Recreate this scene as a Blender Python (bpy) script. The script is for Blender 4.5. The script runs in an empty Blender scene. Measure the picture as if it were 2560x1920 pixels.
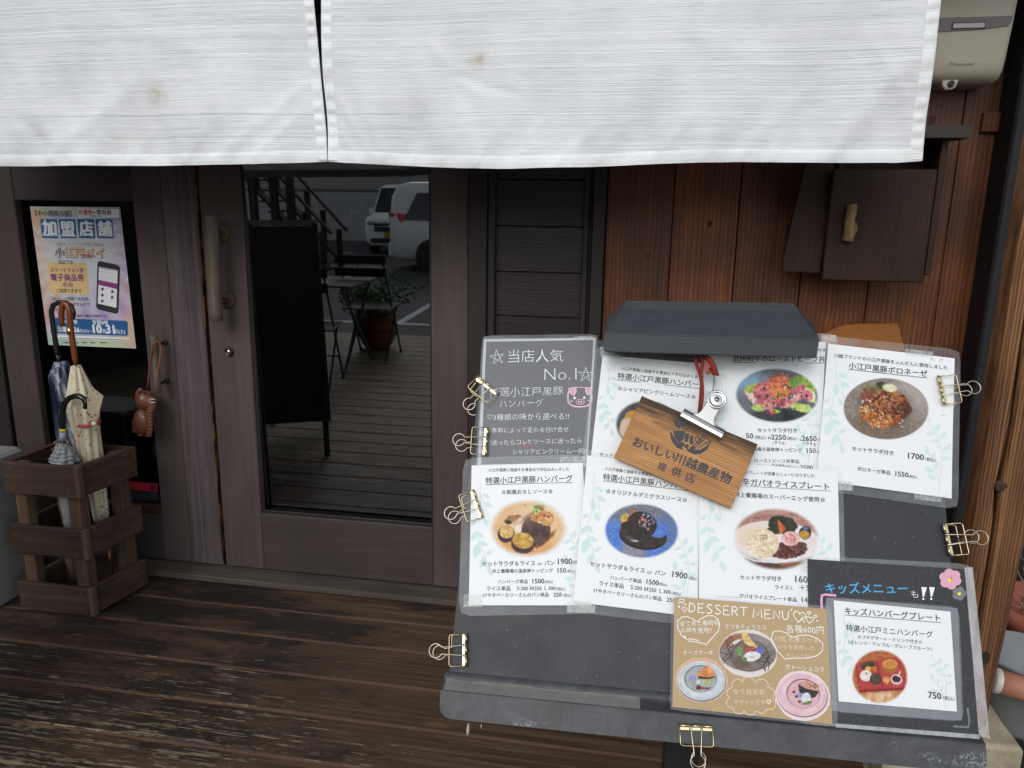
import bpy, bmesh, math, random
import numpy as np
from mathutils import Vector, Matrix
R = math.radians
random.seed(7)
SC = bpy.context.scene
COL = SC.collection

# ---------------------------------------------------------------- camera
CAM_H = 1.40
F_PX, PITCH, YAW, ROLL = 1844.995, R(12.4727), R(9.36574), R(0.904578)
FW = np.array([-math.sin(YAW)*math.cos(PITCH), math.cos(YAW)*math.cos(PITCH), -math.sin(PITCH)])
_r = np.array([math.cos(YAW), math.sin(YAW), 0.0]); _u = np.cross(_r, FW)
RT = math.cos(ROLL)*_r + math.sin(ROLL)*_u
UP = -math.sin(ROLL)*_r + math.cos(ROLL)*_u
CPOS = np.array([0.0, 0.0, CAM_H])
cam_d = bpy.data.cameras.new('camera'); cam = bpy.data.objects.new('camera', cam_d); COL.objects.link(cam)
cam_d.sensor_fit = 'HORIZONTAL'; cam_d.sensor_width = 36.0; cam_d.lens = F_PX/2560*36
cam_d.clip_start = 0.02; cam_d.clip_end = 500
cam.matrix_world = Matrix(((RT[0], UP[0], -FW[0], 0), (RT[1], UP[1], -FW[1], 0), (RT[2], UP[2], -FW[2], CAM_H), (0, 0, 0, 1)))
SC.camera = cam

# ---------------------------------------------------------------- light
SC.view_settings.view_transform = 'Standard'; SC.view_settings.look = 'None'
SC.view_settings.gamma = 1.0; SC.view_settings.exposure = 0.50
SUN_EL, SUN_AZ = R(35), R(192)          # azimuth measured clockwise from +y
w = bpy.data.worlds.new('World'); SC.world = w; w.use_nodes = True
nt = w.node_tree; nt.nodes.clear()
sky = nt.nodes.new('ShaderNodeTexSky'); sky.sky_type = 'NISHITA'; sky.sun_disc = False
sky.sun_elevation = SUN_EL; sky.sun_rotation = SUN_AZ; sky.air_density = 1.0; sky.dust_density = 1.0; sky.ozone_density = 1.0
hsv = nt.nodes.new('ShaderNodeHueSaturation'); hsv.inputs['Saturation'].default_value = 0.30
bg = nt.nodes.new('ShaderNodeBackground'); bg.inputs['Strength'].default_value = 0.15
wo = nt.nodes.new('ShaderNodeOutputWorld')
nt.links.new(sky.outputs[0], hsv.inputs['Color']); nt.links.new(hsv.outputs[0], bg.inputs[0]); nt.links.new(bg.outputs[0], wo.inputs[0])
sun_d = bpy.data.lights.new('sun', 'SUN'); sun_d.energy = 0.60; sun_d.angle = R(25); sun_d.color = (1.0, 0.985, 0.965)
sun = bpy.data.objects.new('sun', sun_d); COL.objects.link(sun)
sd = Vector((math.sin(SUN_AZ)*math.cos(SUN_EL), math.cos(SUN_AZ)*math.cos(SUN_EL), math.sin(SUN_EL)))
sun.rotation_euler = sd.to_track_quat('Z', 'Y').to_euler()
sun.location = (0, -4, 8)

# ---------------------------------------------------------------- where a photo pixel falls on a real plane
def ray(q): return FW*F_PX + RT*(q[0]-1280) - UP*(q[1]-960)
def at_y(px, py, y):
    d = ray((px, py)); return Vector(CPOS + d*(y/d[1]))
def at_z(px, py, z):
    d = ray((px, py)); return Vector(CPOS + d*((z-CAM_H)/d[2]))
def CR(x0, y0, s): return lambda x, y: (x0+x/s, y0+y/s)
# the menu board: origin, right, up, out of the face
BY, BT = R(1.80039), R(29.0805)
BX = np.array([math.cos(BY), math.sin(BY), 0.0]); BB = np.array([-math.sin(BY), math.cos(BY), 0.0])
BU = math.cos(BT)*np.array([0, 0, 1.0]) + math.sin(BT)*BB; BN = np.cross(BX, BU)
_d = ray((1740, 1300)); BO = CPOS + _d/np.linalg.norm(_d)*1.24437
def bp(q, n=0.0):
    "board coordinates (u, v) of a photo pixel at height n over the board's face"
    d = ray(q); o = BO + BN*n
    X = CPOS + d*(((o-CPOS) @ BN)/(d @ BN)) - BO
    return (float(X @ BX), float(X @ BU))
BMAT = Matrix(((BX[0], BU[0], BN[0], BO[0]), (BX[1], BU[1], BN[1], BO[1]), (BX[2], BU[2], BN[2], BO[2]), (0, 0, 0, 1)))

# ---------------------------------------------------------------- colours and materials
def lin(c):
    c = c/255.0
    return c/12.92 if c <= 0.04045 else ((c+0.055)/1.055)**2.4
def H(h, k=1.0):
    h = h.lstrip('#'); return tuple(lin(int(h[i:i+2], 16))*k for i in (0, 2, 4))
def c4(c): return (c[0], c[1], c[2], 1.0)
MATS = {}
class NT:
    "a small helper for node trees"
    def __init__(s, name):
        s.m = bpy.data.materials.new(name); s.m.use_nodes = True; s.t = s.m.node_tree; s.t.nodes.clear()
        s.out = s.t.nodes.new('ShaderNodeOutputMaterial')
    def n(s, typ, **kw):
        nd = s.t.nodes.new(typ)
        for k, v in kw.items():
            if k.startswith('_'): setattr(nd, k[1:], v)
            else:
                key = k.replace('__', ' ')
                nd.inputs[int(key[1:]) if key[0] == 'i' and key[1:].isdigit() else key].default_value = v
        return nd
    def l(s, a, b): s.t.links.new(a, b)
    def coord(s, scale=(1, 1, 1), rot=(0, 0, 0), kind='Object'):
        tc = s.n('ShaderNodeTexCoord'); mp = s.n('ShaderNodeMapping'); mp.inputs['Scale'].default_value = scale; mp.inputs['Rotation'].default_value = rot
        s.l(tc.outputs[kind], mp.inputs[0]); return mp.outputs[0]
    def noise(s, vec, scale=5, detail=4, rough=0.55, dist=0.0):
        nd = s.n('ShaderNodeTexNoise', Scale=scale, Detail=detail, Roughness=rough, Distortion=dist); s.l(vec, nd.inputs['Vector']); return nd.outputs[0]
    def ramp(s, fac, stops, interp='LINEAR'):
        nd = s.n('ShaderNodeValToRGB'); cr = nd.color_ramp; cr.interpolation = interp
        while len(cr.elements) < len(stops): cr.elements.new(0.5)
        for e, (p, c) in zip(cr.elements, stops):
            e.position = p; e.color = c4(c) if not isinstance(c, (int, float)) else (c, c, c, 1)
        s.l(fac, nd.inputs[0]); return nd.outputs[0]
    def mix(s, fac, a, b, mode='MIX'):
        nd = s.n('ShaderNodeMix', _data_type='RGBA', _blend_type=mode)
        for i, v in ((0, fac), (6, a), (7, b)):
            if hasattr(v, 'is_linked') or isinstance(v, bpy.types.NodeSocket): s.l(v, nd.inputs[i])
            elif isinstance(v, (int, float)): nd.inputs[i].default_value = v if i == 0 else (v, v, v, 1)
            else: nd.inputs[i].default_value = c4(v)
        return nd.outputs[2]
    def math(s, op, a, b=0.0):
        nd = s.n('ShaderNodeMath', _operation=op)
        for i, v in ((0, a), (1, b)):
            if isinstance(v, bpy.types.NodeSocket): s.l(v, nd.inputs[i])
            else: nd.inputs[i].default_value = v
        return nd.outputs[0]
    def sep(s, vec):
        nd = s.n('ShaderNodeSeparateXYZ'); s.l(vec, nd.inputs[0]); return nd.outputs
    def bump(s, h, strength=0.3, dist=0.002):
        nd = s.n('ShaderNodeBump', Strength=strength, Distance=dist); s.l(h, nd.inputs['Height']); return nd.outputs[0]
    def bsdf(s, col, rough=0.6, spec=0.5, metal=0.0, normal=None, **kw):
        nd = s.n('ShaderNodeBsdfPrincipled')
        for k, v in (('Base Color', col), ('Roughness', rough), ('Specular IOR Level', spec), ('Metallic', metal)):
            if isinstance(v, bpy.types.NodeSocket): s.l(v, nd.inputs[k])
            elif isinstance(v, (tuple, list)): nd.inputs[k].default_value = c4(v)
            else: nd.inputs[k].default_value = v
        for k, v in kw.items(): nd.inputs[k.replace('__', ' ')].default_value = v
        if normal is not None: s.l(normal, nd.inputs['Normal'])
        return nd
    def done(s, shader):
        s.l(shader.outputs[0] if hasattr(shader, 'outputs') else shader, s.out.inputs[0]); return s.m

def plain(name, col, rough=0.6, metal=0.0, spec=0.5, vary=0.12, scale=30, bump=0.0):
    "one colour with slight unevenness"
    if name in MATS: return MATS[name]
    t = NT(name); v = t.coord()
    f = t.noise(v, scale, 5, 0.6)
    c = t.mix(t.math('MULTIPLY', f, 1.0), tuple(x*(1-vary) for x in col), tuple(min(1, x*(1+vary)) for x in col))
    nrm = t.bump(f, bump, 0.002) if bump else None
    MATS[name] = t.done(t.bsdf(c, rough, spec, metal, nrm)); return MATS[name]

def wood(name, dark, mid, light, axis='z', grain=60, along=2.0, contrast=(0.3, 0.5, 0.72), rough=0.65, bump=0.35, spec=0.35, blotch=0.35, rings=0.0, dust=None):
    if name in MATS: return MATS[name]
    t = NT(name)
    sc = {'x': (along, grain, grain), 'y': (grain, along, grain), 'z': (grain, grain, along)}[axis]
    v = t.coord(sc)
    oi = t.n('ShaderNodeObjectInfo'); ad = t.n('ShaderNodeVectorMath', _operation='ADD'); sc2 = t.n('ShaderNodeVectorMath', _operation='SCALE')
    cb = t.n('ShaderNodeCombineXYZ'); t.l(oi.outputs['Random'], cb.inputs[0]); t.l(oi.outputs['Random'], cb.inputs[2]); t.l(cb.outputs[0], sc2.inputs[0]); sc2.inputs['Scale'].default_value = 37.0
    t.l(v, ad.inputs[0]); t.l(sc2.outputs[0], ad.inputs[1]); v = ad.outputs[0]
    g = t.noise(v, 1.0, 6, 0.62, 0.6)
    big = t.noise(t.coord((3, 3, 3)), 1.3, 3, 0.5)
    g2 = t.noise(v, 3.1, 4, 0.6, 0.3); g = t.mix(.35, g, g2)
    f = t.mix(blotch, g, big)
    if rings:
        s1 = {'x': (along*0.35, 1, 1), 'y': (1, along*0.35, 1), 'z': (1, 1, along*0.35)}[axis]
        wv = t.n('ShaderNodeTexWave', _wave_type='BANDS', _bands_direction='X' if axis != 'x' else 'Z', Scale=grain*0.62, Distortion=5.0, Detail=2.5)
        wv.inputs['Detail Scale'].default_value = 0.8
        ad2 = t.n('ShaderNodeVectorMath', _operation='ADD'); t.l(t.coord(s1), ad2.inputs[0]); t.l(sc2.outputs[0], ad2.inputs[1])
        t.l(ad2.outputs[0], wv.inputs[0]); f = t.mix(rings, f, wv.outputs[1])
    c = t.ramp(f, [(contrast[0], dark), (contrast[1], mid), (contrast[2], light)])
    rv = t.math('ADD', t.math('MULTIPLY', oi.outputs['Random'], .46), .77); cmb = t.n('ShaderNodeCombineXYZ')
    for i_ in range(3): t.l(rv, cmb.inputs[i_])
    c = t.mix(1.0, c, cmb.outputs[0], 'MULTIPLY')
    if dust:
        z = t.sep(t.n('ShaderNodeNewGeometry').outputs['Position'])[2]
        k = t.math('MULTIPLY', t.ramp(z, [(0.0, 1.0), (dust[1], 0.0)]), 0.5)
        c = t.mix(k, c, dust[0])
    MATS[name] = t.done(t.bsdf(c, rough, spec, 0, t.bump(g, bump, 0.0012))); return MATS[name]

# ---------------------------------------------------------------- object helpers
PINV = {}
def link(name, me, mat, parent=None, smooth=False):
    o = bpy.data.objects.new(name, me); COL.objects.link(o)
    if mat is not None:
        for m in (mat if isinstance(mat, (list, tuple)) else [mat]): me.materials.append(m)
    if parent is not None:
        o.parent = parent
        if parent.name in PINV: o.matrix_parent_inverse = PINV[parent.name]
    if smooth:
        for p in me.polygons: p.use_smooth = True
    return o
def tag(o, label=None, cat=None, group=None, kind=None):
    if label: o['label'] = label
    if cat: o['category'] = cat
    if group: o['group'] = group
    if kind: o['kind'] = kind
    return o
def empty(name, loc=(0, 0, 0), rz=0.0, mat=None, world=True):
    "an Empty at a thing's base; world=True when its parts are written in world coordinates"
    o = bpy.data.objects.new(name, None); COL.objects.link(o); o.empty_display_size = 0.05
    if mat is not None: o.matrix_basis = mat
    else:
        o.location = loc; o.rotation_euler = (0, 0, rz)
        if world: PINV[o.name] = (Matrix.Translation(loc) @ Matrix.Rotation(rz, 4, 'Z')).inverted()
    return o
class MB:
    "collects simple solids and links them as one mesh object"
    def __init__(s): s.bm = bmesh.new(); s.sm = []
    def _add(s, verts, faces, mat=0, smooth=False):
        vs = [s.bm.verts.new(v) for v in verts]; out = []
        for f in faces:
            try: fc = s.bm.faces.new([vs[i] for i in f])
            except ValueError: continue
            fc.material_index = mat; fc.smooth = smooth; out.append(fc)
        return vs, out
    def box(s, a, b, bev=0.0, M=None, mat=0, seg=1):
        x0, y0, z0 = a; x1, y1, z1 = b
        vs = [(x0, y0, z0), (x1, y0, z0), (x1, y1, z0), (x0, y1, z0), (x0, y0, z1), (x1, y0, z1), (x1, y1, z1), (x0, y1, z1)]
        fs = [(3, 2, 1, 0), (4, 5, 6, 7), (0, 1, 5, 4), (1, 2, 6, 5), (2, 3, 7, 6), (3, 0, 4, 7)]
        v, f = s._add(vs, fs, mat)
        if bev > 0:
            es = list({e for fc in f for e in fc.edges})
            r = bmesh.ops.bevel(s.bm, geom=es, offset=bev, segments=seg, affect='EDGES', profile=0.5)
            v = list({x for fc in r['faces'] for x in fc.verts} | {x for x in v if x.is_valid})
            for fc in r['faces']: fc.material_index = mat
        if M is not None: bmesh.ops.transform(s.bm, matrix=M, verts=v)
        return s
    def beam(s, p, q, wx, wy, up=(0, 0, 1), bev=0.0, mat=0):
        "a bar of section wx by wy from p to q"
        p, q = Vector(p), Vector(q); d = q-p; L = d.length; z = d.normalized(); x = Vector(up).cross(z)
        if x.length < 1e-4: x = Vector((1, 0, 0)).cross(z)
        x.normalize(); y = z.cross(x)
        M = Matrix(((x[0], y[0], z[0], p[0]), (x[1], y[1], z[1], p[1]), (x[2], y[2], z[2], p[2]), (0, 0, 0, 1)))
        return s.box((-wx/2, -wy/2, 0), (wx/2, wy/2, L), bev, M, mat)
    def tube(s, pts, r, seg=8, mat=0, caps=True, closed=False):
        pts = [Vector(p) for p in pts]; n = len(pts); rs = r if isinstance(r, (list, tuple)) else [r]*n
        up = None; rings = []
        for i, p in enumerate(pts):
            a = pts[(i-1) % n] if (closed or i > 0) else p; b = pts[(i+1) % n] if (closed or i < n-1) else p
            t = (b-a)
            t = t.normalized() if t.length > 1e-9 else Vector((0, 0, 1))
            if up is None:
                up = Vector((0, 0, 1)) if abs(t.z) < 0.9 else Vector((1, 0, 0))
            x = (up - t*up.dot(t))
            x = x.normalized() if x.length > 1e-6 else t.orthogonal().normalized()
            up = x; y = t.cross(x)
            rings.append([s.bm.verts.new(p + (x*math.cos(2*math.pi*k/seg) + y*math.sin(2*math.pi*k/seg))*rs[i]) for k in range(seg)])
        for i in range(n if closed else n-1):
            A, B = rings[i], rings[(i+1) % n]
            for k in range(seg):
                f = s.bm.faces.new((A[k], A[(k+1) % seg], B[(k+1) % seg], B[k])); f.material_index = mat; f.smooth = True
        if caps and not closed:
            for ring, rev in ((rings[0], True), (rings[-1], False)):
                f = s.bm.faces.new(ring[::-1] if rev else ring); f.material_index = mat
        return s
    def lathe(s, prof, c=(0, 0, 0), axis=(0, 0, 1), seg=24, mat=0, caps=True, wob=None):
        "profile of (radius, height) turned round an axis"
        z = Vector(axis).normalized(); x = z.orthogonal().normalized(); y = z.cross(x); c = Vector(c); rings = []
        for j, (r, h) in enumerate(prof):
            ring = []
            for k in range(seg):
                a = 2*math.pi*k/seg; rr = r*(wob(a, j) if wob else 1)
                ring.append(s.bm.verts.new(c + z*h + (x*math.cos(a)+y*math.sin(a))*max(rr, 1e-5)))
            rings.append(ring)
        for A, B in zip(rings, rings[1:]):
            for k in range(seg):
                f = s.bm.faces.new((A[k], A[(k+1) % seg], B[(k+1) % seg], B[k])); f.material_index = mat; f.smooth = True
        if caps:
            for ring, rev in ((rings[0], True), (rings[-1], False)):
                f = s.bm.faces.new(ring[::-1] if rev else ring); f.material_index = mat
        return s
    def prism(s, poly, h0, h1, M=None, mat=0, bev=0.0):
        "an outline (x, y) given thickness along z"
        n = len(poly)
        vs = [(x, y, h0) for x, y in poly] + [(x, y, h1) for x, y in poly]
        fs = [tuple(range(n))[::-1], tuple(range(n, 2*n))] + [(i, (i+1) % n, n+(i+1) % n, n+i) for i in range(n)]
        v, f = s._add(vs, fs, mat)
        if bev:
            es = list(f[1].edges)
            r = bmesh.ops.bevel(s.bm, geom=es, offset=bev, segments=2, affect='EDGES')
            v = [x for x in s.bm.verts if x.is_valid] if M is None else list({x for fc in r['faces'] for x in fc.verts} | {x for x in v if x.is_valid})
        if M is not None: bmesh.ops.transform(s.bm, matrix=M, verts=v)
        return s
    def ball(s, c, r, M=None, seg=14, mat=0):
        mm = Matrix.Translation(c) @ (M or Matrix.Identity(4)) @ Matrix.Diagonal((*(r if isinstance(r, (tuple, list)) else (r, r, r)), 1))
        res = bmesh.ops.create_uvsphere(s.bm, u_segments=seg, v_segments=max(6, seg//2+1), radius=1.0, matrix=mm)
        for v in res['verts']:
            for f in v.link_faces: f.material_index = mat; f.smooth = True
        return s
    def done(s, name, mat, parent=None, fix=True):
        if fix: bmesh.ops.recalc_face_normals(s.bm, faces=s.bm.faces)
        me = bpy.data.meshes.new(name); s.bm.to_mesh(me); s.bm.free()
        return link(name, me, mat, parent)
def arc(c, r, a0, a1, n=10):
    return [(c[0]+r*math.cos(R(a0+(a1-a0)*i/n)), c[1]+r*math.sin(R(a0+(a1-a0)*i/n))) for i in range(n+1)]
# ================================================================ flat print: text, ink strokes, printed pictures
def warp(u, v):
    "the sheets lie a little unevenly on the board"
    return 0.0012*math.sin(9*u+1.3)*math.sin(11*v+0.4) + 0.0006*math.sin(23*u+17*v)
def quad_uv(px4, n=0.0): return [bp(q, n) for q in px4]
def bil(Q, s, t):
    (a, b, c, d) = Q
    return tuple(a[i]*(1-s)*(1-t) + b[i]*s*(1-t) + c[i]*s*t + d[i]*(1-s)*t for i in (0, 1))
class Plane:
    "maps photo pixels to a real flat surface: the board (warped) or an upright wall plane"
    def __init__(s, kind='board', y=0.0): s.kind = kind; s.y = y
    def P(s, q):
        if s.kind == 'board': return bp(q)
        p = at_y(q[0], q[1], s.y); return (p.x, p.z)
    def W(s, p, n):
        if s.kind == 'board': return (p[0], p[1], n + warp(p[0], p[1]))
        return (p[0], s.y-n, p[1])
BOARD = Plane()
class Ink:
    "collects flat ink (lettering, lines, blobs) at height n over a sheet, one mesh"
    def __init__(s, plane, crop, n): s.pl = plane; s.c = crop; s.n = n; s.v = []; s.f = []; s.mi = []
    def P(s, x, y): return s.pl.P(s.c(x, y))
    def raw(s, pts, faces, mat=0, dn=0.0):
        k = len(s.v); s.v += [s.pl.W(p, s.n+dn) for p in pts]; s.f += [tuple(i+k for i in f) for f in faces]; s.mi += [mat]*len(faces)
    def text(s, body, x0, y0, x1, y1, off=0.012, mat=0, jit=0.0, hk=1.0, dn=0.0, shear=0.0):
        "ink box of the text runs from its bottom left (x0, y0) to its bottom right (x1, y1) in crop pixels"
        cu = bpy.data.curves.new('t', 'FONT'); cu.body = body; cu.resolution_u = 2; cu.offset = min(0.0, off); cu.shear = shear
        o = bpy.data.objects.new('t', cu); COL.objects.link(o)
        dg = bpy.context.evaluated_depsgraph_get(); e = o.evaluated_get(dg); m = e.to_mesh()
        vs = [tuple(v.co) for v in m.vertices]; fs = [tuple(p.vertices) for p in m.polygons]
        e.to_mesh_clear(); bpy.data.objects.remove(o); bpy.data.curves.remove(cu)
        if not vs: return
        xa = min(v[0] for v in vs); xb = max(v[0] for v in vs); ya = min(v[1] for v in vs)
        a, b = Vector(s.P(x0, y0)), Vector(s.P(x1, y1)); d = b-a; L = d.length; d.normalize(); nrm = Vector((-d.y, d.x)); k = L/(xb-xa)
        if jit:
            rr = random.Random(hash(body) % 999 if False else sum(map(ord, body)))
            cw = (xb-xa)/max(1, len(body)); J = [(rr.uniform(-1, 1), rr.uniform(-1, 1), rr.uniform(-1, 1)) for _ in range(len(body)+2)]
            nv = []
            for v in vs:
                i = int((v[0]-xa)/cw); j = J[min(i, len(J)-1)]; cxx = xa+(i+.5)*cw; f = j[2]*jit*0.35
                x, y = v[0]-cxx, v[1]-0.35
                x, y = x*math.cos(f)-y*math.sin(f), x*math.sin(f)+y*math.cos(f)
                nv.append((cxx+x*(1+j[0]*jit*.2), 0.35+y*(1+j[1]*jit*.3)+j[0]*jit*0.10))
            vs = nv
        pts = [tuple(a + d*((v[0]-xa)*k) + nrm*((v[1]-ya)*k*hk)) for v in vs]
        if off <= 0.004: s.raw(pts, fs, mat, dn); return
        w_ = off*k*.9          # heavier strokes: the same outline printed again a hair to each side
        for i, (sx, sy) in enumerate(((-1, -.4), (1, -.4), (0, .9))):
            sh_ = d*(sx*w_) + nrm*(sy*w_); s.raw([(p[0]+sh_.x, p[1]+sh_.y) for p in pts], fs, mat, dn+i*.00003)
    def line(s, pts, wd, mat=0, closed=False, dn=0.0):
        "a stroke through crop points, wd crop pixels wide"
        P = [Vector(s.P(*p)) for p in pts]; a, b = Vector(s.P(0, 0)), Vector(s.P(100, 0)); hw = wd*(b-a).length/200
        n = len(P); out = []; fs = []
        for i in range(n):
            p = P[i]; q0 = P[(i-1) % n] if (closed or i) else p; q1 = P[(i+1) % n] if (closed or i < n-1) else p
            t = (q1-q0); t = t.normalized() if t.length > 0 else Vector((1, 0)); m = Vector((-t.y, t.x))
            out += [tuple(p+m*hw), tuple(p-m*hw)]
        for i in range(n if closed else n-1):
            j = (i+1) % n; fs.append((2*i, 2*i+1, 2*j+1, 2*j))
        s.raw(out, fs, mat, dn)
    def poly(s, pts, mat=0, dn=0.0): s.raw([s.P(*p) for p in pts], [tuple(range(len(pts)))], mat, dn)
    def ell(s, cx, cy, rx, ry, mat=0, rot=0, dn=0.0, n=24):
        cs, sn = math.cos(R(rot)), math.sin(R(rot))
        s.poly([(cx+rx*math.cos(a)*cs-ry*math.sin(a)*sn, cy+rx*math.cos(a)*sn+ry*math.sin(a)*cs) for a in (2*math.pi*i/n for i in range(n))], mat, dn)
    def done(s, name, mats, parent):
        me = bpy.data.meshes.new(name); me.from_pydata(s.v, [], s.f); o = link(name, me, mats, parent)
        for p, m in zip(me.polygons, s.mi): p.material_index = m
        me.update(); return o
def film_ring(name, outer, inner, n, mat, parent, div=12, rad=.28):
    "the clear margin of a laminate round its paper"
    O = [bp(q) for q in outer]; I_ = [bp(q) for q in inner]; v = []; f = []
    cr = [tuple(o[i]+(p[i]-o[i])*rad for i in (0, 1)) for o, p in zip(O, I_)]
    for k in range(4):
        j = (k+1) % 4; a, b, c, d = O[k], O[j], I_[j], I_[k]; k0 = len(v)
        for r in range(4):
            for s in range(div+1):
                S = s/div; T = r/3
                o = [a[i]*(1-S)+b[i]*S for i in (0, 1)]
                if s == 0: o = cr[k]
                if s == div: o = cr[j]
                q = [d[i]*(1-S)+c[i]*S for i in (0, 1)]
                v.append(BOARD.W(tuple(o[i]*(1-T)+q[i]*T for i in (0, 1)), n))
        for r in range(3):
            for s in range(div):
                e = k0+r*(div+1)+s; f.append((e, e+div+1, e+div+2, e+1))
    me = bpy.data.meshes.new(name); me.from_pydata(v, [], f); return link(name, me, mat, parent, smooth=True)
def sheet_mesh(name, plane, px4, n, mat, parent, div=(14, 14), rad=0.0, flip=False):
    Q = [plane.P(q) for q in px4]; nx, ny = div; v = []; f = []
    for j in range(ny+1):
        for i in range(nx+1):
            v.append(plane.W(bil(Q, i/nx, j/ny), n))
    for j in range(ny):
        for i in range(nx):
            a = j*(nx+1)+i; f.append((a, a+nx+1, a+nx+2, a+1))
    if rad:            # round corners: pull the corner vertices in
        for (i, j) in ((0, 0), (nx, 0), (nx, ny), (0, ny)):
            k = j*(nx+1)+i; di = 1 if i == 0 else -1; dj = 1 if j == 0 else -1
            a, b, c = Vector(v[k]), Vector(v[k+di]), Vector(v[k+dj*(nx+1)])
            v[k] = tuple(a + (b-a)*rad + (c-a)*rad)
    me = bpy.data.meshes.new(name); me.from_pydata(v, [], f)
    return link(name, me, mat, parent, smooth=True)

# ---- printed pictures: painted per vertex on a fine grid (they are flat prints in the place too)
def vnoise(X, Y, sc, seed=0):
    def h(ix, iy):
        z = np.sin(ix*127.1 + iy*311.7 + seed*74.7)*43758.5453
        return z - np.floor(z)
    x, y = X/sc, Y/sc; ix, iy = np.floor(x), np.floor(y); fx, fy = x-ix, y-iy; fx = fx*fx*(3-2*fx); fy = fy*fy*(3-2*fy)
    return (h(ix, iy)*(1-fx)+h(ix+1, iy)*fx)*(1-fy) + (h(ix, iy+1)*(1-fx)+h(ix+1, iy+1)*fx)*fy
def fb(X, Y, sc, seed=0): return 0.5*vnoise(X, Y, sc, seed)+0.3*vnoise(X, Y, sc/2.1, seed+3)+0.2*vnoise(X, Y, sc/4.3, seed+7)
def hx(h): h = h.lstrip('#'); return np.array([int(h[i:i+2], 16) for i in (0, 2, 4)], float)/255
class Art:
    def __init__(s, x0, y0, x1, y1, step=5.0, base='#ffffff'):
        s.nx = int((x1-x0)/step)+1; s.ny = int((y1-y0)/step)+1
        s.X, s.Y = np.meshgrid(np.linspace(x0, x1, s.nx), np.linspace(y0, y1, s.ny)); s.st = step
        s.C = np.ones((s.ny, s.nx, 3))*hx(base); s.A = np.zeros((s.ny, s.nx))
    def _ed(s, cx, cy, rx, ry, rot=0, wob=0, seed=1, wsc=40):
        c, n = math.cos(R(rot)), math.sin(R(rot)); dx, dy = s.X-cx, s.Y-cy
        a, b = (dx*c+dy*n)/rx, (-dx*n+dy*c)/ry; d = np.sqrt(a*a+b*b)
        if wob: d = d + wob*(fb(s.X, s.Y, wsc, seed)-0.5)*2
        return d
    def put(s, m, col):
        col = hx(col) if isinstance(col, str) else col
        s.C = s.C*(1-m[..., None]) + col*m[..., None]
    def two(s, a, b, sc, seed, k=1.0):
        f = np.clip((fb(s.X, s.Y, sc, seed)-0.5)*2.2*k+0.5, 0, 1)[..., None]; return hx(a)*(1-f)+hx(b)*f
    def ell(s, cx, cy, rx, ry, col, rot=0, soft=0.08, wob=0, seed=1, a=1.0, wsc=40):
        d = s._ed(cx, cy, rx, ry, rot, wob, seed, wsc); m = np.clip((1-d)/max(soft, 1e-3)+0.5, 0, 1)*a; s.put(m, col); return m
    def ring(s, cx, cy, rx, ry, wd, col, rot=0, a=1.0, wob=0, seed=1):
        d = s._ed(cx, cy, rx, ry, rot, wob, seed); m = np.clip(1.4-np.abs(d-1)/wd*1.4, 0, 1)*a; s.put(m, col)
    def poly(s, pts, col, soft=4.0, a=1.0, wob=0, seed=1, wsc=30):
        n = len(pts); ins = np.zeros(s.X.shape, bool); dm = np.full(s.X.shape, 1e9)
        for i in range(n):
            (x1, y1), (x2, y2) = pts[i], pts[(i+1) % n]
            with np.errstate(divide='ignore', invalid='ignore'):
                cr = ((y1 > s.Y) != (y2 > s.Y)) & (s.X < (x2-x1)*(s.Y-y1)/((y2-y1) if y2 != y1 else 1e-9)+x1)
            ins ^= cr
            L = (x2-x1)**2+(y2-y1)**2+1e-9; t = np.clip(((s.X-x1)*(x2-x1)+(s.Y-y1)*(y2-y1))/L, 0, 1)
            dm = np.minimum(dm, np.hypot(s.X-x1-t*(x2-x1), s.Y-y1-t*(y2-y1)))
        sd_ = np.where(ins, dm, -dm)
        if wob: sd_ = sd_ + wob*(fb(s.X, s.Y, wsc, seed)-0.5)*2
        m = np.clip(sd_/soft+0.5, 0, 1)*a; s.put(m, col); return m
    def stroke(s, pts, wd, col, a=1.0, soft=3.0):
        dm = np.full(s.X.shape, 1e9)
        for (x1, y1), (x2, y2) in zip(pts, pts[1:]):
            L = (x2-x1)**2+(y2-y1)**2+1e-9; t = np.clip(((s.X-x1)*(x2-x1)+(s.Y-y1)*(y2-y1))/L, 0, 1)
            dm = np.minimum(dm, np.hypot(s.X-x1-t*(x2-x1), s.Y-y1-t*(y2-y1)))
        s.put(np.clip((wd/2-dm)/soft+0.5, 0, 1)*a, col)
    def specks(s, cx, cy, rx, ry, n, size, cols, seed=1, a=1.0, el=1.0):
        rr = random.Random(seed)
        for _ in range(n):
            an, q = rr.uniform(0, 6.28), math.sqrt(rr.random()); z = size*rr.uniform(.5, 1.4)
            s.ell(cx+rx*q*math.cos(an), cy+ry*q*math.sin(an), z*el, z, rr.choice(cols), rr.uniform(0, 180), 0.5, 0, 1, a)
    def strands(s, cx, cy, rx, ry, n, L, wd, cols, seed=1, curl=1.0):
        rr = random.Random(seed)
        for _ in range(n):
            an, q = rr.uniform(0, 6.28), math.sqrt(rr.random()); x, y = cx+rx*q*math.cos(an), cy+ry*q*math.sin(an); t = rr.uniform(0, 6.28); p = [(x, y)]
            for _k in range(4):
                t += rr.uniform(-curl, curl); x += L/4*math.cos(t); y += L/4*math.sin(t)*.8; p.append((x, y))
            s.stroke(p, wd*rr.uniform(.7, 1.3), rr.choice(cols))
    def grain(s, amp, seed=5, sc=6): s.C = np.clip(s.C + (vnoise(s.X, s.Y, sc, seed)-0.5)[..., None]*amp, 0, 1)
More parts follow.
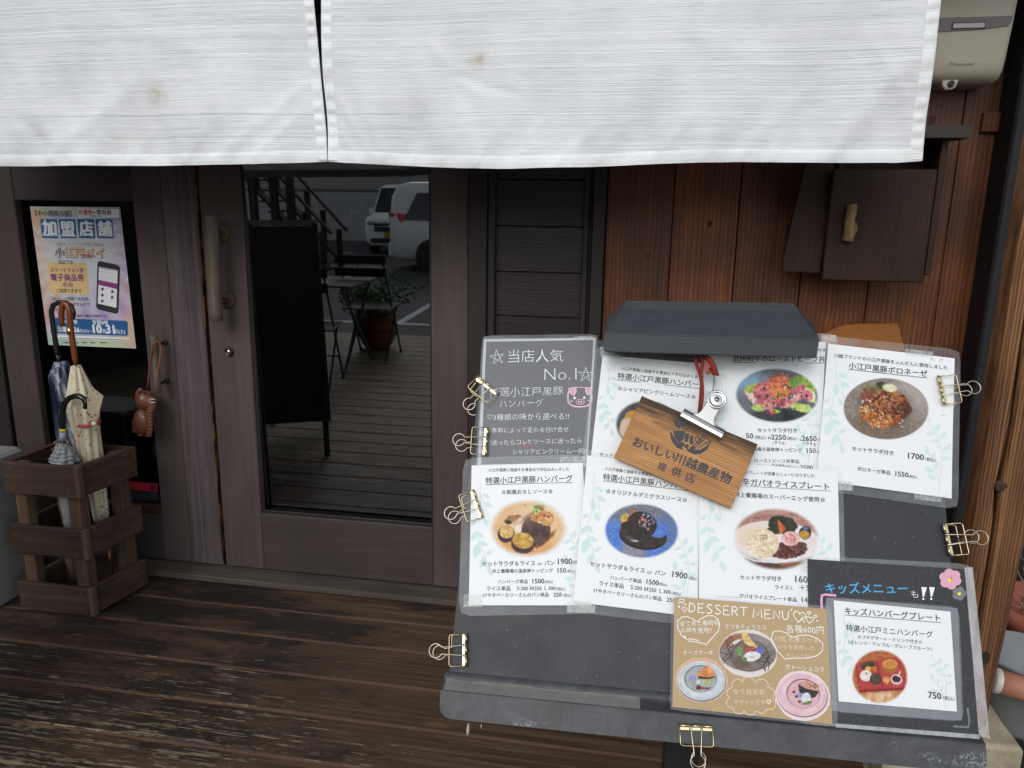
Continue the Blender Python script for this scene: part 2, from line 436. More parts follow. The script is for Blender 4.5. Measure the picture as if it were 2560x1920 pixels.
    def shape(s, cx, cy, rx, ry, rot=0, fade=0.1, paper='#f1f5f6', wob=0.0):
        "the outline of the print, fading into the paper"
        d = s._ed(cx, cy, rx, ry, rot, wob, 9, 90); s.A = np.clip((1-d)/fade, 0, 1); s.C = s.C*s.A[..., None] + hx(paper)*(1-s.A[..., None])
    def done(s, name, plane, crop, n, parent, mat):
        keep = s.A > 0.0; k = keep[:-1, :-1] | keep[1:, :-1] | keep[:-1, 1:] | keep[1:, 1:]
        idx = np.full(s.X.shape, -1); vs = []; cs = []; fs = []
        L = np.where(s.C <= 0.04045, s.C/12.92, ((s.C+0.055)/1.055)**2.4)*0.86
        for j, i in np.argwhere(k):
            q = []
            for (b, a) in ((j, i), (j+1, i), (j+1, i+1), (j, i+1)):
                if idx[b, a] < 0:
                    idx[b, a] = len(vs); vs.append(plane.W(plane.P(crop(s.X[b, a], s.Y[b, a])), n)); cs.append((*L[b, a], 1.0))
                q.append(int(idx[b, a]))
            fs.append(q)
        me = bpy.data.meshes.new(name); me.from_pydata(vs, [], fs)
        at = me.color_attributes.new('Col', 'FLOAT_COLOR', 'POINT'); at.data.foreach_set('color', np.array(cs, np.float32).ravel())
        return link(name, me, mat, parent, smooth=True)
t = NT('printed_ink'); a = t.n('ShaderNodeAttribute', _attribute_name='Col'); PRINT = t.done(t.bsdf(a.outputs['Color'], 0.55, 0.3))
def paper_mat(name, col, stain=None, k=0.03):
    t = NT(name); v = t.coord(); f = t.noise(v, 25, 5, .6); c = t.mix(f, tuple(x*(1-k) for x in col), col)
    if stain: c = t.mix(t.ramp(t.noise(t.coord(), 13, 4, .6), [(.60, 0.0), (.72, .35)]), c, stain)
    return t.done(t.bsdf(c, .38, .35))
WHITE = paper_mat('white_paper', (0.78, 0.80, 0.80)); GREYP = paper_mat('blackboard_paper', H('#5f6165')); BLACKP = paper_mat('black_card', (0.022, 0.023, 0.026), k=.4)
KRAFT = paper_mat('kraft_paper', H('#b59a70'), k=.12)
INK = plain('black_ink', (0.030, 0.031, 0.035), 0.5); CHALK = plain('white_chalk', (0.80, 0.83, 0.85), .9, vary=.25, scale=600); CHALKP = plain('pink_chalk', H('#d9a5b8'), .9, vary=.2, scale=500)
CHALKR = plain('red_chalk', H('#b06a6a'), .9); WPEN = plain('white_pen', (0.86, 0.86, 0.84), .7); BLUEPEN = plain('blue_marker', H('#4aa5d6'), .6, vary=.2, scale=300)
YELP = plain('yellow_pen', H('#e6d44a'), .6); GREYCH = plain('grey_chalk', H('#77797d'), .9, vary=.3, scale=400)
LEAFM = plain('pale_leaf_print', H('#d0e6e1', .92), .6, vary=.05); STEMM = plain('pale_stem_print', H('#d3dede', .92), .6)
t = NT('speckled_black_card'); v = t.coord(); f = t.noise(v, 900, 2, .6); c = t.mix(t.ramp(f, [(.50, 0.0), (.66, .8)]), (.016, .017, .020), (.085, .088, .095)); BLACKP = t.done(t.bsdf(c, .4, .35))
# laminate: clear, slightly milky film
t = NT('laminate_film'); v = t.coord()
f = t.noise(v, 9, 4, .6, .8); f2 = t.noise(t.coord((2, 30, 1)), 8, 3, .6)
fac = t.math('ADD', t.math('MULTIPLY', t.ramp(f, [(.35, 0.0), (.75, 1.0)]), .10), .09)
tr = t.n('ShaderNodeBsdfTransparent'); ms = t.n('ShaderNodeMixShader')
pb = t.bsdf((0.80, 0.83, 0.86), .30, .6, normal=t.bump(f, .4, .003))
t.l(fac, ms.inputs[0]); t.l(tr.outputs[0], ms.inputs[1]); t.l(pb.outputs[0], ms.inputs[2]); FILM = t.done(ms)
t = NT('clear_tape'); v = t.coord(); f = t.noise(v, 90, 4, .7); tr = t.n('ShaderNodeBsdfTransparent'); ms = t.n('ShaderNodeMixShader')
pb = t.bsdf((0.72, 0.73, 0.70), .35, .6); t.l(t.ramp(f, [(.3, .12), (.7, .55)]), ms.inputs[0]); t.l(tr.outputs[0], ms.inputs[1]); t.l(pb.outputs[0], ms.inputs[2]); TAPE = t.done(ms)

t = NT('creased_film_edge'); v = t.coord((1, .25, 1)); f = t.noise(v, 26, 4, .6, 1.5); tr = t.n('ShaderNodeBsdfTransparent'); ms = t.n('ShaderNodeMixShader')
pb = t.bsdf((0.80, 0.82, 0.85), .25, .6, normal=t.bump(f, .6, .004)); t.l(t.ramp(f, [(.3, .16), (.7, .5)]), ms.inputs[0]); t.l(tr.outputs[0], ms.inputs[1]); t.l(pb.outputs[0], ms.inputs[2]); CREASE = t.done(ms)
# the leaf sprigs printed on the menus (as on the bolognese sheet, relative to its corners)
C1 = CR(2000, 820, 2.861)
BOL = [(190, 125), (1085, 232), (1068, 1225), (105, 1095)]
LS = [(262, 335, 325, 375), (275, 395, 342, 440), (250, 500, 240, 410), (205, 510, 160, 550), (262, 505, 290, 570), (205, 590, 150, 650), (205, 595, 252, 645), (212, 665, 285, 700), (215, 670, 170, 780), (260, 765, 320, 735), (255, 770, 212, 850), (275, 840, 300, 915)]
LST = [[(250, 250), (246, 340), (240, 480), (205, 600), (215, 680), (250, 750), (275, 830), (288, 880)], [(246, 340), (285, 420), (300, 500), (300, 560)]]
RS = [(905, 650, 917, 692), (950, 750, 985, 690), (945, 752, 880, 770), (985, 800, 1035, 745), (985, 808, 915, 820), (995, 868, 957, 852), (1005, 872, 1065, 865), (893, 912, 890, 842), (932, 945, 948, 895), (995, 945, 1060, 935), (945, 1035, 868, 1003), (957, 1022, 970, 955), (957, 1088, 895, 1052)]
RST = [[(978, 1190), (985, 1080), (1000, 960), (1000, 870), (970, 790), (920, 700)], [(980, 1120), (950, 1010), (915, 920), (895, 880)]]
def inv_bil(Q, p):
    s, t = .5, .5
    for _ in range(25):
        x, y = bil(Q, s, t); e = 1e-4
        x1, y1 = bil(Q, s+e, t); x2, y2 = bil(Q, s, t+e)
        a, b, c, d = (x1-x)/e, (x2-x)/e, (y1-y)/e, (y2-y)/e; det = a*d-b*c; rx, ry = p[0]-x, p[1]-y
        s += (d*rx-b*ry)/det; t += (-c*rx+a*ry)/det
    return s, t
SPR = [[inv_bil(BOL, (l[0], l[1]))+inv_bil(BOL, (l[2], l[3])) for l in L] for L in (LS, RS)]
SPS = [[[inv_bil(BOL, p) for p in st] for st in S] for S in (LST, RST)]
def sprigs(ink, px4, left=True, right=True, ident=lambda x, y: (x, y)):
    k = ink.c; ink.c = ident
    for on, L, S in ((left, SPR[0], SPS[0]), (right, SPR[1], SPS[1])):
        if not on: continue
        for st in S: ink.line([bil(px4, *p) for p in st], 1.1, 1)
        for i, (a, b, c, d) in enumerate(L):
            p, q = Vector(bil(px4, a, b)), Vector(bil(px4, c, d)); t = q-p; m = Vector((-t.y, t.x))*.24
            ink.poly([tuple(p), tuple(p+t*.2+m*.62), tuple(p+t*.45+m), tuple(p+t*.75+m*.68), tuple(q), tuple(p+t*.75-m*.68), tuple(p+t*.45-m), tuple(p+t*.2-m*.62)], 0, dn=-0.00003*(i % 2)-.00002)
    ink.c = k
IDENT = lambda x, y: (x, y)
SHEETS = {}
def sheet(name, label, layer, crop, paper, film, pmat, group='laminated sheets on the menu board', cat='menu', n0=None):
    "a laminated sheet lying on the board: paper and film, given by their corners in crop pixels"
    n = 0.0032 + 0.0016*layer if n0 is None else n0
    u, v = bp(crop(*paper[3]))
    root = empty(name, mat=BMAT, world=False); tag(root, label, cat, group)
    px = [crop(*p) for p in paper]
    sheet_mesh('paper', BOARD, px, n, pmat, root)
    if film: film_ring('film', [crop(*p) for p in film], px, n+0.0007, FILM, root)
    return root, n, px
def tapes(root, n, crop, quads):
    for q in quads: sheet_mesh('tape', BOARD, [crop(*p) for p in q], n+0.0011, TAPE, root, (3, 3))
def rect(x0, y0, x1, y1, sl=0.0): return [(x0, y0), (x1, y0+(x1-x0)*sl), (x1, y1+(x1-x0)*sl), (x0, y1)]
# ================================================================ the sheets on the board
C5 = CR(1140, 800, 4.1476); C6 = CR(1480, 740, 2.963); C2 = CR(1080, 1120, 3.16); C3 = CR(1660, 1150, 4.046); C7 = CR(1980, 1360, 2.962); C4 = CR(1640, 1480, 4.365)
DN = 0.0003
# ---- chalk sheet
root, n, px = sheet('chalk_menu', 'laminated grey chalkboard sheet with white handwriting and a pink pig face', 0, C5,
    [(318, 232), (1425, 215), (1345, 1480), (262, 1500)], [(275, 168), (1480, 155), (1352, 1560), (200, 1575)], GREYP)
sheet_mesh('border', BOARD, [C5(*p) for p in [(292, 205), (1450, 190), (1358, 1520), (222, 1540)]], n-.0006, plain('pale_border', (.42, .44, .47), .4), root)
I = Ink(BOARD, C5, n+DN)
I.text('当店人気', 545, 447, 1110, 440, -.012, 0, .25); I.text('No.1', 918, 628, 1250, 622, -.02, 0, .1)
I.text('特選小江戸黒豚', 345, 803, 1112, 785, -.012, 0, .3); I.text('ハンバーグ', 455, 912, 905, 898, -.016, 0, .3)
I.text('♡3種類の味から選べる!!', 328, 1048, 1170, 1036, -.008, 0, .3); I.text('♡季節によって変わる付け合せ', 328, 1176, 1168, 1166, -.008, 0, .3)
I.text('♡迷ったらコレ!! ソースに迷ったら', 325, 1304, 1302, 1280, -.008, 0, .3); I.text('シャリアピンクリーム一択!!', 585, 1400, 1356, 1388, -.008, 0, .3)
def star(cx, cy, r, rot, m=0):
    p = [(cx+r*math.sin(R(rot+144*i)), cy-r*math.cos(R(rot+144*i))) for i in range(5)]
    I.line(p, 8, m, True); I.line([(x+5, y+4) for x, y in p], 5, m, True)
star(428, 392, 78, -8); star(1343, 572, 80, 2)
E8 = lambda cx, cy, rx, ry, n=26, k=2.6: [(cx+rx*math.copysign(abs(math.cos(a))**(2/k), math.cos(a)), cy+ry*math.copysign(abs(math.sin(a))**(2/k), math.sin(a))) for a in (2*math.pi*i/n for i in range(n))]
I.line(E8(1283, 805, 128, 103), 10, 1, True); I.line(E8(1286, 801, 122, 100), 5, 0, True)
I.poly([(1165, 715), (1245, 700), (1247, 745), (1225, 790), (1185, 760)], 1); I.poly([(1340, 705), (1412, 712), (1400, 765), (1362, 785), (1345, 745)], 1)
I.line([(1165, 715), (1245, 700), (1247, 745), (1225, 790), (1185, 760)], 6, 0, True, .0001); I.line([(1340, 705), (1412, 712), (1400, 765), (1362, 785), (1345, 745)], 6, 0, True, .0001)
I.ell(1230, 813, 14, 13, 0); I.ell(1331, 810, 13, 13, 0); I.line(E8(1288, 853, 42, 26), 7, 1, True); I.ell(1288, 853, 38, 22, 3, dn=-.0001); I.ell(1274, 854, 7, 10, 0); I.ell(1302, 854, 7, 10, 0)
I.line([(1183, 848), (1212, 842)], 6, 0); I.line([(1362, 840), (1380, 838)], 6, 0)
I.line([(625, 1308), (700, 1312), (797, 1308)], 9, 2)
I.done('lettering', [CHALK, CHALKP, CHALKR, plain('pink_grey_chalk', H('#8f7580'), .9)], root)
tapes(root, n, C5, [rect(1222, 180, 1420, 212, -.02)])

# ---- helper for the printed menus
def menu_print(root, n, crop, px, texts, lines=(), spr=(True, True)):
    for sd_ in (0, 1):
        if spr[sd_]: L = Ink(BOARD, IDENT, n+DN-.0001); sprigs(L, px, sd_ == 0, sd_ == 1); L.done('leaf_print', [LEAFM, STEMM], root)
    I = Ink(BOARD, crop, n+DN+.00012)
    for tx in texts:
        I.text(*tx[:5], off=tx[5] if len(tx) > 5 else .018)
    for (x0, y0, x1, y1) in lines: I.line([(x0, y0), (x1, y1)], 2.2*crop(1, 0)[0]*0+4.0)
    I.done('lettering', [INK], root)
TAGL = '小江戸黒豚と国産牛を黄金比で手仕込みしました'
TTL = '特選小江戸黒豚ハンバーグ'
# ---- cream sauce sheet (behind the plaque)
P6 = [(78, 447), (852, 508), (812, 1260), (-8, 1192)]
root, n, px = sheet('menu_sheet', 'white menu sheet half hidden behind the hanging wooden plaque, left of the pink meat photo', 1, C6, P6, [(22, 372), (905, 440), (850, 1300), (-75, 1225)], WHITE)
menu_print(root, n, C6, px, [(TAGL, 215, 556, 838, 622, .014), (TTL, 187, 622, 842, 692), ('☆シャリアピンクリームソース☆', 187, 706, 765, 772), ('セットサラダ＆ライス or パン', 55, 1192, 545, 1236)], [(185, 628, 842, 697)], (True, False))
A = Art(150, 760, 700, 1180, 6)
A.C[:] = A.two('#3c3d42', '#55565b', 60, 3); A.ell(300, 905, 62, 52, A.two('#b98a30', '#d9ab45', 20, 2), -15, .1, .08); A.ell(262, 990, 60, 80, '#e3c9ae', 0, .15, .1); A.ell(400, 960, 110, 90, A.two('#5a3a2c', '#a56a48', 22, 4), 0, .1, .1)
A.grain(.06); A.shape(420, 968, 250, 188, 8, .08); A.done('printed_photo', BOARD, C6, n+DN, root, PRINT)
tapes(root, n, C6, [rect(65, 430, 220, 462, .08), rect(60, 385, 175, 430, .08)])
# ---- roast beef bowl sheet
P6b = [(838, 326), (1724, 350), (1672, 1302), (795, 1283)]
root, n, px = sheet('menu_sheet', 'laminated white menu sheet under the black hood, photo of pink meat slices with salad leaves', 2, C6, P6b, [(812, 282), (1828, 288), (1722, 1370), (760, 1350)], WHITE)
menu_print(root, n, C6, px, [('みました', 1665, 420, 1788, 424, .014), ('武州和牛のローストビーフ丼', 1040, 494, 1722, 500), ('セットサラダ付き', 1220, 1016, 1510, 1020),
    ('50', 1136, 1061, 1188, 1063, .024), ('（税込）', 1198, 1068, 1282, 1070, .008), ('M', 1298, 1069, 1318, 1070), ('2250', 1322, 1070, 1430, 1073, .024), ('（税込）', 1436, 1074, 1512, 1077, .008), ('L', 1532, 1078, 1544, 1079), ('2650', 1547, 1080, 1656, 1083, .024), ('（税込）', 1662, 1084, 1740, 1087, .008),
    ('(', 1334, 1110, 1341, 1110, .0), ('8 0 g', 1350, 1106, 1414, 1109, .006), (')', 1422, 1112, 1429, 1112, .0), ('(', 1548, 1118, 1555, 1118, .0), ('1 0 0 g', 1562, 1115, 1648, 1119, .006), ('井上養鶏場の温泉卵トッピング', 1085, 1150, 1548, 1164), ('150', 1584, 1168, 1650, 1170), ('(税込)', 1655, 1170, 1700, 1172, .008),
    ('ローストビーフ丼単品', 1198, 1238, 1528, 1246), ('00', 1163, 1272, 1195, 1274, .024), ('（税込）', 1202, 1275, 1280, 1278, .008), ('M', 1305, 1279, 1323, 1280), ('2100', 1327, 1281, 1418, 1284, .024), ('（税込）', 1424, 1286, 1502, 1289, .008), ('L', 1519, 1290, 1531, 1291), ('2500', 1535, 1291, 1628, 1294, .024)], [(1040, 500, 1722, 507)])
A = Art(1045, 535, 1680, 955, 5)
A.C[:] = A.two('#4f545c', '#6b7078', 70, 3); A.ell(1120, 640, 150, 90, '#8fb4d0', 0, .9, .2, 2, .8); A.ell(1400, 900, 260, 60, '#2c2f33', 0, .6, .1, 3, .8)
A.poly([(1105, 720), (1235, 650), (1300, 640), (1240, 815), (1190, 810)], A.two('#b0566a', '#d98a96', 30, 5), 8, 1, 8); A.poly([(1120, 715), (1180, 690), (1205, 790), (1190, 808)], '#e6d6cf', 10, .9, 6)
A.ell(1185, 690, 60, 30, A.two('#7f9a3e', '#b9c968', 18, 6), -20, .2, .25, 3); A.ell(1565, 660, 90, 60, A.two('#6f8f38', '#b5cc62', 20, 7), 10, .2, .2, 4); A.ell(1230, 835, 50, 26, A.two('#86b13e', '#c6dd7a', 14, 8), 10, .2, .2); A.ell(1350, 862, 40, 14, '#a9c95a', 5, .3, .2)
A.ell(1330, 745, 120, 85, A.two('#8d3f45', '#d8868a', 34, 9), 10, .1, .14, 6); A.ell(1310, 800, 70, 46, A.two('#b4525c', '#e3a0a0', 22, 10), -20, .1, .12); A.ell(1255, 690, 70, 40, A.two('#a84650', '#dd8e8a', 22, 11), -30, .12, .15)
A.poly([(1385, 840), (1560, 700), (1600, 740), (1440, 835)], A.two('#c4606c', '#efb0b0', 24, 12), 8, 1, 10); A.ell(1520, 700, 60, 26, A.two('#b24c5c', '#e0939a', 20, 13), -25, .15, .15)
A.ell(1388, 690, 84, 76, A.two('#b4452c', '#e59a58', 16, 14), 0, .1, .12, 8); A.ell(1380, 640, 66, 42, A.two('#c85a48', '#eab09a', 16, 15), 0, .15, .2); A.strands(1385, 650, 80, 60, 46, 60, 4, ['#8c1f1a', '#b5352a', '#d8763c', '#e8a45c'], 3)
A.poly([(1570, 680), (1640, 720), (1650, 800), (1585, 790)], A.two('#d9e08a', '#eef0b8', 18, 16), 8, 1, 8); A.ell(1590, 745, 34, 44, A.two('#c95470', '#e59aa8', 14, 17), -20, .2, .15); A.ell(1545, 838, 90, 30, A.two('#9fbf4a', '#d5e08c', 14, 18), 10, .25, .3); A.ell(1490, 650, 34, 40, A.two('#4f7a34', '#93b552', 12, 19), 0, .3, .3)
A.specks(1390, 760, 230, 100, 40, 8, ['#4f7a2c', '#7fae3c', '#2f3a22', '#e7c7a0', '#a02c38'], 5); A.poly([(1405, 835), (1470, 870), (1510, 930), (1400, 930)], '#1e1e20', 14, .85, 8); A.specks(1315, 868, 40, 14, 10, 8, ['#b52438', '#d5485a'], 8)
A.grain(.10); A.shape(1362, 745, 308, 202, 3, .07); A.done('printed_photo', BOARD, C6, n+DN, root, PRINT)
tapes(root, n, C6, [rect(1690, 300, 1800, 352)])
# ---- grated radish sauce sheet
P2 = [(318, 143), (1190, 122), (1262, 1243), (298, 1243)]
root, n, px = sheet('menu_sheet', 'white menu sheet with an orange oval photo of a patty, leftmost of the lower row', 3, C2, P2, [(252, 85), (1225, 58), (1300, 1310), (218, 1327)], WHITE)
menu_print(root, n, C2, px, [(TAGL, 450, 194, 1085, 187, .014), (TTL, 428, 290, 1112, 272), ('☆和風おろしソース☆', 553, 373, 958, 366), ('セットサラダ＆ライス', 403, 937, 818, 932), ('or', 836, 931, 874, 930, .0), ('パン', 892, 928, 970, 926), ('1900', 998, 921, 1108, 920, .026), ('(税込)', 1112, 923, 1185, 923, .008),
    ('井上養鶏場の温泉卵トッピング', 483, 991, 958, 986), ('150', 995, 987, 1060, 987, .024), ('(税込)', 1066, 989, 1128, 989, .008), ('ハンバーグ単品', 527, 1074, 760, 1072), ('1500', 798, 1073, 890, 1071, .026), ('(税込)', 894, 1074, 957, 1073, .008),
    ('ライス単品　Ｓ200 Ｍ250 Ｌ300', 440, 1130, 978, 1126), ('（税込）', 984, 1128, 1058, 1127, .008), ('けやきベーカリーさんのパン単品', 413, 1180, 925, 1176), ('250', 963, 1176, 1027, 1175, .024), ('（税込）', 1036, 1178, 1108, 1178, .008)], [(427, 296, 1112, 278)])
A = Art(452, 405, 1085, 880, 5)
A.C[:] = A.two('#e0ae72', '#ecc69a', 90, 3, .7); A.ell(640, 820, 300, 120, '#e29a58', 0, .9, .15, 2, .7); A.ell(900, 500, 200, 90, '#f0d7b4', 0, .9, .1, 4, .6)
A.poly([(800, 770), (985, 650), (965, 700), (880, 770), (830, 800)], '#8c5226', 14, .9, 8)
A.poly([(640, 600), (720, 545), (725, 660), (660, 690), (625, 660)], A.two('#d8b48a', '#f3e0c4', 30, 5), 10, 1, 6); A.poly([(575, 580), (610, 540), (690, 530), (720, 548), (690, 560), (635, 600), (600, 610)], A.two('#7a5238', '#b08560', 26, 6), 8, 1, 5); A.ell(605, 590, 26, 16, '#3a2a22', 10, .3, .1); A.ell(690, 640, 36, 34, '#f2e4cc', 0, .4, .1)
A.ell(590, 685, 66, 66, '#3a2630', 15, .08, .04); A.ell(592, 668, 56, 48, A.two('#c9a24a', '#efd998', 18, 7), 12, .12, .05); A.specks(592, 668, 40, 34, 14, 5, ['#a8542c', '#c97a34'], 2)
A.ell(825, 660, 115, 118, A.two('#3a2824', '#6a4c42', 26, 8), 10, .05, .05, 4); A.ell(780, 560, 70, 36, '#6f625e', -25, .6, .1, 5, .7); A.ell(850, 590, 60, 50, '#5a4038', 0, .6, .1)
A.ell(722, 758, 92, 82, '#4a2a34', 10, .05, .03); A.ell(722, 735, 84, 62, A.two('#b98c34', '#dfb85c', 30, 9), 10, .07, .03)
A.ell(868, 548, 96, 54, A.two('#a86a34', '#dfa868', 18, 10), 10, .12, .2, 5); A.ell(905, 570, 60, 44, A.two('#c98a48', '#eac08c', 16, 11), 20, .15, .2); A.specks(870, 548, 80, 44, 34, 8, ['#8e4f22', '#e8bf88', '#c27f3e', '#f0d4aa'], 4)
A.ell(840, 485, 50, 28, A.two('#7f9a3c', '#c6d48a', 12, 12), -10, .3, .3); A.strands(835, 480, 50, 24, 14, 50, 4, ['#33401e', '#6f8f2e', '#cfdc9a'], 5); A.specks(868, 485, 16, 14, 4, 7, ['#c23a44'], 7); A.specks(760, 640, 280, 200, 26, 4, ['#6a3a1e', '#b5722e'], 9)
A.grain(.07); A.shape(765, 638, 305, 228, 0, .16, wob=.02); A.done('printed_photo', BOARD, C2, n+DN, root, PRINT)
tapes(root, n, C2, [rect(1012, 78, 1225, 122, -.02), rect(258, 1158, 408, 1255, .0)])
# ---- bolognese sheet
root, n, px = sheet('menu_sheet', 'laminated white menu sheet at the top right edge with a grey plate of pasta', 4, C1, BOL, [(140, 64), (1126, 172), (1116, 1306), (70, 1158)], WHITE)
menu_print(root, n, C1, px, [('川越ブランドの小江戸黒豚をふんだんに使用しました', 230, 222, 1035, 314, .014), ('小江戸黒豚ボロネーゼ', 335, 303, 892, 364), ('セットサラダ付き', 357, 886, 652, 920), ('1700', 758, 940, 870, 953, .026), ('（税込）', 878, 957, 957, 966, .008), ('ボロネーゼ単品', 395, 1029, 630, 1058), ('1550', 667, 1065, 758, 1076, .026), ('(税込)', 761, 1080, 822, 1087, .008)], [(333, 308, 892, 371)])
A = Art(285, 360, 915, 815, 5)
A.C[:] = A.two('#7d7268', '#9a9086', 14, 3); A.ell(780, 500, 150, 120, '#b5b0a4', 20, .9, .1, 2, .7); A.ell(540, 740, 250, 90, '#6f5c4e', 5, .9, .1, 3, .6)
A.ell(600, 590, 190, 145, '#5c5148', 0, .5, .05, 3, .6); A.ell(570, 425, 40, 26, A.two('#26331f', '#41542c', 12, 4), 10, .3, .3); A.ell(490, 470, 70, 44, A.two('#5a3a34', '#9a8a4c', 18, 5), -20, .2, .25); A.ell(470, 500, 50, 36, A.two('#6a3434', '#935046', 14, 6), 0, .25, .25)
A.ell(600, 590, 172, 124, A.two('#6a2e18', '#a85a30', 20, 7), -5, .08, .12, 5); A.ell(720, 590, 62, 60, A.two('#3a2018', '#6e3c28', 14, 8), 10, .2, .2); A.ell(540, 640, 110, 70, A.two('#a45a26', '#d88e44', 22, 9), 20, .2, .2)
A.strands(545, 630, 100, 60, 46, 110, 10, ['#c47a3c', '#a8602a', '#8c4a1e', '#cf9050'], 4, .9); A.ell(610, 520, 110, 66, A.two('#8a4a26', '#c98a52', 14, 10), -5, .2, .25, 6); A.strands(600, 540, 125, 76, 44, 30, 4, ['#e0cda8', '#b98a5c', '#8a4a28', '#4a2014'], 6); A.specks(610, 560, 150, 95, 260, 7, ['#6c301a', '#9a5630', '#3c1a10', '#b87a4a', '#54261a'], 11)
A.ell(630, 440, 60, 28, A.two('#c9cf9a', '#f0ecd0', 10, 11), 8, .3, .3); A.specks(600, 690, 140, 50, 50, 4, ['#d8d0b8', '#f0e8d0', '#8c5a34'], 12); A.specks(460, 560, 60, 60, 26, 4, ['#d8d0b8', '#f0e8d0'], 14)
A.ring(600, 588, 303, 218, .012, '#c0825a', 2, .6); A.grain(.08); A.shape(600, 588, 306, 220, 2, .03); A.done('printed_photo', BOARD, C1, n+DN, root, PRINT)
I = Ink(BOARD, C1, n+DN); rr = random.Random(4)
for cx, cy, k in ((930, 240, 5), (985, 245, 4), (1005, 637, 3), (1055, 848, 3), (1015, 1210, 4)):
    for _ in range(k): I.ell(cx+rr.uniform(-14, 14), cy+rr.uniform(-8, 8), rr.uniform(2, 6), rr.uniform(2, 4), 0, n=8)
I.done('stain', [plain('brown_stain', H('#c0a06a'), .6)], root)
tapes(root, n, C1, [rect(735, 165, 930, 205, .11), rect(800, 1190, 990, 1232, .1), rect(255, 1100, 355, 1165, .05)])
# ---- demi-glace sheet
P2b = [(1228, 68), (2110, 172), (2092, 1336), (1118, 1215)]
root, n, px = sheet('menu_sheet', 'white menu sheet with a blue oval photo of a dark glazed patty', 5, C2, P2b, [(1192, 20), (2160, 120), (2150, 1415), (1060, 1288)], WHITE)
menu_print(root, n, C2, px, [(TAGL, 1365, 184, 1990, 268, .014), (TTL, 1350, 262, 2045, 345), ('☆オリジナルデミグラスソース☆', 1370, 366, 2010, 440), ('セットサラダ＆ライス', 1248, 937, 1676, 992), ('or', 1696, 996, 1738, 1000, .0), ('パン', 1755, 1002, 1840, 1012), ('1900', 1893, 1021, 2010, 1037, .026), ('（税込）', 2022, 1043, 2100, 1050, .008),
    ('ハンバーグ単品', 1405, 1042, 1650, 1072), ('1500', 1690, 1076, 1786, 1088, .026), ('(税込)', 1788, 1091, 1852, 1099, .008), ('ライス単品　Ｓ200 Ｍ250 Ｌ300', 1320, 1088, 1880, 1158), ('（税込）', 1888, 1160, 1960, 1169, .008), ('けやきベーカリーさんのパン単品', 1278, 1142, 1808, 1210), ('250', 1848, 1214, 1914, 1223, .024)], [(1350, 268, 2045, 349)])
A = Art(1350, 435, 1955, 885, 5)
A.C[:] = A.two('#4a72c4', '#5f8ad6', 12, 3); A.ell(1640, 480, 330, 130, A.two('#6e6f74', '#85868a', 14, 4), 3, .7, .1, 3, .95); A.ell(1870, 640, 90, 190, '#5f7196', 0, .8, .1, 4, .6); A.ell(1590, 840, 100, 110, A.two('#8c8288', '#a79a98', 10, 5), 0, .7, .1, 4, .85)
A.ell(1664, 700, 186, 108, '#191210', 8, .05, .02); A.ell(1662, 690, 180, 100, A.two('#2b1d19', '#40302a', 20, 6), 8, .06, .02); A.ell(1772, 650, 84, 62, A.two('#4a6cc0', '#5f86d0', 14, 21), 14, .08, .04); A.ell(1560, 720, 30, 14, '#5a5c70', 30, .6, .1, 1, .7); A.ell(1525, 568, 34, 44, A.two('#b98c30', '#e6c25c', 16, 7), 10, .12, .1); A.ell(1590, 512, 22, 20, '#c0602c', 20, .3, .2)
A.ell(1652, 612, 118, 104, A.two('#1e1615', '#3c2c28', 18, 8), 12, .05, .06, 5); A.ell(1540, 620, 50, 34, '#2a1e1b', 0, .2); A.specks(1690, 590, 60, 60, 36, 6, ['#8a827c', '#cfc8c0', '#55473f'], 5); A.specks(1652, 565, 60, 14, 4, 8, ['#d2434c', '#e8757c'], 3); A.stroke([(1660, 512), (1730, 545), (1755, 600)], 8, '#4f6ec0', .8); A.ell(1600, 738, 30, 8, '#b9b2b0', 5, .6)
A.grain(.12, sc=7); A.shape(1653, 660, 293, 216, 3, .07); A.done('printed_photo', BOARD, C2, n+DN, root, PRINT)
tapes(root, n, C2, [rect(1120, 1205, 1260, 1262, .05), rect(1068, 1228, 1290, 1300, .02)])
# ---- gapao rice sheet
P3 = [(346, 14), (1733, 128), (1766, 1520), (344, 1404)]
root, n, px = sheet('menu_sheet', 'laminated white menu sheet below the plaque with a photo of rice and minced meat', 6, C3, P3, [(318, -62), (1782, 60), (1815, 1560), (312, 1440)], WHITE)
menu_print(root, n, C3, px, [('人気のプレートが定番メニューになりました', 720, 155, 1498, 191, .014), ('旨辛ガパオライスプレート', 705, 266, 1648, 319), ('☆井上養鶏場のスーパーエッグ使用☆', 640, 383, 1610, 441), ('セットサラダ付き', 755, 1212, 1165, 1230), ('1600', 1308, 1238, 1478, 1249, .026), ('ライスＬ', 1105, 1308, 1285, 1315), ('＋50', 1350, 1320, 1485, 1326), ('ガパオライスプレート単品', 750, 1396, 1320, 1438), ('1450', 1372, 1442, 1510, 1450, .026)], [(700, 270, 1662, 328)])
A = Art(675, 490, 1560, 1130, 7)
A.C[:] = A.two('#a8776c', '#c49a8c', 60, 3); rr = random.Random(2)
for k in range(20): A.stroke([(700+k*10, 480+k*9+60), (1560, 300+k*32)], 6, rr.choice(['#8a5a50', '#7c4c44', '#b98a7c']), .6)
A.ell(1120, 1060, 420, 90, A.two('#4a332c', '#6a4a3c', 30, 4), 0, .3, .08); A.poly([(1100, 1040), (1560, 780), (1560, 1130), (1300, 1130)], A.two('#8a5a42', '#b5805c', 24, 5), 16, .8)
